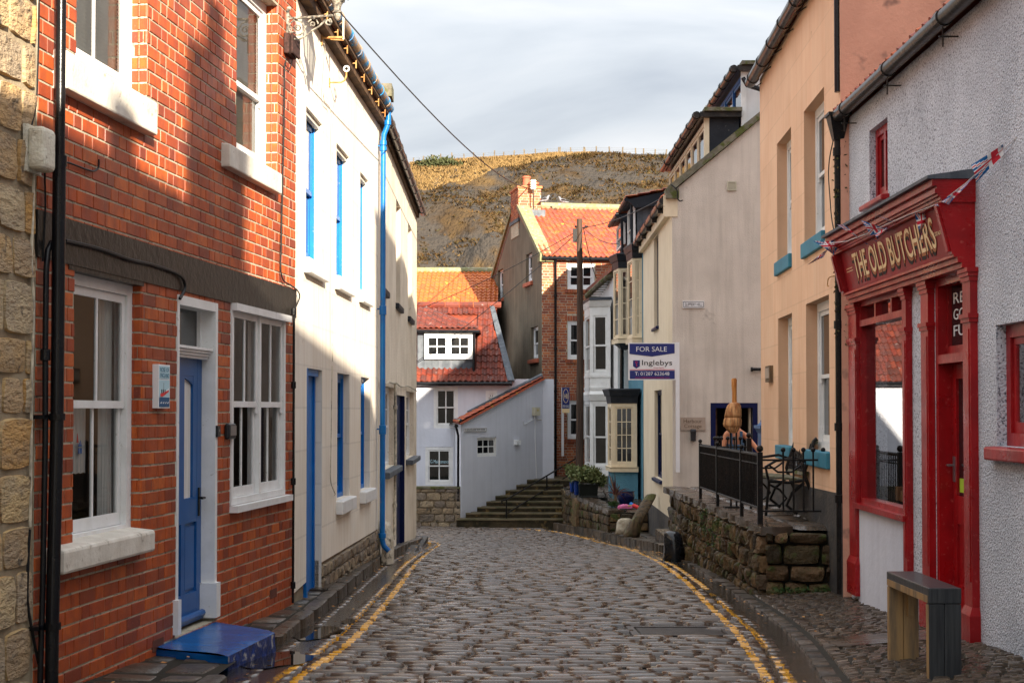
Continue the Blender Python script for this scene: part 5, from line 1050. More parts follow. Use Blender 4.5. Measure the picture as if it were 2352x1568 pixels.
# ---- steps
t = thing('stone_steps', 'wide dark mossy stone steps climbing between lean-to and planted terrace', 'steps', (0, 38.2, -1.3))
lx = [1048.7, 1069.8, 1096, 1117, 1138, 1161, 1185.7, 1210]
for i in range(8):
    Y = 38.2 + .38 * i; z = -1.05 + .123 * i; X0 = (lx[i] - CX) * Y / FPX; mb = MB(); n = 10; zf = -1.5 if i == 0 else z - .16; Xr = 1.36 if i < 7 else 4; front = []
    for k in range(7): a = math.pi / 2 * k / 6; front.append(V((X0 + .22 * (1 - math.sin(a)) , Y + .25 * (1 - math.cos(a)) * 0 + .22 * (1 - math.sin(a + 0)) * 0 + .25 * (1 - math.sin(a)) * 0 + .25 * math.cos(a), z)))
    for k in range(n + 1): u = k / n; front.append(V((X0 + .22 + (Xr - X0 - .22) * u, Y - .10 * math.sin(u * math.pi * .7) + .02 * noise.noise(V((u * 6, i, 0))), z + .012 * noise.noise(V((u * 5, i * 3, 1))))))
    back_ = [V((Xr, Y + 3.8 if i == 7 else Y + .55, z)), V((X0, Y + 3.8 if i == 7 else Y + .55, z))]; pts = front + back_
    mb.prism([V((q.x, q.y, zf)) for q in pts], V((0, 0, z - zf - .02))); q2 = [V((q.x, q.y - .03, z - .03)) for q in front] + back_; mb.prism([V((q.x, q.y, z - .035)) for q in q2], V((0, 0, .035)), 1)
    mb.build('step', ['step_stone', 'step_edge'], t)
t = thing('handrail', 'slim grey metal handrail with two rails rising up the stone steps', 'handrail', at(1163, 1206, 38.35)); a0, a1 = at(1163, 1147, 38.35), at(1256, 1092, 40.2); ext = a0 + (a1 - a0) * 1.85; b0, b1 = at(1163, 1179, 38.35), at(1256, 1122, 40.2); ext2 = b0 + (b1 - b0) * 1.6
mb = MB(); mb.tube([a0 + V((-.10, -.05, -.10)), a0 + V((-.12, -.06, -.03)), a0 + V((-.03, 0, 0)), a0, a1, ext], .020, 8); mb.build('top_rail', 'iron', t, True); mb = MB(); mb.tube([b0, b1, ext2], .018, 8); mb.build('lower_rail', 'iron', t, True)
for q, base in ((a0, at(1163, 1207, 38.35)), (a1, at(1256, 1150, 40.2))): mb = MB(); mb.tube([q, base], .020, 8); mb.build('post', 'iron', t, True)
# ---- telegraph pole, wires, sign
Yp = 39.6; pt, pbm = at(1331, 503, Yp), at(1331, 1110, Yp); t = thing('telegraph_pole', 'tall weathered wooden telegraph pole in front of the brick townhouse', 'pole', pbm)
mb = MB(); mb.tube([pt, pt.lerp(pbm, .5) + V((.02, 0, 0)), pbm], [.072, .088, .105], 12); mb.build('pole_shaft', 'pole_wood', t, True)
mb = MB(); c = at(1321, 541, Yp); mb.box(lambda a, b, c_: c + V((a, c_, b)), -.06, .05, -.17, .17, -.12, .0); mb.build('terminal_box', 'iron', t)
mb = MB(); mb.tube([pt + V((-.1, 0, -.25)), pt + V((.2, 0, -.22))], .015, 6); 
for k in (-.1, .16, .2): mb.ball(pt + V((k, 0, -.2)), .03, 8)
mb.build('insulators', 'iron', t)
for e, lab in ((at(958, 830, 42.0), 'long thin wire from the pole down to the left dormer'), (at(957, 712, 45.0), 'thin wire from the pole over the orange roof'), (at(1420, 560, 36.5), 'thin wire from the pole to the near blue house dormer'), (at(1545, 440, 28.2), 'thin wire from the pole to the corner of the grey gable'), (at(1370, 640, 40), 'thin wire from the pole down to the white bay house')):
    a = pt + V((.1, 0, -.22)); mb = MB(); mb.tube([a.lerp(e, k / 10) - V((0, 0, .5 * (k / 10) * (1 - k / 10))) for k in range(11)], .010, 4); props(mb.build('wire', 'cable', None), lab, 'wire')
FHB = Fac((at(1290, 900, 42.4).x, 42.4), (at(1310, 900, 42.4).x, 42.4)); q = FHB.rect(1291, 1308, (1300, 889.8), (1300, 947.8))
t = thing('sale_board', 'narrow dark blue for sale board on a white post against the brick wall', 'for sale board', FHB.P(0, .4)); fbox(FHB, 'post', 'board_white', t, (q[0] - .02, q[0] + .05, at(1300, 1047, 42.4).z, q[3], -.03, .0)); fbox(FHB, 'board', 'navy_print', t, (q[0], q[1], q[2] + .12, q[3], 0, .02)); fbox(FHB, 'strip', 'gold_letters', t, (q[0], q[1], q[2], q[2] + .118, 0, .02))
text(FHB, 'FOR SALE', 'lettering', 'white_letters', t, q[0] + .02, q[1] - .01, q[2] + .15, q[2] + .22, .02, .003); text(FHB, 'HB', 'monogram', 'gold_letters', t, q[0] + .06, q[1] - .05, q[2] + .40, q[2] + .53, .02, .003)
mb = MB(); cx_, cz_ = (q[0] + q[1]) / 2, q[2] + .47; mb.tube([FHB.P(cx_ + .075 * math.cos(k * math.pi / 10), cz_ + .19 * math.sin(k * math.pi / 10), .022) for k in range(21)], .006, 4); mb.build('oval', 'gold_letters', t)
# ================================================================ RIGHT SIDE, far to near
def px_pt(px, Y): return ((px - CX) / FPX * Y, Y)
def bay(parent, plan, z0, z1, fm, cols, rows, name='bay_window', gm='glass_dark', sashes=False, frame=.05, mid=.5, stw=.035):
    cx = sum(p[0] for p in plan) / len(plan); cy = sum(p[1] for p in plan) / len(plan); first = None
    for i in range(len(plan) - 1):
        F = Fac(plan[i], plan[i + 1])
        if (F.P(F.L / 2, 0) - V((cx, cy, 0))).dot(F.n) < 0: F.n = -F.n
        o = window(F, (0, F.L, z0, z1), .0, parent, fm, cols=cols[i], rows=rows, sashes=sashes, box=frame, st=stw, bar=.02, depth=.05, name='bay_light', gm=gm, mid=mid)
    return o
def planprism(mb, plan, z0, z1, grow0=0, grow1=0):
    cx = sum(p[0] for p in plan) / len(plan); cy = sum(p[1] for p in plan) / len(plan); n = len(plan)
    def g(k): 
        out = []
        for p in plan:
            d = V((p[0] - cx, p[1] - cy, 0)); L = d.length; out.append(V((p[0], p[1], 0)) + d / L * k)
        return out
    a = g(grow0); b = g(grow1); mb.add([V((p.x, p.y, z0)) for p in a] + [V((p.x, p.y, z1)) for p in b], [tuple(range(n)), tuple(range(n, 2 * n))] + [(i, (i + 1) % n, n + (i + 1) % n, n + i) for i in range(n)])
zY = lambda py, Y: at(CX, py, Y).z
# ---- white bay house
FWh = Fac((2.68, 38.6), (2.25, 43.2)); t = thing('white_bay_house', 'white house with canted two storey bay windows beside the telegraph pole', 'house', (2.6, 39, -.8))
mb = MB(); mb.box(FWh.P, 0, FWh.L, -1.2, 5.1, -2.2, 0); mb.build('wall', 'white_render', t)
mb = MB(); mb.prism([FWh.P(-.0, 5.2, .15), FWh.P(FWh.L, 5.0, .15), FWh.P(FWh.L, 5.7, -1.1), FWh.P(0, 5.9, -1.1)], V((0, 0, .1))); mb.prism([FWh.P(0, 5.0, -2.2), FWh.P(FWh.L, 5.0, -2.2), FWh.P(FWh.L, 5.7, -1.1), FWh.P(0, 5.9, -1.1)], V((0, 0, .1))); mb.build('roof', 'tile_dark', t)
mb = MB(); gp = [at(1424, 612, 38.6), at(1395, 637, 39.6), at(1372, 657, 40.6), at(1348, 680, 41.9)]; mb.tube(gp, .075, 8)
for k in range(12): c = gp[0].lerp(gp[-1], (k + .5) / 12); mb.tube([c + V((.3, 0, -.1)), c + V((-.05, 0, -.12))], .012, 5)
mb.build('gutter', 'slab_moss', t, True)
pl = [px_pt(1402, 39.2), px_pt(1355, 39.4), px_pt(1342.5, 40.9), px_pt(1366, 42.0)]
Z = lambda py: zY(py, 39.3); mb = MB()
planprism(mb, pl, Z(1092), Z(1076), .0, .0); mb.build('bay_panel', 'white_paint', t); mb = MB(); planprism(mb, pl, Z(716), Z(700), 0, 0); planprism(mb, pl, Z(704), Z(690), .03, .13); mb.build('bay_cornice', 'white_paint', t); mb = MB(); planprism(mb, pl, Z(920), Z(862), 0, 0)
planprism(mb, pl, Z(895), Z(889), .02, .04); planprism(mb, pl, Z(866), Z(860), .03, .03); planprism(mb, pl, Z(920), Z(905), .04, .12); planprism(mb, pl, Z(905), Z(898), .12, .02); mb.build('bay_panel', 'white_paint', t)
mb = MB(); planprism(mb, pl, Z(690), Z(683), .16, .12); mb.build('bay_roof', 'dark_trim', t)
for (a, b) in ((862, 716), (1078, 920)): bay(t, pl, Z(a), Z(b), 'white_paint', [1, 1, 1], 1, sashes=True, frame=.09, stw=.05, mid=.47)
mb = MB(); planprism(mb, [(p[0] + .07, p[1] + .02) for p in pl], Z(1092), Z(1085)); mb.build('bay_foot', 'white_paint', t)
# ---- blue house
FBl = Fac((3.02, 35.0), (2.95, 38.6)); t = thing('blue_house', 'blue rendered house with cream framed bays and dark cornices', 'house', (3, 36, -.8))
mb = MB(); mb.box(FBl.P, 0, FBl.L, -1.2, 5.35, -2.8, 0); mb.build('wall', 'blue_render', t)
mb = MB(); mb.prism([FBl.P(0, 5.45, .2), FBl.P(FBl.L, 5.45, .2), FBl.P(FBl.L, 6.5, -1.3), FBl.P(0, 6.5, -1.3)], V((0, 0, .1))); mb.prism([FBl.P(0, 5.45, -2.8), FBl.P(FBl.L, 5.45, -2.8), FBl.P(FBl.L, 6.5, -1.3), FBl.P(0, 6.5, -1.3)], V((0, 0, .1))); mb.build('roof', 'tile_dark', t)
for k, (pl, y0, y1, cols, rows, Yr, cor) in enumerate([([px_pt(1477.5, 35.25), px_pt(1453, 35.3), px_pt(1441, 36.2), px_pt(1462, 36.9)], 778, 592, [2, 1, 1], 4, 35.3, 1),
                                   ([px_pt(1456, 37.2), px_pt(1421, 37.3), px_pt(1409, 38.0), px_pt(1440, 38.5)], 779, 615, [2, 1, 1], 4, 37.3, 1),
                                   ([px_pt(1463, 35.55), px_pt(1404, 35.6), px_pt(1395.5, 36.6), px_pt(1450, 37.3)], 1074, 925, [3, 1, 1], 4, 35.6, 2)]):
    Z = lambda py: zY(py, Yr); bay(t, pl, Z(y0), Z(y1), 'cream_trim', cols, rows, frame=.07 if k < 2 else .10)
    mb = MB(); planprism(mb, pl, Z(y0 + 9), Z(y0), .07, .07); planprism(mb, pl, Z(y0 + 5), Z(y0 - 2), .02, .1); mb.build('bay_sill', 'cream_trim', t)
    mb = MB(); planprism(mb, pl, Z(y1 + 1), Z(y1 - 16), .02, .06); planprism(mb, pl, Z(y1 - 16), Z(y1 - 30), .10, .17); planprism(mb, pl, Z(y1 - 30), Z(y1 - 33), .19, .16); mb.build('bay_cornice', 'dark_trim', t)
    if k < 2: mb = MB(); planprism(mb, pl, Z(y0 + 22), Z(y0 + 8), -.28, .0); mb.build('bay_corbel', 'dark_trim', t)
    else: mb = MB(); planprism(mb, [(p[0] + .02, p[1] + .02) for p in pl], Z(1162), Z(1083), 0, 0); mb.build('bay_base', 'blue_render', t)
for (pa, Ya, pb, Yb, y0, y1) in ((1463, 36.0, 1449, 37.7, 556, 468), (1440, 38.3, 1423, 40.3, 560, 503)):   # two white dormers
    a, b = px_pt(pa, Ya), px_pt(pb, Yb); F = Fac(a, b); F.n = F.n if F.n.x < 0 else -F.n; z0, z1 = zY(y0, Ya), zY(y1, Ya) ; dm = MB(); dm.box(F.P, 0, F.L, z0 - .3, z1 + .05, -1.0, -.01); d_ = dm.build('dormer', 'lead', t)
    window(F, (0, F.L, z0, z1), .08, d_, 'white_paint', cols=2, rows=1, mid=.45, box=.05, st=.03, lights=1, depth=.05)
    mb = MB(); mb.prism([F.P(-.15, z1 + .04, .2), F.P(F.L + .1, z1 + .04, .2), F.P(F.L + .1, z1 + .42, -1.6), F.P(-.15, z1 + .42, -1.6)], V((0, 0, .05))); mb.prism([F.P(-.16, z1 - .12, .05), F.P(-.16, z1 + .05, .22), F.P(-.16, z1 + .42, -1.6), F.P(-.16, z1 + .08, -1.6)], F.u * .03); mb.tube([F.P(-.15, z1 + .08, .25), F.P(F.L + .15, z1 + .08, .25)], .055, 8); mb.tube([F.P(.05, z1, .12), F.P(.05, z0 - .3, .1)], .035, 8); mb.build('dormer_trim', 'dark_trim', d_)
    mb = MB(); O = F.P(-.22, z1 + .10, .24); W_ = (F.P(-.22, z1 + .48, -1.6) - O); Lv = W_.length; W_.normalize(); Nn = W_.cross(F.u); Nn = Nn if Nn.z > 0 else -Nn; pantile(mb, O, F.u, W_, Nn, F.L + .3, Lv, tw=.25, th=.3); mb.build('dormer_roof', 'tile_red', d_, True)
mb = MB(); X0 = at(1472, 500, 35.1); mb.tube([at(1475, 548, 35.2), at(1479, 580, 35.1), at(1482, 590, 35.0), at(1482, 1185, 35.0)], .045, 8); mb.build('downpipe', 'pipe_black', t, True)
mb = MB(); mb.tube([at(1428.5, 785, 38.0), at(1428.5, 896, 38.0)], .05, 8); mb.build('downpipe', 'pipe_black', t, True)
# ---- corner house: cream front, grey rendered gable
FK = Fac((2.95, 28.0), (3.02, 35.0)); FGb = Fac((2.95, 28.0), (9.0, 28.0)); t = thing('corner_house', 'corner house with cream street front and big grey rendered gable', 'house', (2.95, 28, -.5))
kw = [FK.rect(1502, 1512, (1507, 543), (1507, 750)), FK.rect(1503, 1519.7, (1510, 896), (1510, 1097))]
mb = MB(); wallpoly(mb, FK, [(0, -1.2), (0, 5.5), (FK.L, 5.5), (FK.L, -1.4)], [(*q, .10) for q in kw]); mb.build('front_wall', 'cream_smooth', t)
for q in kw: window(FK, q, -.07, t, 'navy', cols=1, box=.05, st=.04, depth=.05); sill(FK, t, 'navy', q[0] - .08, q[1] + .06, q[2] - .08, q[2], -.05, .06)
sl = .83; zed = 5.67; gd = FGb.rect(1632, 1740, (1690, 925), (1690, 1175)); gd = (gd[0], gd[1], -.12, gd[3])
mb = MB(); wallpoly(mb, FGb, [(0, -1.4), (0, zed), (2.2, zed + 2.2 * sl), (4.2, zed + 2 * sl), (4.2, -1.4)], [(*gd, .2)]); mb.build('gable_wall', 'grey_render', t)
fr = MB(); s0, s1, z0, z1 = gd
for q in ((s0, s0 + .09, z0, z1), (s1 - .09, s1, z0, z1), (s0 + .09, s1 - .09, z1 - .09, z1)): fr.box(FGb.P, *q, -.14, .008)
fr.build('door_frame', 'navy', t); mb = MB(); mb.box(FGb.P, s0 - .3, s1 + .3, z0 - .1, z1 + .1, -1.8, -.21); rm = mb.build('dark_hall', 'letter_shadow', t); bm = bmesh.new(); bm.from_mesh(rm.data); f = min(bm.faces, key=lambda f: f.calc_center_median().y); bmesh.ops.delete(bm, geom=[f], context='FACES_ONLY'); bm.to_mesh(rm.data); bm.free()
fbox(FGb, 'open_door', 'brown_board', t, (s0 + .095, s0 + .14, z0, z1 - .095, -.95, -.15)); fbox(FGb, 'inner_jamb', 'cream_trim', t, (s1 - .13, s1 - .10, z0, z1 - .095, -.3, -.16))
mb = MB(); mb.prism([FGb.P(-.08, zed - .04, .08), FGb.P(2.2, zed + 2.2 * sl - .0, .08), FGb.P(2.2, zed + 2.2 * sl + .13, .08), FGb.P(-.08, zed + .11, .08)], -FGb.n * .35); mb.box(FGb.P, -.12, .12, zed - .12, zed + .06, -.28, .10); mb.build('verge_coping', 'slab_moss', t)
mb = MB(); mb.prism([V((2.8, 28.1, 5.5)), V((2.87, 35, 5.5)), V((5.15, 35, 7.4)), V((5.15, 28.1, 7.4))], V((0, 0, .06))); mb.prism([V((7.2, 28.1, 6.6)), V((6.2, 35, 6.6)), V((5.15, 35, 7.4)), V((5.15, 28.1, 7.4))], V((0, 0, .06))); mb.build('roof', 'tile_dark', t)
mb = MB(); mb.add([V((3.02, 35, -1.2)), V((3.02, 35, 5.5)), V((5.15, 35, 7.35)), V((6.1, 35, 6.5)), V((6.1, 35, -1.2))], [(0, 1, 2, 3, 4)]); mb.build('far_gable', 'cream_smooth', t)
mb = MB(); mb.box(FK.P, 0, FK.L, 5.28, 5.44, -.04, .10); mb.box(FK.P, -.02, .03, 5.22, 5.62, -.1, .16); mb.build('eaves_board', 'cream_trim', t)
mb = MB(); g0, g1 = FK.P(.05, 5.52, .17), FK.P(FK.L, 5.50, .17); mb.tube([g0, g1], .065, 10)
for k in range(5): c = g0.lerp(g1, (k + .5) / 5); mb.tube([c - FK.u * .05, c + FK.u * .05], .078, 10); mb.box(lambda a, b, c_: c + FK.u * a + V((0, 0, b)) + FK.n * c_, -.03, .03, -.14, -.02, -.14, .03)
mb.build('gutter', 'gutter_black', t, True)
O = V((2.82, 28.15, 5.58)); W_ = V((.77, 0, .64)).normalized(); mb = MB(); pantile(mb, O, V((.01, 1, 0)), W_, V((-.64, 0, .77)).normalized(), 6.7, .9); mb.build('eaves_tiles', 'tile_red', t, True)
mb = MB(); mb.box(FK.P, .0, FK.L, -1.2, -.35, -.02, .015); mb.build('plinth', 'plinth', t)
# two dormers seen over the verge
def streetdormer(X, Ya, Yb, z0, z1, fm, lights, cheek, back, label, col):
    F = Fac((X, Ya), (X, Yb)); mb = MB(); mb.box(F.P, 0, F.L, z0 - .4, z1, -back, -.02); d_ = mb.build('dormer', cheek, t, False); d_['label'] = label
    window(F, (0.03, F.L, z0, z1 - .06), .03, d_, fm, cols=1, sashes=False, box=.07, st=.05, lights=lights, depth=.06, gm='glass_dark')
    mb = MB(); mb.box(F.P, -.15, F.L, z1, z1 + .10, -back - .03, .12); mb.tube([F.P(-.1, z1 + .05, .18), F.P(F.L, z1 + .05, .18)], .065, 10)
    for k in range(6): mb.tube([F.P(k * F.L / 6, z1 + .05, .18), F.P(k * F.L / 6 + .08, z1 + .05, .18)], .08, 10)
    mb.build('dormer_gutter', 'gutter_black', d_, True); mb = MB(); mb.box(F.P, -.22, F.L, z1 + .101, z1 + .17, -back - .03, .05); mb.build('dormer_roof', 'slab_moss', d_)
    mb = MB(); mb.box(F.P, -.02, .05, z0 - .4, z1, -.06, .035); mb.build('corner_post', fm if fm != 'blue_door' else 'white_paint', d_); return F
streetdormer(4.32, 28.35, 32.8, 6.42, 7.98, 'blue_door', 4, 'white_render', 2.0, 'white clad dormer with dark blue window frames', 0)
streetdormer(3.63, 28.40, 34.8, 6.02, 7.12, 'cream_trim', 6, 'dark_trim', .62, 'dark clad dormer with cream window frames', 0)
mb = MB(); mb.tube([at(1707, 180, 28.2), at(1716, 196, 28.15), at(1748, 206, 28.1)], .045, 8); mb.build('dormer_pipe', 'pipe_black', t, True)
sign(FGb, 'street_sign', 'white street sign reading SLIPPERY HILL on the grey gable', FGb.rect(1568, 1617, (1590, 691), (1590, 707.5)), [('SLIPPERY HILL', .1, .9, .28, .72)])
sign(FGb, 'house_sign', 'small stone plaque reading Harbour Cottage on the grey gable', FGb.rect(1563, 1620, (1590, 958), (1590, 987.5)), [('Harbour', .12, .86, .56, .86, 'old_wood'), ('Cottage', .14, .84, .1, .46, 'old_wood')], bm='stone_plaque', border=None, cat='house sign')
q = FGb.rect(1586, 1597, (1590, 991), (1590, 1012)); t = thing('letter_box', 'small black letter box below the Harbour Cottage plaque', 'letter box', FGb.P(q[0], q[2])); fbox(FGb, 'case', 'keysafe', t, (*q, .0, .09)); mb = MB(); mb.tube([FGb.P(q[0] - .005, q[3], .045), FGb.P(q[1] + .005, q[3], .045)], .05, 10); mb.build('hood', 'keysafe', t, True)
q = FGb.rect(1670, 1691, (1680, 417), (1680, 438)); t = thing('wall_vent', 'square cream louvred vent high on the grey gable', 'vent', FGb.P(q[0], q[2])); fbox(FGb, 'frame', 'meter_cream', t, (q[0], q[1], q[2], q[2] + .015, 0, .03), (q[0], q[1], q[3] - .015, q[3], 0, .03), (q[0], q[0] + .015, q[2], q[3], 0, .031), (q[1] - .015, q[1], q[2], q[3], 0, .031)); fbox(FGb, 'louvres', 'meter_cream', t, *[(q[0] + .015, q[1] - .015, q[2] + .02 + k * .02, q[2] + .032 + k * .02, 0, .022) for k in range(7)])
cc = [FGb.P(*FGb.uv(1724.6, 848), .05), FGb.P(*FGb.uv(1756, 848), .05)]; t = thing('pipe_stub', 'short black pipe stub sticking out of the grey gable', 'pipe', cc[0]); mb = MB(); mb.tube(cc, .028, 8); mb.build('pipe', 'pipe_black', t, True); mb = MB(); mb.tube([cc[0] - V((.01, 0, 0)), cc[0] + V((.03, 0, 0))], .04, 8); mb.build('end_cap', 'pipe_black', t, True)
cable('cable', 'black and blue cable tangle at the eaves corner of the grey gable', 'cable', [at(1541, 424, 27.9), at(1549, 430, 27.85), at(1556, 440, 27.85), at(1556, 455, 27.85), at(1562, 462, 27.85), at(1568, 460, 27.85)], .012)
# ---- for sale board
FI = Fac((2.0, 27.7), (3.1, 27.7)); q = FI.rect(1443, 1551, (1500, 787), (1500, 872.5)); s_p = FI.uv(1554, 900)[0]; s_q = FI.uv(1561, 900)[0]
t = thing('sale_board', 'large white and navy for sale board fixed to the corner of the grey gable', 'for sale board', FI.P(q[1], q[2])); W_, H = q[1] - q[0], q[3] - q[2]; X = lambda u, v, d=.012: FI.P(q[0] + u * W_, q[2] + v * H, d)
fbox(FI, 'post', 'board_white', t, (s_p - .01, s_q + .0, FI.uv(1557, 1084)[1], q[3] + .01, -.08, .0)); fbox(FI, 'board', 'board_white', t, (q[0], s_p - .012, q[2], q[3], -.02, .01))
mb = MB(); mb.prism([X(.025, .975), X(.985, .975), X(.985, .72), X(.5, .63), X(.025, .70)], FI.n * .002); mb.prism([X(.03, .255), X(.985, .255), X(.985, .03), X(.03, .03)], FI.n * .002); mb.build('navy_panel', 'navy_print', t)
mb = MB(); mb.box(lambda a, b, c: X(a, b, .012 + c), .03, .985, .268, .284, 0, .002); mb.build('red_line', 'red_print', t)
text(FI, 'FOR SALE', 'lettering', 'white_letters', t, q[0] + .17 * W_, q[0] + .82 * W_, q[2] + .765 * H, q[2] + .895 * H, .014, .002); text(FI, 'Inglebys', 'lettering', 'letter_shadow', t, q[0] + .29 * W_, q[0] + .93 * W_, q[2] + .355 * H, q[2] + .535 * H, .012, .002)
text(FI, 'T: 01287 623648', 'lettering', 'white_letters', t, q[0] + .14 * W_, q[0] + .87 * W_, q[2] + .125 * H, q[2] + .215 * H, .014, .002); text(FI, 'www.inglebysestateagents.com', 'lettering', 'red_print', t, q[0] + .14 * W_, q[0] + .87 * W_, q[2] + .045 * H, q[2] + .085 * H, .014, .002); text(FI, 'Estate Agents', 'lettering', 'red_print', t, q[0] + .54 * W_, q[0] + .76 * W_, q[2] + .31 * H, q[2] + .345 * H, .012, .002)
mb = MB(); mb.prism([X(.10, .53), X(.245, .53), X(.245, .37), X(.17, .31), X(.10, .37)], FI.n * .003); sh = mb.build('shield', 'navy_print', t); mb = MB(); c = X(.172, .475, .016); mb.tube([c + V((.018 * math.cos(k * math.pi / 6), 0, .018 * math.sin(k * math.pi / 6))) for k in range(13)], .004, 5); mb.tube([c - V((0, 0, .018)), X(.172, .36, .016)], .004, 5); mb.tube([X(.172, .38, .016), X(.195, .38, .016)], .004, 5); mb.build('key_emblem', 'red_print', sh)
# ---- orange house
FOr = Fac((3.335, 15.40), (3.555, 21.75)); t = thing('orange_house', 'tall peach orange rendered house with deep window recesses and teal sills', 'house', FOr.P(0, .4)); ro = FOr.rect
Ow = [(*ro(1846.3, 1893, (1846.3, 257), (1884, 540)), ), (*ro(1784.5, 1817, (1784.5, 331.5), (1800, 590)), ), (*ro(1851, 1904, (1851, 699), (1880, 1032)), ), (*ro(1787, 1819, (1787, 732), (1800, 1020)), )]
zs_ = [FOr.uv(1844, 558, .04)[1], FOr.uv(1782.6, 603, .04)[1], FOr.uv(1862, 1034, .04)[1], FOr.uv(1792.7, 1024, .04)[1]]; Ow = [(a, b, z, d) for (a, b, c, d), z in zip(Ow, zs_)]; za_, zb_ = (zs_[0] + zs_[1]) / 2, (zs_[2] + zs_[3]) / 2
Ow = [(q[0], q[1], za_ if i < 2 else zb_, q[3]) for i, q in enumerate(Ow)]
mb = MB(); wallpoly(mb, FOr, [(0, -.8), (0, 6.4), (FOr.L, 6.4), (FOr.L, -.8)], [(*q, .20) for q in Ow], ri=1); mb.build('front_wall', ['orange_render', 'orange_reveal'], t)
mb = MB(); bulk(mb, FOr, 0, FOr.L, -.8, 6.4, 7.2, 10.9); mb.build('end_walls', 'pink_render', t); plainroof(FOr, 0, FOr.L, 6.45, 7.2, 10.95, 'tile_dark', t, over=.12)
for i, q in enumerate(Ow):
    window(FOr, q, -.13, t, 'white_paint', cols=1, mid=.5, box=.10, st=.05, depth=.07, horns=True); sill(FOr, t, 'teal', q[0] - .02, q[1] + .03, q[2] - .17, q[2] + .005, -.1, .045, slope=.0)
mb = MB(); sp = FOr.L; mb.prism([FOr.P(0, -.6, .0), FOr.P(sp, -.6, 0), FOr.P(sp, .72, 0), FOr.P(0, .81, 0)], FOr.n * .012); mb.build('plinth', 'plinth', t)
mb = MB(); g0, g1 = FOr.P(0.4, 6.40, .12), FOr.P(FOr.L + .12, 6.38, .12); mb.tube([g0, g1], .08, 10)
for k in range(6): c = g0.lerp(g1, (k + .7) / 6); mb.tube([c - FOr.u * .03, c + FOr.u * .03], .092, 10); mb.tube([c - V((0, 0, .06)) - FOr.n * .14, c - V((0, 0, .16)) + FOr.n * .0], .008, 5)
mb.build('gutter', 'gutter_black', t, True)
q = FOr.rect(1766, 1776, (1771, 840), (1771, 877)); t = thing('wall_tablet', 'small weathered wooden tablet on the peach orange wall', 'plaque', FOr.P(q[0], q[2])); fbox(FOr, 'board', 'old_wood', t, (q[0], q[1], q[2], q[3], .0, .05)); fbox(FOr, 'carving', 'stone_plaque', t, (q[0] + .04, q[1] - .04, q[2] + .05, q[3] - .03, .05, .058))
# ---- butcher's shop
FS_ = Fac((3.37, 1.9), (3.42, 15.40)); LS = FS_.L; S = thing('butchers_shop', 'grey roughcast shop with a red shopfront and THE OLD BUTCHERS sign', 'shop', FS_.P(0, -.1)); rs = FS_.rect; uvS = FS_.uv; u0 = lambda px, d=0: uvS(px, 900, d)[0]
uw = rs(1996, 2038, (2020, 218), (2020, 412)); uw = (uw[0], uw[1], 3.62, 4.32)
rwn = (u0(2420), u0(2289), uvS(2300, 1024)[1], uvS(2300, 745)[1])
dS = (u0(2236), u0(2150), -.02, 2.72); wS = (u0(2091), u0(1979), uvS(2080, 1180)[1], 2.72); 
mb = MB(); wallpoly(mb, FS_, [(0, -.6), (0, 4.62), (LS, 4.62), (LS, -.6)], [(*uw, .12), (*rwn, .12), (dS[0], dS[1], -.05, 2.70, .25), (wS[0], wS[1], wS[2], 2.70, .25)]); mb.build('front_wall', 'roughcast', S)
mb = MB(); bulk(mb, FS_, 0, LS, -.6, 4.60, 5.6, 6.8); mb.build('end_walls', 'roughcast', S); plainroof(FS_, 0, LS - .0, 4.66, 5.6, 6.85, 'tile_dark', S, over=.06)
mb = MB(); O = FS_.P(0, 4.655, .11); W_ = V((.83, 0, .56)).normalized(); pantile(mb, O, FS_.u, W_, V((-.56, 0, .83)).normalized(), LS, .32, tw=.2, th=.3); mb.build('eaves_tiles', 'tile_red', S, True)
window(FS_, (uw[0], uw[1], uw[2], uw[3]), -.06, S, 'red_paint', cols=1, sashes=False, box=.07, st=.045, lights=2, depth=.06); sill(FS_, S, 'red_paint', uw[0] - .06, uw[1] + .12, uw[2] - .06, uw[2] + .0, -.05, .08, slope=.01)
o = window(FS_, rwn, -.07, S, 'red_paint', cols=1, sashes=False, box=.09, st=.05, depth=.06, gm='glass_clear'); sill(FS_, S, 'red_paint', rwn[0] - .1, rwn[1] + .09, rwn[2] - .10, rwn[2] + .0, -.05, .07, slope=.01); room(FS_, rwn, -.1, o); drape(FS_, 'curtain', 'curtain', o, rwn[0], rwn[1], rwn[2], rwn[3], -.22, 6, .03)
mb = MB(); g0, g1 = FS_.P(0, 4.64, .12), FS_.P(LS + .02, 4.64, .12); mb.tube([g0, g1], .062, 14); gt = mb.build('gutter', 'gutter_black', S, True)
for k in range(7):
    s = LS - .35 - k * 1.75; c = FS_.P(s, 4.64, .12); mb = MB(); mb.tube([c - FS_.u * .05, c + FS_.u * .05], .072, 14); mb.tube([c - V((0, 0, .03)), c - V((0, 0, .22))], .007, 6); mb.tube([FS_.P(s, 4.50, -.01), c - V((0, 0, .14)) + FS_.n * .03], .007, 6); mb.build('gutter_bracket', 'gutter_black', gt)
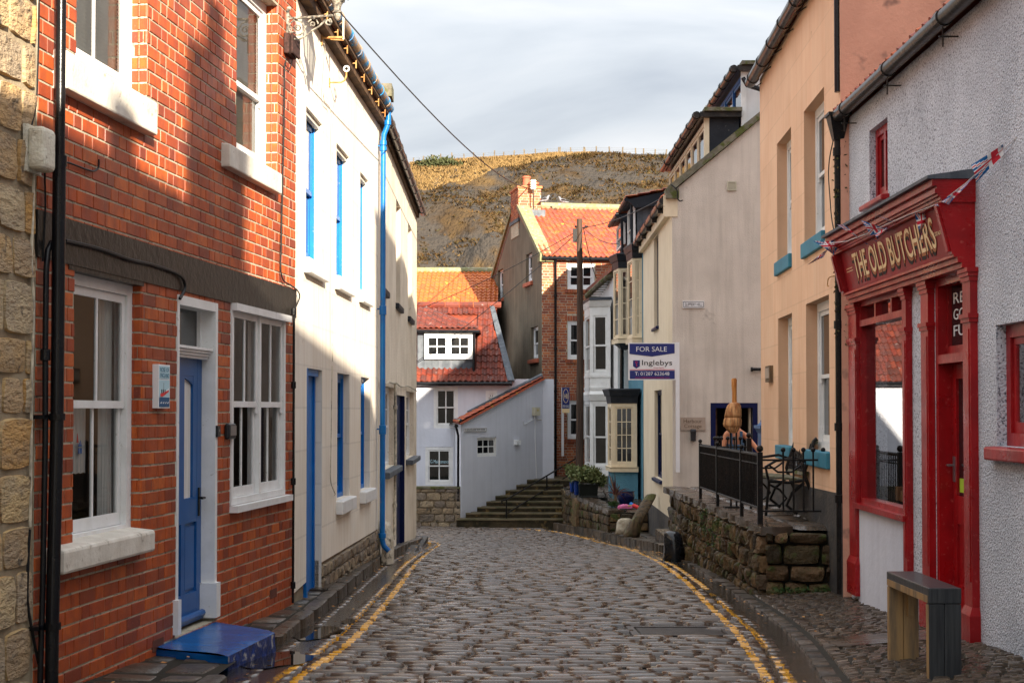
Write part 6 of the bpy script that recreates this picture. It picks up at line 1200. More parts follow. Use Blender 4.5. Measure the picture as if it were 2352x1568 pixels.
# shopfront: everything red, built part by part
Bx = lambda *q: [q]
zc0, zc1 = 3.19, 3.36; sa, sb = u0(2243) - .0, uvS(1902, 560, .30)[0]; mb = MB()        # cornice profile
for k, (za, zb2, d) in enumerate(((2.70, 2.74, .10), (2.74, 2.78, .13), (2.78, 2.80, .16), (3.18, 3.20, .25), (3.20, 3.225, .26), (3.225, 3.245, .28), (3.245, 3.28, .30), (3.28, 3.30, .285), (3.30, 3.35, .32))): mb.box(FS_.P, sa - (.02 if k > 2 else 0), sb + (.02 if k > 2 else 0), za + .0005, zb2, -.0, d)
cn = mb.build('cornice', 'red_paint', S); mb = MB(); mb.hexa([FS_.P(sa - .04, 3.351, .36), FS_.P(sb + .04, 3.351, .36), FS_.P(sb + .04, 3.351, -.02), FS_.P(sa - .04, 3.351, -.02), FS_.P(sa - .04, 3.375, .36), FS_.P(sb + .04, 3.375, .36), FS_.P(sb + .04, 3.43, -.02), FS_.P(sa - .04, 3.43, -.02)]); mb.build('lead_flashing', 'lead', cn)
za, zb2, d0, d1 = 2.80, 3.18, .12, .20; TP = lambda s, v, c: FS_.P(s, za + (zb2 - za) * v, d0 + (d1 - d0) * v + c)
mb = MB(); mb.hexa([TP(sa + .1, 0, -.1), TP(sb - .1, 0, -.1), TP(sb - .1, 0, 0), TP(sa + .1, 0, 0), TP(sa + .1, 1, -.1), TP(sb - .1, 1, -.1), TP(sb - .1, 1, 0), TP(sa + .1, 1, 0)]); fs = mb.build('fascia_board', 'sign_red', S)
mb = MB()
for s in (sa, sb - .10): mb = MB(); mb.hexa([TP(s, 0, -.13), TP(s + .1, 0, -.13), TP(s + .1, 0, .05), TP(s, 0, .05), TP(s, 1, -.2), TP(s + .1, 1, -.2), TP(s + .1, 1, .07), TP(s, 1, .07)]); mb.hexa([TP(s + .02, .05, .05), TP(s + .08, .05, .05), TP(s + .08, .05, .07), TP(s + .02, .05, .07), TP(s + .02, .95, .07), TP(s + .08, .95, .07), TP(s + .08, .95, .085), TP(s + .02, .95, .085)]); mb.build('console', 'red_paint', S)
tp = lambda px: uvS(px, 600, .15)[0]
s0, s1 = tp(2150), tp(1965)
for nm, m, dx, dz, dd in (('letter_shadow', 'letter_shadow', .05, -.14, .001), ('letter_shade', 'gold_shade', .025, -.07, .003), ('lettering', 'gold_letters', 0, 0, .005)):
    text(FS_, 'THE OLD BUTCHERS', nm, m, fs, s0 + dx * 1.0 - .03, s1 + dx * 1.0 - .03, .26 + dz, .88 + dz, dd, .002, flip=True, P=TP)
text(FS_, 'STAITHES', 'small_lettering', 'gold_letters', fs, tp(2177), tp(2153), .48, .56, .004, .002, flip=True, P=TP)
mb = MB(); [mb.box(TP, tp(1962), tp(1948), .50 + k * .07, .515 + k * .07, .001, .003) for k in (0, 1)]; mb.build('gold_lines', 'gold_letters', fs)
def pil(pa, pb, base=True, w=None):
    s1_, s0_ = u0(pa), u0(pb); gz = -.15; mb = MB(); mb.box(FS_.P, s0_, s1_, gz, 2.70, .0, .055); mb.box(FS_.P, s0_ + .03, s1_ - .03, .4, 2.25, .055, .062)
    for z, g in ((2.30, .012), (2.33, .022), (2.60, .01), (2.635, .02), (2.665, .03)): mb.box(FS_.P, s0_ - g, s1_ + g, z, z + .033, -.002 * g, .055 + g)
    if base: mb.box(FS_.P, s0_ - .02, s1_ + .02, gz, .16, -.001, .08); mb.hexa([FS_.P(s0_ - .02, .16, 0), FS_.P(s1_ + .02, .16, 0), FS_.P(s1_ + .02, .16, .08), FS_.P(s0_ - .02, .16, .08), FS_.P(s0_, .22, 0), FS_.P(s1_, .22, 0), FS_.P(s1_, .22, .056), FS_.P(s0_, .22, .056)])
    mb.build('pilaster', 'red_paint', S)
pil(1962, 1980); pil(2087, 2096, False); pil(2131, 2148); pil(2229, 2247)
mb = MB()                                        # window frame and its three top lights
a, b, z0, z1 = wS; ztl = uvS(1987, 742)[1]; B = lambda *q: mb.box(FS_.P, *q)
B(a, a + .05, z0, z1, -.12, .02); B(b - .05, b, z0, z1, -.12, .02); B(a + .05, b - .05, z1 - .06, z1, -.12, .018); B(a + .05, b - .05, z0, z0 + .05, -.12, .02); B(a - .04, b + .04, z0 - .05, z0 - .0005, -.05, .085); B(a + .05, b - .05, ztl - .03, ztl + .03, -.12, .03)
for k in (1, 2): x = a + (b - a) * k / 3; B(x - .025, x + .025, ztl + .03, z1 - .06, -.12, .01)
wf = mb.build('shop_window', 'red_paint', S); mb = MB(); mb.add([FS_.P(a + .05, z0 + .05, -.04), FS_.P(b - .05, z0 + .05, -.04), FS_.P(b - .05, ztl - .03, -.04), FS_.P(a + .05, ztl - .03, -.04)], [(0, 1, 2, 3)])
for k in range(3): x0, x1 = a + (b - a) * k / 3 + .028, a + (b - a) * (k + 1) / 3 - .028; mb.add([FS_.P(x0, ztl + .03, -.05), FS_.P(x1, ztl + .03, -.05), FS_.P(x1, z1 - .06, -.05), FS_.P(x0, z1 - .06, -.05)], [(0, 1, 2, 3)])
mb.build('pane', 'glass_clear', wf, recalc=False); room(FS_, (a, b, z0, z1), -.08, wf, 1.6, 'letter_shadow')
mb = MB()
for k in range(9): x = a + .15 + k * (b - a - .3) / 8; hh = rnd.uniform(.06, .18); mb.box(FS_.P, x - .04, x + .05, z0 + .03, z0 + hh, -.45 + rnd.uniform(-.1, .1), -.3)
mb.build('window_display', 'carved', wf)
fbox(FS_, 'stall_riser', 'pale_wall', S, (wS[0] - .03, wS[1] + .02, -.3, wS[2] - .05, .0, .035))
mb = MB(); a, b, z0, z1 = dS; zt2, zt3 = uvS(2200, 825)[1], uvS(2200, 805)[1]; B = lambda *q: mb.box(FS_.P, *q)
B(a, a + .07, z0, z1, -.18, .0); B(b - .07, b, z0, z1, -.18, .0); B(a + .07, b - .07, z1 - .08, z1, -.18, -.001); B(a + .07, b - .07, zt2 - .02, zt2 + .05, -.18, .01)
B(a + .07, a + .11, zt2 + .05, z1 - .08, -.12, -.07); B(b - .11, b - .07, zt2 + .05, z1 - .08, -.12, -.07); B(a + .11, b - .11, zt2 + .05, zt2 + .12, -.12, -.07); df = mb.build('door_frame', 'red_paint', S)
q = (a + .11, b - .11, zt2 + .12, z1 - .08); mb = MB(); mb.add([FS_.P(q[0], q[2], -.1), FS_.P(q[1], q[2], -.1), FS_.P(q[1], q[3], -.1), FS_.P(q[0], q[3], -.1)], [(0, 1, 2, 3)]); pn = mb.build('fanlight_pane', 'glass_dark', df, recalc=False)
hq = (q[3] - q[2]); 
for k, s in enumerate(('RE', 'GO', 'FU')): text(FS_, s, 'lettering', 'white_letters', df, q[1] - .06 - .30, q[1] - .06, q[3] - hq * (.30 + k * .27), q[3] - hq * (.12 + k * .27), -.098, .002, flip=True)
mb = MB(); da, db, z0d, z1d = a + .07, b - .07, .02, zt2 - .02; B = lambda *q: mb.box(FS_.P, *q); st = .11; zl = uvS(2200, 1145)[1]; zm1, zm2 = zl - .28, z0d + .24
B(da, da + st, z0d, z1d, -.15, -.11); B(db - st, db, z0d, z1d, -.15, -.11); B(da + st, db - st, z1d - .12, z1d, -.15, -.111); B(da + st, db - st, zl - .22, zl, -.15, -.111); B(da + st, db - st, z0d, z0d + .26, -.15, -.111); dr_ = mb.build('door', 'red_paint', S)
mb = MB(); mb.add([FS_.P(da + st, zl, -.13), FS_.P(db - st, zl, -.13), FS_.P(db - st, z1d - .12, -.13), FS_.P(da + st, z1d - .12, -.13)], [(0, 1, 2, 3)]); mb.build('pane', 'glass_dark', dr_, recalc=False)
fbox(FS_, 'textured_panel', 'mesh_red' if 'mesh_red' in MT else 'red_paint', dr_, (da + st, db - st, z0d + .26, zl - .22, -.145, -.125))
mb = MB(); zz_ = uvS(2172, 1078)[1]; mb.box(FS_.P, db - .07, db - .03, zz_ - .1, zz_ + .1, -.11, -.10); mb.tube([FS_.P(db - .05, zz_ + .03, -.1), FS_.P(db - .05, zz_ + .03, -.05), FS_.P(db - .13, zz_ + .03, -.045)], .009, 8); mb.build('handle', 'steel', dr_, True)
fbox(FS_, 'sticker', 'sticker', dr_, (db - st - .13, db - st - .02, zl + .03, zl + .14, -.128, -.126))
mb = MB(); mb.box(FS_.P, dS[0], dS[1], -.3, .0, -.25, .02); mb.build('threshold', 'stone_plaque', S)
# ---- rain pipe with hopper between shop and orange house
p = onF(FS_, .10); X = lambda py, d=.10: FS_.P(*uvS(1917, py, d), d)
t = thing('hopper_pipe', 'tall black downpipe with hopper head between orange house and shop', 'drainpipe', FS_.P(*uvS(1935, 1340, .1), .1))
c = FS_.P(LS + .05, uvS(1917, 275, .1)[1], .10); mb = MB(); mb.tube([V((c.x, c.y, 6.6)), V((c.x, c.y, c.z + .25))], .035, 12); mb.build('upper_pipe', 'pipe_black', t, True)
mb = MB(); q = lambda r, z: [c + V((-r, -r, z)), c + V((r, -r, z)), c + V((r, r, z)), c + V((-r, r, z))]; mb.hexa(q(.05, -.24) + q(.10, 0)); mb.hexa(q(.115, 0.001) + q(.115, .03)); mb.build('hopper', 'iron', t)
mb = MB(); e = V((c.x + .0, c.y, -.2)); mb.tube([c + V((0, 0, -.22)), e], .040, 12); mb.build('lower_pipe', 'iron', t, True)
for py in (345, 745, 980, 1145): mb = MB(); z = uvS(1930, py, .1)[1]; mb.tube([V((c.x, c.y, z - .04)), V((c.x, c.y, z + .04))], .054, 12); mb.build('collar', 'iron', t, True)
mb = MB()
for k in range(170): z = rnd.uniform(2.3, 4.5); leafball(mb, (c.x - .02 + .10 * (1 if k % 3 else 0), c.y - .02, z), .05, .05, .06, 3, .04)
props(mb.build('ivy', 'ivy', None, recalc=False), 'thin rusty green ivy climbing behind the hopper downpipe', 'ivy')
p = onF(FOr, .03); cable('cable', 'black cable hanging between the orange house windows and the hopper pipe', 'cable', [p(1914, 322), p(1906, 360), p(1903, 400), p(1906, 450), p(1910, 500), p(1916, 533)], .006)
cable('cable', 'thin cable looping from the shop corner over the orange wall', 'rust', [p(1926, 632), p(1905, 637), p(1901, 650), p(1901, 657), p(1903, 657)], .006)
# ---- unseen houses added outside the frame on the sunny side, shaped to shade the street
t = thing('shadow_house', 'unseen house added behind the viewer, its roofline shaped to shade the street', 'house', (3, -5, 0)); mb = MB()
prof = [(1.2, -.5), (1.2, 7.2), (3.0, 8.35), (4.4, 8.6), (6.8, 10.2), (9.7, 8), (9.7, -.5)]  # roof outline shaped for the shadow it throws on the left walls
mb.prism([V((x, -4.0, z)) for x, z in prof], V((0, -7, 0))); mb.build('wall', 'cream_rough', t)
mb = MB(); mb.prism([V((x, -3.9, z + .01)) for x, z in prof[1:-1]] + [V((x, -3.9, z + .09)) for x, z in prof[-2:0:-1]], V((0, -7.2, 0))); mb.build('roof', 'tile_dark', t)
mb = MB(); mb.box(XY, 3.36, 3.90, -4.6, -4.05, 7.9, 9.95); mb.build('chimney', 'brick_far', t); mb = MB(); mb.tube([V((3.58, -4.3, 9.95)), V((3.58, -4.3, 10.5))], [.13, .10], 10); mb.build('chimney_pot', 'terracotta', t)
mb = MB(); mb.box(XY, 2.52, 2.66, -4.3, -4.05, 7.8, 8.45); mb.build('vent_stack', 'terracotta', t)
RB = Fac((4.6, 3.0), (4.6, 9.3)); t = thing('shading_block', 'tall plain block added unseen behind the shop to shade nearby walls', 'house', RB.P(0, 0)); mb = MB(); mb.box(RB.P, 0, RB.L, -.5, 10.4, -4.5, 0); mb.build('wall', 'cream_rough', t); plainroof(RB, 0, RB.L, 10.4, 4.5, 11.6, 'tile_dark', t, over=.05)  # added out of view to keep sun off the pink gable and rough cottage
# ================================================================ TERRACE, FURNITURE, PLANTERS
A, Bq, Cq = (2.70, 16.3), (2.56, 22.8), (2.60, 24.9); F1, F2, F3 = Fac((3.45, 16.15), A), Fac(A, Bq), Fac(Bq, Cq); zt = .42
t = thing('terrace', 'raised terrace of dark mossy rubble stone in front of the peach orange house', 'terrace', (2.7, 16.3, -.4))
mb = MB(); ins = .03
mb.prism([V((2.73, 16.34, -1)), V((3.6, 16.2, -1)), V((3.9, 24.9, -1)), V((2.63, 24.9, -1)), V((2.59, 22.8, -1))], V((0, 0, 1 + zt - .08))); mb.build('core', 'dark_mortar', t)
mb = MB()
rubble(mb, F1.P, 0, F1.L, lambda s: -.55, lambda s: zt - .06, ch=.19, lr=(.14, .42), th=.07, jit=.02)
rubble(mb, F2.P, 0, F2.L, lambda s: zr(16.3 + s) - .15, lambda s: zt - .06, ch=.19, lr=(.08, .24), th=.075, jit=.03)
rubble(mb, F3.P, 0, F3.L, lambda s: -1.0, lambda s: zt - .06, ch=.2, th=.05, jit=.03); mb.build('rubble_facing', 'rubble_wet', t, True)
mb = MB(); P = lambda a, b, c: V((a + (2.66 - .0215 * (b - 16.2)), b, zt + c)); y = 16.22
while y < 24.8:
    L = rnd.uniform(.5, 1.0); yb = min(y + L, 24.9); pillow(mb, P, -.03, .36, y, yb - .003, -.004, .008, .002, deep=.09, us=(-1, -.97, 0, .97, 1), vs=(-1, -.99, 0, .99, 1), tilt=.002); x = .37
    while x < 1.1: W_ = rnd.uniform(.3, .6); pillow(mb, P, x, x + W_ - .008, y, yb - .008, -.008, .01, .01, tilt=.003); x += W_
    y = yb
mb.build('paving', 'flag_wet', t, True)
mb = MB(); mb.box(XY, 3.2, 9, 24.9, 28.0, -1.2, -.12); mb.box(XY, 2.62, 3.2, 24.9, 27.9, -1.2, -.50); props(mb.build('yard', 'flag_wet', None), kind='structure')
mb = MB()
for k in range(90): 
    c = V((2.75 + rnd.uniform(0, .7), 16.08 + rnd.uniform(-.03, .05), zr(16.1) + .1)) if k < 40 else V((2.66 - .0215 * rnd.uniform(0, 6) - .05, 16.4 + rnd.uniform(2.5, 4), rnd.uniform(-.1, .35))); leafball(mb, c, .06, .04, .04, 8, .03)
props(mb.build('wall_weeds', 'leaf_dark', None, recalc=False), 'small weeds rooted in the terrace wall joints', 'weeds', kind='stuff')
# ---- railings
def rail_panel(t, a, b, z0, z1, n, post_r=.0):
    a, b = V((a[0], a[1], 0)), V((b[0], b[1], 0)); mb = MB(); mb.tube([a + V((0, 0, z1)), b + V((0, 0, z1))], .016, 6); mb.tube([a + V((0, 0, z1 - .10)), b + V((0, 0, z1 - .10))], .008, 6); mb.tube([a + V((0, 0, z0)), b + V((0, 0, z0))], .014, 6); mb.build('rails', 'iron', t, True)
    mb = MB()
    for k in range(n): c = a.lerp(b, (k + .5) / n); mb.tube([c + V((0, 0, z0)), c + V((0, 0, z1 + .004))], .0078, 6); mb.ball(c + V((0, 0, z1 + .008)), .014, 6)
    mb.build('bars', 'iron', t, True)
def rpost(t, c, z0, z1, r=.026, ball=.04):
    mb = MB(); mb.box(lambda a, b, d: V((c[0] + a, c[1] + b, d)), -r, r, -r, r, z0, z1); mb.ball(V((c[0], c[1], z1 + ball)), ball, 12); mb.build('post', 'iron', t, True)
FRl = Fac((2.70, 16.62), (2.60, 22.4)); t = thing('street_railing', 'black iron railing of close bars along the street side of the terrace', 'railing', FRl.P(0, zt)); ss = sorted(min(FRl.L, max(0, FRl.uv(px, 1050)[0])) for px in (1772, 1703, 1648, 1608.5)); ss[0] = 0; pts = [FRl.P(s, 0) for s in ss]
for p in pts: rpost(t, (p.x, p.y), zt - .01, 1.24 - .04, .028 if p is pts[0] else .02, .038 if p is pts[0] else .028)
for a, b in zip(pts, pts[1:]): rail_panel(t, (a.x, a.y), (b.x, b.y), zt + .17, 1.17, int((b - a).length / .088))
t = thing('front_railing', 'open black iron railing with six ball finials across the front of the terrace', 'railing', (2.75, 16.6, zt)); FRf = Fac((2.73, 16.62), (3.40, 16.62)); mb = MB()
for z in (1.115, .56): mb.tube([FRf.P(0, z), FRf.P(FRf.L, z)], .011, 6)
mb.build('rails', 'iron', t, True)
for px in (1799, 1822.6, 1845.5, 1868, 1891, 1913): s = FRf.uv(px, 1100)[0]; mb = MB(); mb.tube([FRf.P(s, .55), FRf.P(s, 1.21)], .0105, 8); mb.ball(FRf.P(s, 1.225), .027, 10); mb.build('bar', 'iron', t, True)
t = thing('rear_railing', 'far black iron railing with ball finials at the back of the terrace', 'railing', (2.6, 22.4, zt)); FRr = Fac((2.76, 22.45), (3.5, 22.45)); mb = MB()
for z in (1.12, .56): mb.tube([FRr.P(0, z), FRr.P(FRr.L, z)], .011, 6)
mb.build('rails', 'iron', t, True)
for px in (1642, 1649, 1657, 1672, 1687, 1701): s = FRr.uv(px, 1100)[0]; mb = MB(); mb.tube([FRr.P(s, .55), FRr.P(s, 1.23)], .0105, 8); mb.ball(FRr.P(s, 1.245), .03, 10); mb.build('bar', 'iron', t, True)
s = FRr.uv(1720, 1010)[0]; c = FRr.P(s, 0); rpost(t, (c.x, c.y), zt, 1.25, .035, .04)
# ---- iron garden bench, back to the orange wall
t = thing('garden_bench', 'cast iron garden bench with lattice back on the terrace', 'bench', (3.1, 17.6, .45)); zf = .45; Bp = lambda u, v, z: V((3.36 - u + .02 * v, 17.45 + v, zf + z))
mb = MB()
for k in range(5): mb.box(lambda a, b, c: Bp(a, b, c), .02 + k * .085, .09 + k * .085, 0, 1.25, .40 + .006 * k, .425 + .006 * k)
mb.build('seat', 'slab_moss', t)
mb = MB(); bk = lambda v, w_: Bp(.02 - .13 * w_, v, .45 + .40 * w_)
for k in range(12): mb.tube([bk(.1 + k * .095, .12), bk(.1 + k * .095 + .12, .92)], .012, 5); mb.tube([bk(.1 + k * .095 + .12, .12), bk(.1 + k * .095, .92)], .012, 5)
for v in (.62,): mb.tube([bk(v + .13 * math.cos(k * math.pi / 8), .55 + .32 * math.sin(k * math.pi / 8)) for k in range(17)], .02, 6)
mb.build('lattice', 'iron', t, True); mb = MB(); mb.prism([bk(.03, .92), bk(1.22, .92), bk(1.22, 1.0), bk(.85, 1.03), bk(.62, 1.22), bk(.4, 1.03), bk(.03, 1.0)], V((.04, 0, 0))); mb.prism([bk(.03, .02), bk(1.22, .02), bk(1.22, .14), bk(.03, .14)], V((.04, 0, 0))); mb.build('back_slats', 'slab_moss', t)
for v in (0, 1.25):
    mb = MB(); mb.tube([Bp(-.30, v, 0), Bp(-.16, v, .12), Bp(-.06, v, .28), Bp(.0, v, .42), Bp(.02, v, .5), Bp(-.10, v, .86), Bp(-.13, v, .88)], [.024, .022, .02, .022, .022, .022, .026], 8)
    mb.tube([Bp(.0, v, .62), Bp(.12, v, .66), Bp(.34, v, .63), Bp(.46, v, .56), Bp(.44, v, .46), Bp(.42, v, .38), Bp(.44, v, .2), Bp(.46, v, .0)], .016, 8); mb.tube([Bp(.0, v, .41), Bp(.2, v, .38), Bp(.44, v, .40)], .018, 8)
    mb.tube([Bp(.02, v, .38), Bp(.16, v, .26), Bp(.22, v, .12), Bp(.1, v, .02)], .018, 6); mb.tube([Bp(.42, v, .36), Bp(.3, v, .3), Bp(.22, v, .2), Bp(.3, v, .12), Bp(.43, v, .12)], .013, 6); mb.tube([Bp(.05, v, .58), Bp(.16, v, .5), Bp(.32, v, .5), Bp(.42, v, .58)], .012, 6); mb.build('end_frame', 'iron', t, True)
# ---- carved brush on iron prongs
c = at(1684, 959, 19.4); t = thing('carved_brush', 'big carved wooden brush sculpture with varnished upright handle on iron prongs behind the railing', 'sculpture', V((c.x, c.y, zt)))
k_ = 19.4 / FPX; H = lambda dx, py: V((c.x + dx * k_, c.y, zY(py, 19.4)))
def loft(mb, rows, n=16):
    vs = [];
    for (dx, py, rx, ry) in rows:
        o = H(dx, py)
        for i in range(n): a = 2 * math.pi * i / n; vs.append(o + V((rx * k_ * math.cos(a), ry * k_ * math.sin(a), 0)))
    m = len(rows); mb.add(vs, [(j * n + i, j * n + (i + 1) % n, (j + 1) * n + (i + 1) % n, (j + 1) * n + i) for j in range(m - 1) for i in range(n)] + [tuple(range(n)), tuple(range((m - 1) * n, m * n))])
mb = MB(); loft(mb, [(3, 926, 5.6, 4.5), (3, 915, 5.4, 4), (3, 900, 5.3, 4), (2.5, 885, 6.2, 4), (2.5, 872, 6.4, 4), (2.5, 868.5, 4.5, 3)], 12); mb.build('handle', 'varnished', t, True)
mb = MB(); loft(mb, [(-1, 958, 20, 14), (0, 950, 19.5, 14), (1, 940, 18, 12), (2, 932, 16, 11), (3, 926, 12, 9), (3, 923.5, 6, 6)]); mb.build('brush_head', 'carved', t, 'all')
mb = MB(); loft(mb, [(-2, 980, 19.5, 14), (-2, 974, 21.5, 15), (-1.5, 965, 21, 15), (-1, 957, 18.5, 13)]); mb.build('brush_band', 'carved', t, 'all')
mb = MB(); loft(mb, [(0, 994, 6, 6), (-1, 991, 11, 9), (-2, 985, 15, 12), (-2, 979, 17.5, 13)])
mb.build('bristles', 'carved', t, 'all')
mb = MB()
for i in range(7):
    a = math.pi + math.pi * (i + .5 + rnd.uniform(-.3, .3)) / 7
    f = lambda dx, py, rx, ry: H(dx, py) + V((rx * k_ * math.cos(a), ry * k_ * math.sin(a), 0)); mb.tube([f(-1, 957, 20.2, 14.3), f(1, 940, 18.4, 12.4), f(3, 929, 13, 10)], [.001, .002, .001], 5); mb.tube([f(-2, 979, 20.5, 15.2), f(-1.5, 966, 21.3, 15.2), f(-1, 959, 19.2, 13.6)], [.001, .003, .001], 5); mb.tube([f(-1, 991, 11.4, 9.3), f(-2, 984, 15.6, 12.4), f(-2, 980, 17.6, 13.4)], [.001, .005, .002], 5)
mb.build('carved_grooves', 'old_wood', t, True)
mb = MB(); 
for dx in (-6, 7): mb.box(lambda a, b, z: V((c.x + dx * k_ + a, c.y + b, z)), -.011, .011, -.011, .011, zt, zY(986, 19.4))
mb.box(lambda a, b, z: V((c.x + a, c.y + b, z)), -.12, .12, -.1, .1, zt, zt + .02); mb.build('prongs', 'iron', t)
# ---- person behind the brush
Yp = 26.2; cz = -.12; t = thing('person', 'person with bare shoulders and blue denim straps standing behind the carved brush', 'person', (at(1690, 1000, Yp).x, Yp, cz)); px0 = at(1688, 1000, Yp).x
J = lambda x, y, z: V((px0 + x, Yp + y, cz + z)) - V((t.location))
verts = [J(0, 0, .95), J(0, .0, 1.12), J(0, -.03, 1.30), J(0, -.03, 1.42), J(0, -.06, 1.50), J(-.02, -.09, 1.60), J(-.02, -.08, 1.70),
         J(-.16, -.03, 1.37), J(-.21, -.05, 1.10), J(-.16, -.20, .90), J(.16, -.03, 1.36), J(.33, -.10, 1.16), J(.45, -.22, .98),
         J(-.09, 0, .88), J(-.10, -.02, .48), J(-.10, .02, .08), J(-.10, -.14, .035), J(.09, 0, .88), J(.11, -.04, .48), J(.10, .02, .08), J(.11, -.14, .035)]
edges = [(0, 1), (1, 2), (2, 3), (3, 4), (4, 5), (5, 6), (3, 7), (7, 8), (8, 9), (3, 10), (10, 11), (11, 12), (0, 13), (13, 14), (14, 15), (15, 16), (0, 17), (17, 18), (18, 19), (19, 20)]
rad = [(.15, .11), (.13, .10), (.145, .10), (.10, .08), (.055, .055), (.075, .088), (.075, .088), (.055, .055), (.042, .042), (.028, .028), (.055, .055), (.042, .042), (.028, .028), (.085, .085), (.06, .06), (.042, .042), (.035, .03), (.085, .085), (.06, .06), (.042, .042), (.035, .03)]
me = bpy.data.meshes.new('body'); me.from_pydata(verts, edges, []); me.materials.append(MT['skin']); bo = bpy.data.objects.new('body', me); sc.collection.objects.link(bo); bo.parent = t; WL[bo.name] = V(t.location)
md = bo.modifiers.new('skin', 'SKIN'); sv = me.skin_vertices[0].data
for i, r in enumerate(rad): sv[i].radius = r
sv[0].use_root = True; md.use_smooth_shade = True; ms = bo.modifiers.new('sub', 'SUBSURF'); ms.levels = 2; ms.render_levels = 2
def hand(wr, dirn, side):
    mb = MB(); wr = V(t.location) + wr; d = V(dirn).normalized(); sx = d.cross(V((0, 0, 1))).normalized() * side; nrm = d.cross(sx); mb.tube([wr - d * .02, wr + d * .02, wr + d * .06, wr + d * .085], [.027, .032, .036, .03], 10)
    for k, L in enumerate((.068, .078, .072, .055)): b = wr + d * .075 + sx * (-.027 + .018 * k); mb.tube([b, b + d * L * .45, b + d * L * .8 - nrm * .02, b + d * L * .9 - nrm * .04], [.009, .0085, .008, .006], 7)
    b = wr + d * .02 - sx * .03; mb.tube([b, b + d * .03 - sx * .022, b + d * .06 - sx * .028], [.012, .010, .008], 7); mb.build('hand', 'skin', t, True)
hand(J(-.16, -.20, .90), (.2, -.6, -.5), 1); hand(J(.45, -.22, .98), (.5, -.5, -.7), -1)
mb = MB(); w0 = V(t.location); hc = w0 + J(-.02, -.09, 1.66); mb.ball(hc + V((0, .018, .025)), .107, 14, sz=1.15); mb.tube([hc + V((.0, .08, .0)), hc + V((.0, .10, -.12)), hc + V((0, .08, -.24))], [.08, .07, .03], 10); mb.build('hair', 'hair', t, True)
mb = MB(); mb.ball(hc + V((0, -.03, -.01)), .088, 14, sz=1.25); mb.tube([hc + V((0, -.115, .0)), hc + V((0, -.138, -.03)), hc + V((0, -.115, -.04))], [.008, .014, .01], 8); mb.build('face', 'skin', t, True)
mb = MB(); [mb.ball(hc + V((x, -.112, .01)), .012, 8) for x in (-.035, .035)]; mb.tube([hc + V((-.025, -.118, -.065)), hc + V((0, -.124, -.068)), hc + V((.025, -.118, -.065))], .005, 6); mb.build('eyes_and_mouth', 'letter_shadow', t, True)
mb = MB(); mb.tube([w0 + J(0, 0, .80), w0 + J(0, 0, .95), w0 + J(0, .0, 1.10), w0 + J(0, -.02, 1.21)], [.17, .175, .15, .158], 18); mb.tube([w0 + J(-.10, 0, .86), w0 + J(-.10, -.01, .48), w0 + J(-.10, .02, .12)], [.105, .085, .07], 12); mb.tube([w0 + J(.09, 0, .86), w0 + J(.11, -.02, .48), w0 + J(.10, .02, .12)], [.105, .085, .07], 12)
for s in (-1, 1): mb.box(lambda a, b, c_: w0 + J(s * (.085 + .02 * (c_ - 1.2)) + a, b, c_), -.022, .022, -.155, -.12, 1.18, 1.40); mb.box(lambda a, b, c_: w0 + J(s * .09 + a, b, c_), -.022, .022, -.14, .09, 1.395, 1.42)
mb.build('dungarees', 'denim', t, True)
# ---- wheelie bin
Yb = 24.4; x0 = (1738 - CX) / FPX * Yb; t = thing('wheelie_bin', 'blue wheelie bin standing against the far corner of the peach orange house', 'bin', (x0 + .25, Yb, zt)); zt0 = zY(985, Yb); q = lambda s, z: [V((x0 + .28 + a * s, Yb + b * s, z)) for a, b in ((-.25, -.28), (.25, -.28), (.25, .28), (-.25, .28))]
mb = MB(); mb.hexa(q(.78, zt + .06) + q(.92, zt0)); mb.hexa(q(.93, zt0 - .06) + q(1.08, zt0 + .01))
for k in range(5): x = x0 + .08 + k * .1; mb.box(XY, x, x + .04, Yb - .29, Yb - .25, zt + .6, zt0 - .02)
mb.build('body', 'bin_blue', t); mb = MB(); mb.hexa(q(1.12, zt0 + .012) + q(1.12, zt0 + .06)); mb.hexa(q(.95, zt0 + .061) + q(.75, zt0 + .11)); mb.tube([V((x0 + .1, Yb + .25, zt0 + .12)), V((x0 + .45, Yb + .25, zt0 + .12))], .022, 8); mb.build('lid', 'bin_blue', t)
for dx in (.05, .5): mb = MB(); mb.tube([V((x0 + dx - .02, Yb + .2, zt + .1)), V((x0 + dx + .03, Yb + .2, zt + .1))], .1, 14); mb.build('wheel', 'iron', t, True)
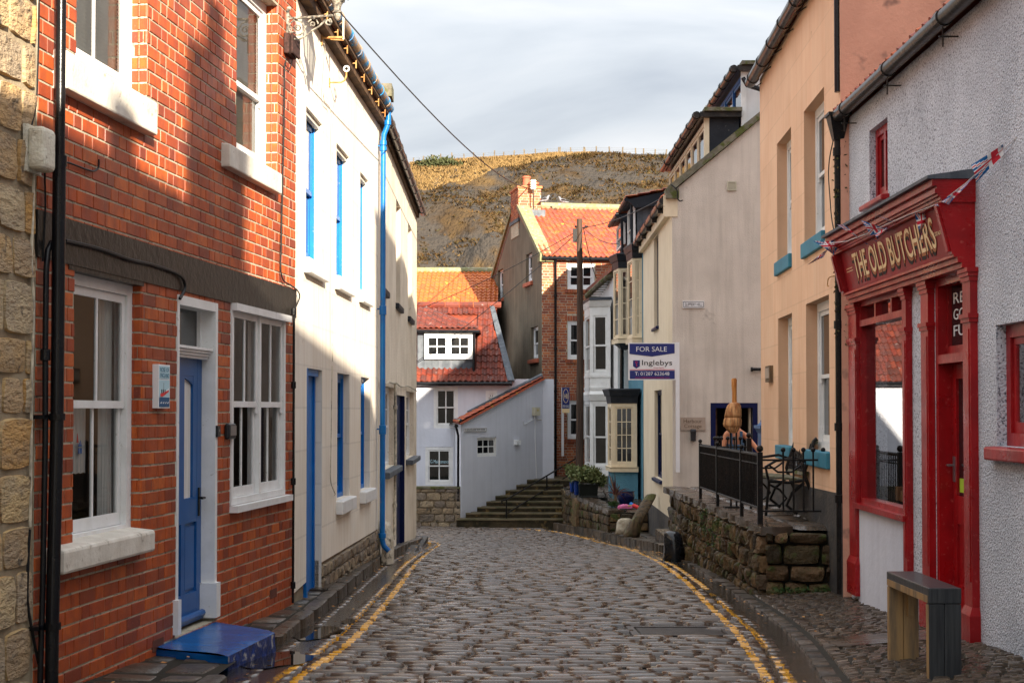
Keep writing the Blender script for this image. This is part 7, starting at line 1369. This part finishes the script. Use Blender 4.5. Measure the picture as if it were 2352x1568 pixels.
# ---- bunting on the shopfront
P3 = lambda px, py, Y: at(px, py, Y)
sp = [P3(1893, 560, 14.9), P3(1945, 554, 14.0), P3(1990, 537, 13.3), P3(2040, 513, 12.6), P3(2090, 492, 12.0), P3(2155, 468, 11.25), P3(2218, 421, 10.95), P3(2246, 395, 10.8), P3(2340, 312, 10.2), P3(2480, 190, 9.4)]
t = thing('bunting', 'string of small union flag pennants tied along the red shop cornice', 'bunting', sp[0]); mb = MB(); mb.tube(sp, .0035, 5); mb.build('string', 'board_white', t)
def pennant(a, b, tip, tw=0.0, n=16):
    a, b, tip = V(a), V(b), V(tip); m0 = (a + b + tip) / 3; a, b, tip = [m0 + (q - m0) * 1.5 for q in (a, b, tip)]; tw *= .5; mb = MB(); nn = (b - a).cross(tip - a).normalized(); g = []
    for j in range(n + 1):
        v = j / n; wv = tw * math.sin(v * 5)
        for i in range(n + 1):
            u = i / n; e = a.lerp(tip, v); f = b.lerp(tip, v); m_ = (e + f) / 2; h = (f - e) / 2; h2 = h * math.cos(wv) + nn * h.length * math.sin(wv); g.append(m_ + h2 * (2 * u - 1) + nn * .022 * math.sin(v * 7 + u * 3))
    b0 = len(mb.v); mb.v += [tuple(p) for p in g]; mb.t += [(0, 0)] * len(g)
    for j in range(n):
        for i in range(n):
            x, y = abs((i + .5) / n * 2 - 1), abs((j + .5) / n * 1.6 - .62); dd = abs(x - y * 1.2)
            m_ = 0 if (x < .16 or y < .11) else 1 if (x < .24 or y < .18) else 0 if dd < .07 else 1 if dd < .17 else 2
            k = j * (n + 1) + i; mb.f.append([b0 + k, b0 + k + 1, b0 + k + n + 2, b0 + k + n + 1]); mb.m.append(m_)
    mb.build('pennant', ['flag_red', 'flag_white', 'flag_blue'], t, True, recalc=False)
F_ = lambda q, Y: P3(q[0], q[1], Y)
for a, b, c, Y, tw in [((1880, 557), (1925, 556), (1912, 578), 14.7, .6), ((1897, 576), (1889, 590), (1864, 602), 14.9, .5), ((1932, 521), (1942, 520), (1979, 551), 13.6, 1.2), ((1951, 513), (1962, 520), (2000, 545), 13.3, 1.0), ((1988, 512), (2002, 536), (2036, 527), 12.9, .9), ((2012, 536), (2040, 522), (2018, 545), 12.8, .6), ((2030, 501), (2040, 508), (2083, 520), 12.5, 1.3),
                        ((2106, 496), (2128, 490), (2114, 537), 11.8, .7), ((2172, 458), (2183, 463), (2222, 420), 11.1, 1.1), ((2152, 470), (2166, 474), (2180, 456), 11.2, 1.2), ((2247, 374), (2255, 401), (2342, 312), 10.5, .35), ((2244, 388), (2262, 396), (2250, 404), 10.8, .6)]: pennant(F_(a, Y), F_(b, Y), F_(c, Y), tw)
# ---- wooden stool bench outside the shop
t = thing('wooden_stool', 'dark grey stained wooden stool bench on the pavement outside the red shop door', 'bench', (2.7, 10, -.08)); Q = lambda a, b, c: V((2.60 + a - .015 * (b - 9.54), b, c)); zt_ = .545
def bev(o, w_=.006):
    md = o.modifiers.new('b', 'BEVEL'); md.width = w_; md.segments = 2
mb = MB(); mb.box(Q, 0, .205, 9.54, 10.55, zt_ - .098, zt_); bev(mb.build('seat', 'bench_grey', t)); mb = MB(); mb.box(Q, -.0025, .0, 9.56, 10.53, zt_ - .094, zt_ - .05); mb.build('bare_edge', 'bench_wood', t)
for y0, y1, m in ((9.545, 9.60, 'bench_grey'), (10.49, 10.545, 'bench_wood')): mb = MB(); mb.box(Q, .001, .098, y0, y1, -.14, zt_ - .10); mb.box(Q, .101, .204, y0, y1 - .001, -.14, zt_ - .10); o = mb.build('leg', m, t); bev(o, .004)
mb = MB(); mb.box(Q, -.001, .0005, 9.545, 9.60, -.1, zt_ - .105); mb.build('leg_edge', 'bench_wood', t); mb = MB(); mb.box(Q, .03, .07, 9.601, 9.64, .25, zt_ - .10); mb.box(Q, .12, .16, 10.45, 10.489, .25, zt_ - .10); mb.build('corner_block', 'bench_wood', t)
# ================================================================ planted terrace further down
A, Bv, Cv = V((1.30, 37.3, 0)), V((2.14, 33.5, 0)), V((2.98, 33.4, 0)); zA, zB = -.27, -.53
t = thing('planter_terrace', 'low raised terrace of mossy stone below the bay windows, carrying plant pots', 'terrace', (2.14, 33.5, -1.1)); ztop = lambda y: zB + (zA - zB) * min(1, max(0, (y - 33.5) / 3.8))
mb = MB(); mb.add([V((1.32, 37.3, -1.6)), V((2.16, 33.54, -1.6)), V((3.1, 33.44, -1.6)), V((3.1, 39.5, -1.6)), V((1.32, 39.5, -1.6)), V((1.32, 37.3, zA - .05)), V((2.16, 33.54, zB - .05)), V((3.1, 33.44, zB - .05)), V((3.1, 39.5, zA - .05)), V((1.32, 39.5, zA - .05))], [(5, 6, 7, 8, 9), (0, 1, 6, 5), (1, 2, 7, 6), (2, 3, 8, 7), (3, 4, 9, 8), (4, 0, 5, 9)]); mb.build('core', 'dark_mortar', t)
F4 = Fac((1.30, 37.3), (2.14, 33.5)); F5 = Fac((2.14, 33.5), (2.98, 33.4)); F6 = Fac((1.30, 37.3), (1.30, 39.4)); F6.n = V((-1, 0, 0)); mb = MB(); yy = lambda s: 37.3 - s / F4.L * 3.8
rubble(mb, F4.P, 0, F4.L, lambda s: zr(yy(s)) - .0, lambda s: ztop(yy(s)) - .06, ch=.2, lr=(.12, .3), th=.035); rubble(mb, F5.P, 0, F5.L, lambda s: -1.2, lambda s: zB - .07, ch=.2, th=.035); rubble(mb, F6.P, 0, F6.L, lambda s: -1.3, lambda s: zA - .06, ch=.2, th=.03)
q = yy(1.7); c4 = F4.P(1.15, 0); pillow(mb, F4.P, .95, 1.42, -1.3, -.40, .06, .05, .02, us=(-1, -.85, 0, .85, 1), vs=(-1, -.95, 0, .95, 1)); mb.build('facing', 'rubble_wet', t, True)
mb = MB(); s = 0
while s < F4.L: L = rnd.uniform(.35, .7); e = min(s + L, F4.L); m = yy((s + e) / 2); pillow(mb, lambda a, b, c_: V((F4.P(a, 0, b).x, F4.P(a, 0, b).y, ztop(F4.P(a, 0, b).y) + c_)), s, e - .01, -.35, .05, -.01, .015, .01, deep=.09, us=(-1, -.97, 0, .97, 1), vs=(-1, -.9, .9, 1)); s = e
for i in range(6):
    for j in range(9): a = 1.4 + i * .28; b = 33.5 + j * .66; pillow(mb, lambda a, b, c_: V((a, b, ztop(b) + c_)), a, a + .27, b, b + .64, -.02, .01, .01) if a > 2.45 - (b - 33.5) * .22 else None
mb.build('paving', 'flag_wet', t, True)
def pot(name, label, m, px0, px1, pyt, pyb, Y, prof=None, group=None):
    c = at((px0 + px1) / 2, pyb, Y); r = (px1 - px0) / 2 * Y / FPX; h = (pyb - pyt) * Y / FPX; t = thing(name, label, 'plant pot', c, group); prof = prof or [(.7, 0), (.86, .12), (1.0, .55), (.97, .9), (1.06, .93), (1.06, 1.0), (.9, 1.0), (.88, .9)]
    mb = MB(); mb.lathe(c, [(a * r, b * h) for a, b in prof], 18); mb.build('pot_body', m, t, True); mb = MB(); mb.tube([c + V((0, 0, h * .86)), c + V((0, 0, h * .9))], r * .88, 14); mb.build('soil', 'earth', t); return t, c, r, h
t, c, r, h = pot('plant_pot', 'tall bright blue plant pot with pink geraniums, nearest the stone steps', 'pot_blue', 1308.5, 1320, 1096, 1131, 36.9); mb = MB(); leafball(mb, c + V((0, 0, h + .12)), .20, .2, .16, 260, .07); mb.build('foliage', 'leaf_dark', t, recalc=False)
mb = MB()
for q in range(5): leafball(mb, at(1308 + q * 2.6, 1086 + (q % 2) * 4, 36.7), .05, .05, .04, 30, .03)
mb.build('flowers', 'petal', t, recalc=False)
t, c, r, h = pot('plant_pot', 'bright blue plant pot touching the square black planter', 'pot_blue', 1318, 1330, 1104, 1136, 36.3); mb = MB(); leafball(mb, c + V((-.02, 0, h + .14)), .24, .2, .22, 420, .08); mb.build('foliage', 'leaf', t, recalc=False)
c = at(1351, 1140.5, 35.9); r = 22.5 * 35.9 / FPX; h = 30 * 35.9 / FPX; t = thing('square_planter', 'square black planter holding a broad pale green variegated shrub', 'planter', c); sq = lambda s, z: [c + V((a * r * s, b * r * s, z)) for a, b in ((-1, -1), (1, -1), (1, 1), (-1, 1))]; mb = MB(); mb.hexa(sq(.90, 0) + sq(.96, h * .92)); mb.hexa(sq(1.03, h * .92) + sq(1.03, h)); mb.hexa(sq(.98, 0) + sq(.95, .04)); mb.build('tub', 'planter_black', t)
mb = MB(); leafball(mb, c + V((0, 0, h + .20)), .42, .35, .24, 1700, .085, up=.8); leafball(mb, c + V((.28, 0, h + .08)), .2, .2, .16, 260, .08); mb.build('shrub', 'leaf', t, recalc=False)
mb = MB(); leafball(mb, at(1312, 1078, 36.6), .20, .2, .14, 420, .075, up=.6); 
props(mb.build('shrub', 'leaf', None, recalc=False), 'pale green shrub at the top of the steps above the blue pots', 'shrub')
t, c, r, h = pot('plant_pot', 'wide dark navy plant pot holding a spiky purple cordyline', 'pot_navy', 1417, 1458, 1127, 1160, 34.6, [(.55, 0), (.7, .1), (.95, .5), (1.0, .75), (.93, .92), (1.02, .95), (1.02, 1.0), (.9, 1.0)]); mb = MB(); bc = at(1414, 1140, 34.2)
def blade(mb, b, tip, w_, sag=0.0):
    b, tip = V(b), V(tip); sd = (tip - b).cross(V((0, 1, 0.1))).normalized() * w_; vs = []
    for k in range(7): f = k / 6; p = b.lerp(tip, f) + V((0, 0, sag * 4 * f * (1 - f))); ww = (1 - f) ** .6 * (.5 + min(f * 4, .5)); vs += [p - sd * ww, p + sd * ww]
    mb.add(vs, [(2 * k, 2 * k + 1, 2 * k + 3, 2 * k + 2) for k in range(6)])
for tx, ty in ((1397, 1083), (1401, 1090), (1412, 1082), (1413, 1092), (1407, 1100), (1419, 1108), (1424, 1112), (1396, 1108), (1405, 1090), (1410, 1100)): blade(mb, bc, at(tx, ty, 34.2 + rnd.uniform(-.2, .2)), .018, .02)
for tx, ty in ((1388, 1138), (1391, 1143), (1404, 1152), (1409, 1158), (1420, 1145), (1432, 1128), (1446, 1130), (1454, 1140), (1437, 1152), (1398, 1128), (1450, 1126), (1415, 1160), (1428, 1120)): blade(mb, bc, at(tx, ty, 34.2 + rnd.uniform(-.3, .2)), .014, .10)
mb.build('spiky_leaves', 'cordyline', t, recalc=False); mb = MB(); mb.tube([bc - V((0, 0, .2)), bc + V((0, 0, .05))], .03, 8); mb.build('stem', 'old_wood', t)
mb = MB(); leafball(mb, at(1408, 1158, 34.0), .14, .1, .07, 260, .05, up=1.5); props(mb.build('weed_tuft', 'leaf_dark', None, recalc=False), 'green weed tuft growing beside the navy plant pot', 'weed')
def shoe(px, label, dy):
    c = at(px, 1167, 33.75 + dy); t = thing('clog_shoe', label, 'shoe', c, 'pink clogs'); k = 33.7 / FPX; mb = MB(); rows = [(-13, 3, 1.5), (-11, 5, 3.2), (-6, 6, 4.2), (0, 5.8, 5.2), (4, 5, 4.2), (10, 5, 3.0), (14, 4, 2.8)]
    mb.tube([c + V((x * k, 0, r * k * .8 + .01)) for x, _, r in rows], [r * k for _, _, r in rows], 10); mb.build('upper', 'pink_shoe', t, True); mb = MB(); mb.box(lambda a, b, d: c + V((a, b, d)), -14 * k, 14.5 * k, -.05, .05, 0, .02); o = mb.build('sole', 'pink_shoe', t); bev(o, .01); mb = MB(); mb.tube([c + V((4 * k, -.05, .05)), c + V((13 * k, 0, .07)), c + V((4 * k, .05, .05))], .012, 6); mb.build('heel_strap', 'yellow_plastic', t, True)
shoe(1438, 'pink clog with yellow heel strap, in front on the terrace edge', 0); shoe(1432, 'pink clog mostly hidden behind the other pink clog', .16)
a, b, e = at(1448, 1156.5, 33.9), at(1454, 1160, 33.85), at(1474, 1168, 33.7); t = thing('foam_toy', 'red and blue foam tube lying on the terrace behind the leaning post', 'toy', b); mb = MB(); mb.tube([b, e], .045, 12); mb.build('red_tube', 'toy_red', t, True); mb = MB(); mb.tube([a, b], .046, 12); mb.build('blue_end', 'toy_blue', t, True)
# leaning worn post, pale stone, black stone
def rock(name, m, label, cat, rows, jit=.02, n=14, seed=1):
    mb = MB(); vs = []
    for j, (c, rx, ry) in enumerate(rows):
        for i in range(n): a = 2 * math.pi * i / n; k = 1 + jit * 8 * noise.noise(V((math.cos(a) * 1.5 + seed, math.sin(a) * 1.5, j * .35))); sq = 1 / max(abs(math.cos(a)), abs(math.sin(a))) ** .55; vs.append(V(c) + V((rx * math.cos(a) * k * sq, ry * math.sin(a) * k * sq, 0)))
    m_ = len(rows); mb.add(vs, [(j * n + i, j * n + (i + 1) % n, (j + 1) * n + (i + 1) % n, (j + 1) * n + i) for j in range(m_ - 1) for i in range(n)] + [tuple(range(n)), tuple(range((m_ - 1) * n, m_ * n))]); return props(mb.build(name, m, None, 'all'), label, cat)
k = 30.5 / FPX; g = lambda px, py, Y=30.5: at(px, py, Y)
rock('leaning_post', 'driftwood', 'thick weathered stump leaning against the cream corner house', 'post', [(g(1448, 1233), .17, .13), (g(1452, 1222), .16, .13), (g(1459, 1205), .13, .12), (g(1468, 1187), .12, .12), (g(1478, 1168, 30.7), .12, .12), (g(1487, 1152, 30.9), .12, .12), (g(1494, 1141, 31), .11, .11), (g(1497, 1135, 31), .085, .09), (g(1498, 1133, 31), .02, .02)], .03)
rock('pale_stone', 'white_stone', 'lumpy whitewashed stone beside the leaning stump', 'stone', [(g(1432, 1226, 31), .17, .14), (g(1433, 1212, 31), .155, .13), (g(1434, 1200, 31), .155, .13), (g(1435, 1193, 31), .14, .12), (g(1436, 1190, 31), .09, .08), (g(1436, 1189.5, 31), .01, .01)], .025, seed=4)
g2 = lambda px, py: at(px, py, 22.2)
rock('black_stone', 'coal', 'glossy black painted guard stone at the end of the terrace wall', 'stone', [(g2(1547, 1288), .15, .14), (g2(1547, 1262), .145, .14), (g2(1546, 1240), .14, .13), (g2(1545, 1226), .13, .11), (g2(1543, 1220), .09, .07), (g2(1541, 1218), .02, .02)], .03, 12, 8)
# ---- litter and weeds in the gutters
mb = MB()
for k in range(260):
    y = rnd.uniform(8, 34); side = rnd.random() < .5; x = (-1.78 + rnd.uniform(0, .5) ** 2) if side else (xr(y) - rnd.uniform(0, .5) ** 2 - .02)
    if rnd.random() < .35: x = wallx(y) + rnd.uniform(.05, .4) if side and y < 30 else xr(y) + rnd.uniform(.15, .6); z = zr(y) + (PH(y) + .03 if side else .06)
    else: z = zr(y) + .022
    a = rnd.uniform(0, 6.3); r = rnd.uniform(.012, .03); mb.add([(x + r * math.cos(a), y + r * math.sin(a), z), (x + r * .5 * math.cos(a + 1.7), y + r * .5 * math.sin(a + 1.7), z + .008), (x - r * math.cos(a), y - r * math.sin(a), z + .004), (x + r * .5 * math.cos(a - 1.7), y + r * .5 * math.sin(a - 1.7), z)], [(0, 1, 2, 3)])
props(mb.build('fallen_leaves', 'rust', None, recalc=False), kind='stuff')
print('objects', len(bpy.data.objects), 'polys', sum(len(m.polygons) for m in bpy.data.meshes))
